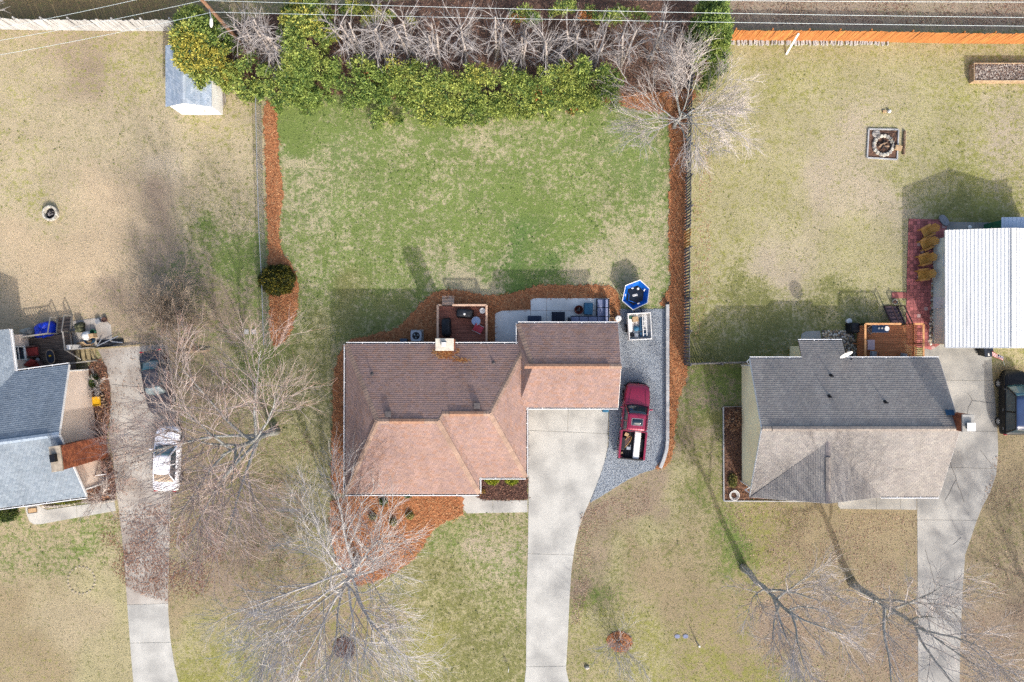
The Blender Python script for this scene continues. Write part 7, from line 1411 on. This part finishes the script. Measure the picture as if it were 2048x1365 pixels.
for i, (px, py, h, s, lab) in enumerate(((206,868,1.1,1.3,'reddish leafless shrub above the brick chimney'), (216,952,1.1,1.5,'reddish leafless shrub below the brick chimney'), (205,990,.9,1.6,'low arching leafless shrub at the front corner of the beige house'), (196,770,.7,.8,'small leafless shrub beside the beige gable'))): bare_shrub(lab, XY(px,py), h, s, 40+i, M('twig_red' if i < 2 else 'twig_grey'), 22, 6, 5, twig=.008, el=(10,70), up=-.01)

# ---------------------------------------------------------------- foliage
def sprays(cents, dirs, cols_, per, ln, wd_, seed, jit=.18, tilt=.6):
    """kite-shaped leaf sprays round clump centres -> vertices, colours"""
    r = np.random.default_rng(seed); c = np.repeat(np.asarray(cents,float), per, 0); d = np.repeat(np.asarray(dirs,float), per, 0); n = len(c)
    c = c + r.normal(0,jit,(n,3)); d = d + r.normal(0,tilt,(n,3)); d /= np.linalg.norm(d,axis=1,keepdims=True)+1e-9
    s = np.cross(d, r.normal(0,1,(n,3))+np.array([0,0,1.2])); s /= np.linalg.norm(s,axis=1,keepdims=True)+1e-9
    l = r.uniform(ln[0],ln[1],(n,1)); w_ = l*wd_*r.uniform(.7,1.3,(n,1)); V = np.empty((n,4,3)); V[:,0] = c-d*l*.5; V[:,1] = c+s*w_*.5; V[:,2] = c+d*l*.5; V[:,3] = c-s*w_*.5
    V[...,2] = np.maximum(V[...,2], .03)
    cc = np.repeat(np.asarray(cols_,float), per, 0)*r.uniform(.7,1.25,(n,1)); return V.reshape(-1,3), cc
LG, MG, DG, YG, RU = [np.array([lin(v)*.62 for v in k]) for k in ((206,218,118),(166,190,100),(98,130,74),(246,228,110),(222,152,94))]
def clump_cols(n, r, x, y, gold=.1, rust=.03):
    g = fnoise(x, y, 1.6, 55); base = np.where(r.random((n,1)) < .42, LG, np.where(r.random((n,1)) < .6, MG, DG)); gm = ((g > .66-gold) & (r.random(n) < .7))[:,None]; base = np.where(gm, YG*.5+LG*.5, base); return np.where((r.random(n) < rust)[:,None], RU, base)
def cypress(label, bx, by, H_, seed, skirt=None, full=None, bare=True, leaders=2):
    """topped cypress: trunk, bare branches, remaining foliage; skirt = (r0, r1, azimuth centre, half angle, z inner, clumps)"""
    rr = random.Random(seed); r = np.random.default_rng(seed); t = thing('cypress_tree', label, 'tree', (bx,by,0), 0, 'topped hedge trees'); tk, br = MB(), MB()
    tops = []
    for i in range(leaders):
        a = rr.uniform(0,6.28); tp = Vector((math.cos(a)*.35*i + rr.gauss(0,.1), math.sin(a)*.2*i+.15+rr.gauss(0,.1), H_*rr.uniform(.85,1.05))); tp = tp + Vector((rr.gauss(0,.3),rr.gauss(0,.2),0)); pts = [Vector((0,0,-.05)), Vector((tp.x*.4,tp.y*.4,H_*.4)), tp]; tops.append(pts)
        tk.tube(pts, [.13,.095,.055], 8)
    if bare:
        for i in range(rr.randint(34,64)):
            pts = rr.choice(tops); p, d = along(pts, rr.uniform(.3,1.0)); az = rr.uniform(0,6.283); north = math.sin(az) > .2
            e = R(rr.uniform(5,50)) if not north else R(rr.uniform(25,70)); L_ = rr.uniform(.7,1.9)*(1.15 if north else 1.0)
            l1 = polyline(rr, p, Vector((math.cos(az)*math.cos(e), math.sin(az)*math.cos(e), math.sin(e))), L_, 5, .09, 0, .55 if not north else .05); rad = rr.uniform(.022,.042); br.tube(l1, [rad*(1-.55*j/5) for j in range(6)], 4, False)
            for j in range(6):
                p2, d2 = along(l1, rr.uniform(.35,.98)); l2 = polyline(rr, p2, spread_dir(rr, d2, rr.uniform(.3,.8)), L_*rr.uniform(.2,.45), 2, .12, -.03); br.tube(l2, [.011,.009,.006], 3, False)
    tk.build('trunk', M('bark_cut'), t, smooth=True)
    if br.v: br.build('branches', M('twig_cut'), t)
    PC, PD, PR = [], [], []                       # puffs: lumps of foliage with gaps between them
    for (r0,r1,az0,ha,zin,n_) in (skirt or []):
        n_ = max(6, n_//12); rad = np.sqrt(r.uniform(r0*r0, r1*r1, n_)); az = r.uniform(az0-ha, az0+ha, n_); zt = zin*(1-np.clip((rad-r0)/(r1-r0),0,1)**1.4)+.35; z = zt*r.uniform(.7,1.0,n_)
        PC.append(np.stack([np.cos(az)*rad,np.sin(az)*rad,z],-1)); PD.append(np.stack([np.cos(az)*.5,np.sin(az)*.5,np.full(n_,.75)],-1)); PR.append(r.uniform(.32,.66,n_))
    for (cx,cy,rx,ry,h,n_) in (full or []):
        n_ = n_//13; z = r.uniform(.03,1,n_)**.75; a = r.uniform(0,6.283,n_); w_ = np.sqrt(r.uniform(.35,1,n_))*(1-z**2.2)**.5; PC.append(np.stack([cx-bx+np.cos(a)*rx*w_, cy-by+np.sin(a)*ry*w_, .2+z*h*.92],-1)); PD.append(np.stack([np.cos(a)*.6,np.sin(a)*.6,np.full(n_,.7)],-1)); PR.append(r.uniform(.32,.6,n_))
    if PC:
        PC = np.concatenate(PC); PD = np.concatenate(PD); PR = np.concatenate(PR); n_ = len(PC); per = 46
        v = r.normal(0,1,(n_*per,3)); v /= np.linalg.norm(v,axis=1,keepdims=True); pd = np.repeat(PD,per,0); v = np.where((v*pd).sum(1,keepdims=True) < -.25, -v, v)
        C_ = np.repeat(PC,per,0) + v*np.repeat(PR,per)[:,None]*(r.random((n_*per,1))**.4)*np.array([1,1,.75]); C_[:,2] = np.maximum(C_[:,2], .08)
        g = fnoise(PC[:,0]+bx, PC[:,1]+by, 1.9, 55) + r.normal(0,.1,n_); g2 = fnoise(PC[:,0]+bx+50, PC[:,1]+by, 3.0, 57) + r.normal(0,.06,n_)
        base = MG + (LG-MG)*np.clip((g-.35)*2.5,0,1)[:,None]; base = base + (YG-base)*np.clip((g2-.58)*4,0,.75)[:,None]; base = np.where((r.random(n_) < .01)[:,None], RU, base); cc = np.repeat(base,per,0); dk_ = r.random((n_*per,1)) < .25; cc = np.where(dk_, DG, cc)
        V, col_ = sprays(C_, v*.8+pd*.6, cc, 5, (.1,.26), .38, seed, .07, .5)
        o = link('foliage', fastmesh('foliage', V, 4, col_), M('leaf'), t); o['kind'] = 'stuff'
    return t
mat('bark_cut', C(196,186,178), C(132,122,116), rough=.95, scale=5); mat('twig_cut', C(190,184,182), C(136,130,128), rough=.95, scale=3)
S_AZ = -math.pi/2; NB = math.pi/2
hub = [472,520,545,700,757,808,868,928,990,1045,1100,1152,1205,1262,1325]
outer = [3.2,0,3.3,3.7,4.2,3.8,3.9,4.3,4.2,3.6,3.6,3.7,3.3,0,0]
words = ['first','second','third','fourth','fifth','sixth','seventh','eighth','ninth','tenth','eleventh','twelfth','thirteenth','fourteenth','fifteenth']
rr_ = random.Random(77)
for i, px in enumerate(hub):
    p = P(px, 70, 4.0); by_ = p.y + rr_.uniform(-.7,.6); sk = []
    if outer[i]: sk.append((1.3, outer[i], S_AZ, .62 if i not in (0,2,3) else .8, 2.9, 380))
    if i in (3,4,9,11,12,13): sk.append((2.0, 3.4, NB, .5, 3.2, 90))
    cypress(words[i] + ' topped grey cypress from the left in the hedge row', p.x, by_, rr_.uniform(3.7,6.2), 300+i, sk, None, True, 2 if i % 3 else 3)
a = P(402,95,2.5); cypress('bushy green cypress at the left end of the hedge overlapping the shed', a.x, a.y, 4.6, 330, None, [(a.x,a.y,1.75,3.0,4.8,2400)], False, 1)
a = P(612,85,2.5); cypress('bushy green cypress between the grey topped trunks on the left', a.x, a.y, 4.6, 331, None, [(a.x,a.y,1.75,3.6,4.9,1900),(a.x-1.2,a.y-1.8,1.3,1.5,2.6,400)], False, 1)
a = P(1424,72,2.5); cypress('bushy green cypress at the right end of the hedge', a.x, a.y, 4.2, 332, None, [(a.x,a.y,1.2,3.0,4.6,1300)], False, 1)
def bush(name, label, px, py, rx, ry, h, cols_, seed, n_=900, per=7, ln=(.05,.1), group=None, cat='shrub', z0=.04):
    c = P(px,py,h*.6); t = thing(name, label, cat, (c.x,c.y,z0), 0, group); r = np.random.default_rng(seed); v = r.normal(0,1,(n_,3)); v[:,2] = np.abs(v[:,2]); v /= np.linalg.norm(v,axis=1,keepdims=True); k = r.uniform(.6,1.0,(n_,1))**.5*(.9+.2*vnoise(v[:,0]*3,v[:,1]*3,1,seed))[:,None]
    C_ = v*k*np.array([rx,ry,h]); pal = np.array([[lin(q)*.62 for q in w_] for w_ in cols_]); cc = pal[r.integers(0,len(pal),n_)]; V, col_ = sprays(C_, v, cc, per, ln, .6, seed, .05, .7); o = link('foliage', fastmesh('foliage', V, 4, col_), M('leaf'), t); o['kind'] = 'stuff'
    mb = MB()
    for i in range(5): a_ = i*1.26; mb.tube([(math.cos(a_)*.05,math.sin(a_)*.05,-.04),(math.cos(a_)*rx*.45,math.sin(a_)*ry*.45,h*.6)],[.03,.012],5,False)
    mb.build('stems', M('bark'), t); return t
bush('holly_bush', 'large round dark green bush on the left pine straw strip', 548,559,1.24,1.12,1.7, ((92,96,42),(62,72,34),(126,122,46),(46,58,30),(150,136,50)), 1, 2200, 8, (.07,.14))
bush('round_shrub', 'left yellow-green round shrub in the dark mulch bed', 984,958,.5,.45,.7, ((190,196,60),(150,166,50),(120,140,46)), 2, 500, 7); bush('round_shrub', 'right yellow-green round shrub in the dark mulch bed', 1023,958,.52,.45,.7, ((190,196,60),(150,166,50),(120,140,46)), 3, 500, 7)
for i, (px, py, lab) in enumerate(((746,1034,'pale tufted shrub nearest the white tree in the front straw bed'),(786,1045,'pale tufted shrub in the middle of the front straw bed'),(819,1032,'pale tufted shrub nearest the front walk'),(766,1004,'small green shrub under the front eave'),(815,990,'tiny green shrub at the front gutter'))): bush('small_shrub', lab, px, py, .24,.22,.35, ((196,186,120),(170,166,96),(150,140,90)) if i < 3 else ((110,130,64),(84,108,54)), 10+i, 120, 6, (.06,.14))
bush('low_hedge', 'low yellow-green hedge along the front eave of the blue-roofed house', 130,1001,1.4,.3,.5, ((150,152,60),(116,122,52),(90,104,48)), 20, 600, 6, (.05,.1)); bush('evergreen_shrub', 'dark green shrub at the lower left corner by the eave', 8,1028,.8,.6,.8, ((76,96,48),(110,128,58),(54,72,40)), 21, 600, 7, (.06,.12)); bush('evergreen_shrub', 'green weedy plant beside the beige gable wall', 186,762,.35,.5,.4, ((86,112,54),(116,130,66),(64,86,46)), 22, 200, 6, (.06,.12))
bush('evergreen_shrub', 'small yellow-green plant by the hose at the cream house corner', 1466,962,.3,.5,.35, ((136,136,72),(110,116,62),(160,146,86)), 23, 150, 6, (.06,.14)); bush('dry_shrub', 'dry brown-leaved shrub against the cream gable wall', 1470,842,.6,.75,.9, ((196,150,112),(160,112,84),(214,176,140)), 24, 130, 4, (.07,.13))
bush('round_shrub', 'dark low plant left of the front door on the brown mulch', 966,983,.14,.14,.2, ((196,160,90),(150,120,70)), 26, 50, 5)
# ---------------------------------------------------------------- utility pole, street lamp and wires
ub = P(492,97); up_ = thing('utility_pole', 'wooden utility pole rising out of the hedge with a street lamp', 'utility pole', (ub.x,ub.y,0)); MB().tube([(0,0,-.1),(0,0,9.2)], [.15,.1], 12).build('pole', M('pole_wood'), up_, smooth=True); MB().bar((-.9,0,8.6),(.9,0,8.6),.1,.12).build('crossarm', M('pole_wood'), up_)
MB().tube([(0,0,6.0),(.12,-.35,6.15),(.2,-.75,6.15)], .035, 8).build('lamp_arm', M('pale_metal'), up_); mb = MB(); loft(mb, [[(.2+math.cos(k*.785)*.09*f, -.7-s, 6.12+math.sin(k*.785)*.06*f) for k in range(8)] for s, f in ((0,.6),(.12,1.1),(.4,1.3),(.58,.7),(.62,.2))]); mb.build('lamp_head', M('plastic_white'), up_, smooth=True)
for x in (-.8,0,.8): MB().lathe([(.03,0),(.06,.05),(.04,.14)],8,(x,0,8.66)).build('insulator', M('pale_metal'), up_)
def wirespan(label, p, q, sag=.5, r_=.012):
    p, q = Vector(p), Vector(q); pts = [p.lerp(q,i/24)-Vector((0,0,sag*4*(i/24)*(1-i/24))) for i in range(25)]; o = MB().tube(pts, r_, 5).build('overhead_wire', M('wire')); tag(o, label, 'wire', 'overhead wires')
a1 = Vector((ub.x,ub.y,6.9)); a2 = Vector((ub.x+.05,ub.y-.1,5.6)); a3 = Vector((ub.x,ub.y,7.9))
def far(px, py, z, ext, a): q = P(px,py,z); return Vector(a).lerp(q, ext)
wirespan('lower overhead wire crossing the topped hedge to the right', a2, far(2048,51,5.6,1.15,a2), .25); wirespan('middle overhead wire crossing the topped hedge to the right', a1, far(2048,33,6.9,1.15,a1), .35); wirespan('upper overhead wire along the top edge to the right', a3, far(2048,2,7.9,1.15,a3), .35)
wirespan('overhead wire from the pole to the top left edge above the grey fence', P(405,-32,7.4), far(0,55,6.2,1.1,P(405,-32,7.4)), .2); wirespan('overhead wire from the pole down across the grey fence', a1, far(0,80,5.6,1.1,a1), .2); wirespan('lowest overhead wire crossing the left lawn below the grey fence', a2, far(0,109,4.8,1.1,a2), .2)
# ---------------------------------------------------------------- grass tufts and fallen leaves
HOUSES = [[(NW.x,NW.y),(SW.x,SW.y),(SE1.x,SE1.y),(SE2.x,SE2.y),(gSE.x,gSE.y),(gNE.x,gNE.y),(gNW.x,gNW.y)], [(wx0,wy0),(wx1,wy0),(wx1,wy1),(wx0,wy1)], [(sx0,oyS),(60,oyS),(60,oyN),(sx0,oyN)], [(swx0,swy0),(swx1,swy0),(swx1,swy1),(swx0,swy1)], [tuple(LW(ov,-.4).xy),tuple(LW(-Wl,-.4).xy),tuple(LW(-Wl,-D_).xy),tuple(LW(ov,-D_).xy)]]
r = np.random.default_rng(99); NT = 230000; x = r.uniform(-38,38,NT); y = r.uniform(-25.5,25.5,NT); ok = np.ones(NT,bool)
for pl in EXCL+HOUSES: ok &= ~inside(x,y,pl)
x, y = x[ok], y[ok]; n = len(x); Dc, Gc, Sh = lawn(x,y); f = fnoise(x,y,.55,61)*.75+fnoise(x,y,2.4,65)*.5
pg = 1/(1+np.exp(-(f+Sh*.8-.98)*9)); isg = r.random(n) < pg; cc = np.where(isg[:,None], Gc, Dc)*r.uniform(.72,1.25,(n,1))
th_ = r.random(n)*6.283; l = r.uniform(.05,.13,n); tl_ = r.uniform(.1,.9,n); dx, dy, dz_ = np.cos(th_)*np.cos(tl_), np.sin(th_)*np.cos(tl_), np.sin(tl_); w_ = r.uniform(.012,.026,n); V = np.empty((n,3,3))
V[:,0] = np.stack([x-np.sin(th_)*w_, y+np.cos(th_)*w_, np.full(n,.001)],-1); V[:,1] = np.stack([x+np.sin(th_)*w_, y-np.cos(th_)*w_, np.full(n,.001)],-1); V[:,2] = np.stack([x+dx*l, y+dy*l, dz_*l*.8+.004],-1)
o = link('grass', fastmesh('grass', V.reshape(-1,3), 3, cc), M('litter')); tag(o, 'short patchy winter grass blades over the lawns', kind='stuff')
def leaves(label, poly_px, n_, pal, seed, sz=(.03,.06), z=.006, fade=False):
    poly = px_poly(poly_px); p_ = scatter(poly, n_, seed); a_ = np.array(poly); cn = (a_.min(0)+a_.max(0))/2; hs = (a_.max(0)-a_.min(0))/2; rd = np.sqrt((((p_-cn)/hs)**2).sum(1)); g_ = fnoise(p_[:,0],p_[:,1],1.3,seed+70); kp = np.random.default_rng(seed+5).random(len(p_)) < np.clip((g_-.28)*2.6,0,1)*(np.clip((1.15-rd)*1.6,0,1) if fade else 1); p_ = p_[kp]; r = np.random.default_rng(seed); n_ = len(p_); t_ = r.random(n_)*6.283; s = r.uniform(sz[0],sz[1],n_); V = np.empty((n_,4,3)); zz = np.full(n_,z); 
    for pl in EXCL: zz = np.where(inside(p_[:,0],p_[:,1],pl), .062, zz)
    for k, (u,v_) in enumerate(((-1,0),(0,-.6),(1,0),(0,.6))): V[:,k] = np.stack([p_[:,0]+(np.cos(t_)*u-np.sin(t_)*v_)*s, p_[:,1]+(np.sin(t_)*u+np.cos(t_)*v_)*s, zz+r.random(n_)*.03],-1)
    pl_ = np.array([[lin(q)*.62 for q in w_] for w_ in pal]); c_ = pl_[r.integers(0,len(pl_),n_)]*r.uniform(.75,1.2,(n_,1)); o = link('fallen_leaves', fastmesh('fallen_leaves', V.reshape(-1,3), 4, c_), M('litter')); tag(o, label, 'leaves', kind='stuff')
RB = ((160,118,98),(136,98,80),(180,140,116),(118,88,74)); BR = ((180,150,128),(160,130,110),(200,174,152),(148,120,102))
leaves('reddish leaf litter drifted along the left driveway under the big tree', smooth_poly([(195,1015),(255,1000),(330,1010),(440,1010),(460,1120),(420,1195),(350,1205),(290,1195),(245,1170),(222,1140),(200,1080)],2), 17000, RB, 1, (.03,.055), fade=True)
leaves('scattered fallen leaves on the stained left driveway and lawn', [(205,700),(480,720),(640,900),(560,1060),(400,1060),(240,1030)], 6000, BR, 2, (.03,.055)); leaves('brown fallen leaves across the right front lawn', [(1420,1010),(1832,1030),(1836,1365),(1540,1365),(1480,1180)], 9000, BR, 3); leaves('brown fallen leaves right of the cracked driveway', [(1990,900),(2060,880),(2060,1370),(1925,1370),(1935,1110)], 3500, BR, 4)
leaves('brown leaf litter behind the orange fence', [(1465,-10),(2060,-10),(2060,52),(1465,52)], 5000, ((176,138,116),(140,104,86),(200,164,140),(120,96,76)), 5); leaves('leaf litter on the lawn below the pale front tree', [(480,1050),(700,1180),(760,1365),(480,1365)], 4000, BR, 6, (.03,.055)); leaves('leaf crumbs along the right side of the picket fence', [(1386,170),(1425,170),(1420,600),(1386,700)], 1200, ((190,140,110),(214,170,140)), 7, (.03,.05)); leaves('leaf litter right of the curved driveway', [(1160,1030),(1230,990),(1300,960),(1300,1020),(1200,1060),(1160,1250),(1142,1250)], 2500, BR, 8, (.03,.05))

def crack(parent, pts, z, w_=.022):
    p_ = [P(a,b_) for a,b_ in pts]; mb = MB()
    for a, b_ in zip(p_[:-1], p_[1:]):
        n_ = max(1,int((b_-a).length/.25)); q = [a.lerp(b_,i/n_)+Vector((random.gauss(0,.02),random.gauss(0,.02),0)) for i in range(n_+1)]; q[0], q[-1] = a, b_
        for c, d in zip(q[:-1], q[1:]): mb.bar((c.x,c.y,z),(d.x,d.y,z),w_,.004)
    mb.build('crack', mat('crack_dark', C(96,92,88), rough=1), parent, world=True)['kind'] = 'stuff'
drv = [o for o in col.objects if o.name.startswith('driveway')]
dm = next(o for o in drv if 'red-roofed' in o['label']); dr_ = next(o for o in drv if 'cracked' in o['label']); dl = next(o for o in drv if 'stained' in o['label'])
for pts in ([(1934,786),(1944,801),(1984,807)],[(1944,801),(1936,815),(1934,836),(1950,838)],[(1900,925),(1912,960),(1928,1005)],[(1912,960),(1890,1000)],[(1905,1090),(1922,1075)],[(1850,1100),(1870,1170),(1925,1180)],[(1960,900),(1992,940)]): crack(dr_, pts, .03)
for pts in ([(225,770),(290,775)],[(240,900),(300,930)],[(250,1090),(330,1080)]): crack(dl, pts, .03, .016)

# broad-leaved weeds in clusters on the lawns
r = np.random.default_rng(123); NWD = 26000; x = r.uniform(-37,37,NWD); y = r.uniform(-25,25,NWD); ok = fnoise(x,y,1.7,81) > .6
for pl in EXCL+HOUSES: ok &= ~inside(x,y,pl)
x, y = x[ok], y[ok]; Dc, Gc, Sh = lawn(x,y); kp = r.random(len(x)) < np.clip(Sh*1.6-.35,0,1); x, y, Gc = x[kp], y[kp], Gc[kp]; n = len(x); t_ = r.random(n)*6.283; s_ = r.uniform(.035,.085,n); V = np.empty((n,4,3))
for k, (u,v_) in enumerate(((-1,0),(0,-.7),(1,0),(0,.7))): V[:,k] = np.stack([x+(np.cos(t_)*u-np.sin(t_)*v_)*s_, y+(np.sin(t_)*u+np.cos(t_)*v_)*s_, .02+r.random(n)*.05],-1)
o = link('weeds', fastmesh('weeds', V.reshape(-1,3), 4, Gc*np.array([.88,1.0,.78])*r.uniform(.7,1.15,(n,1))), M('leaf')); tag(o, 'small green weeds dotted through the lawns', kind='stuff')
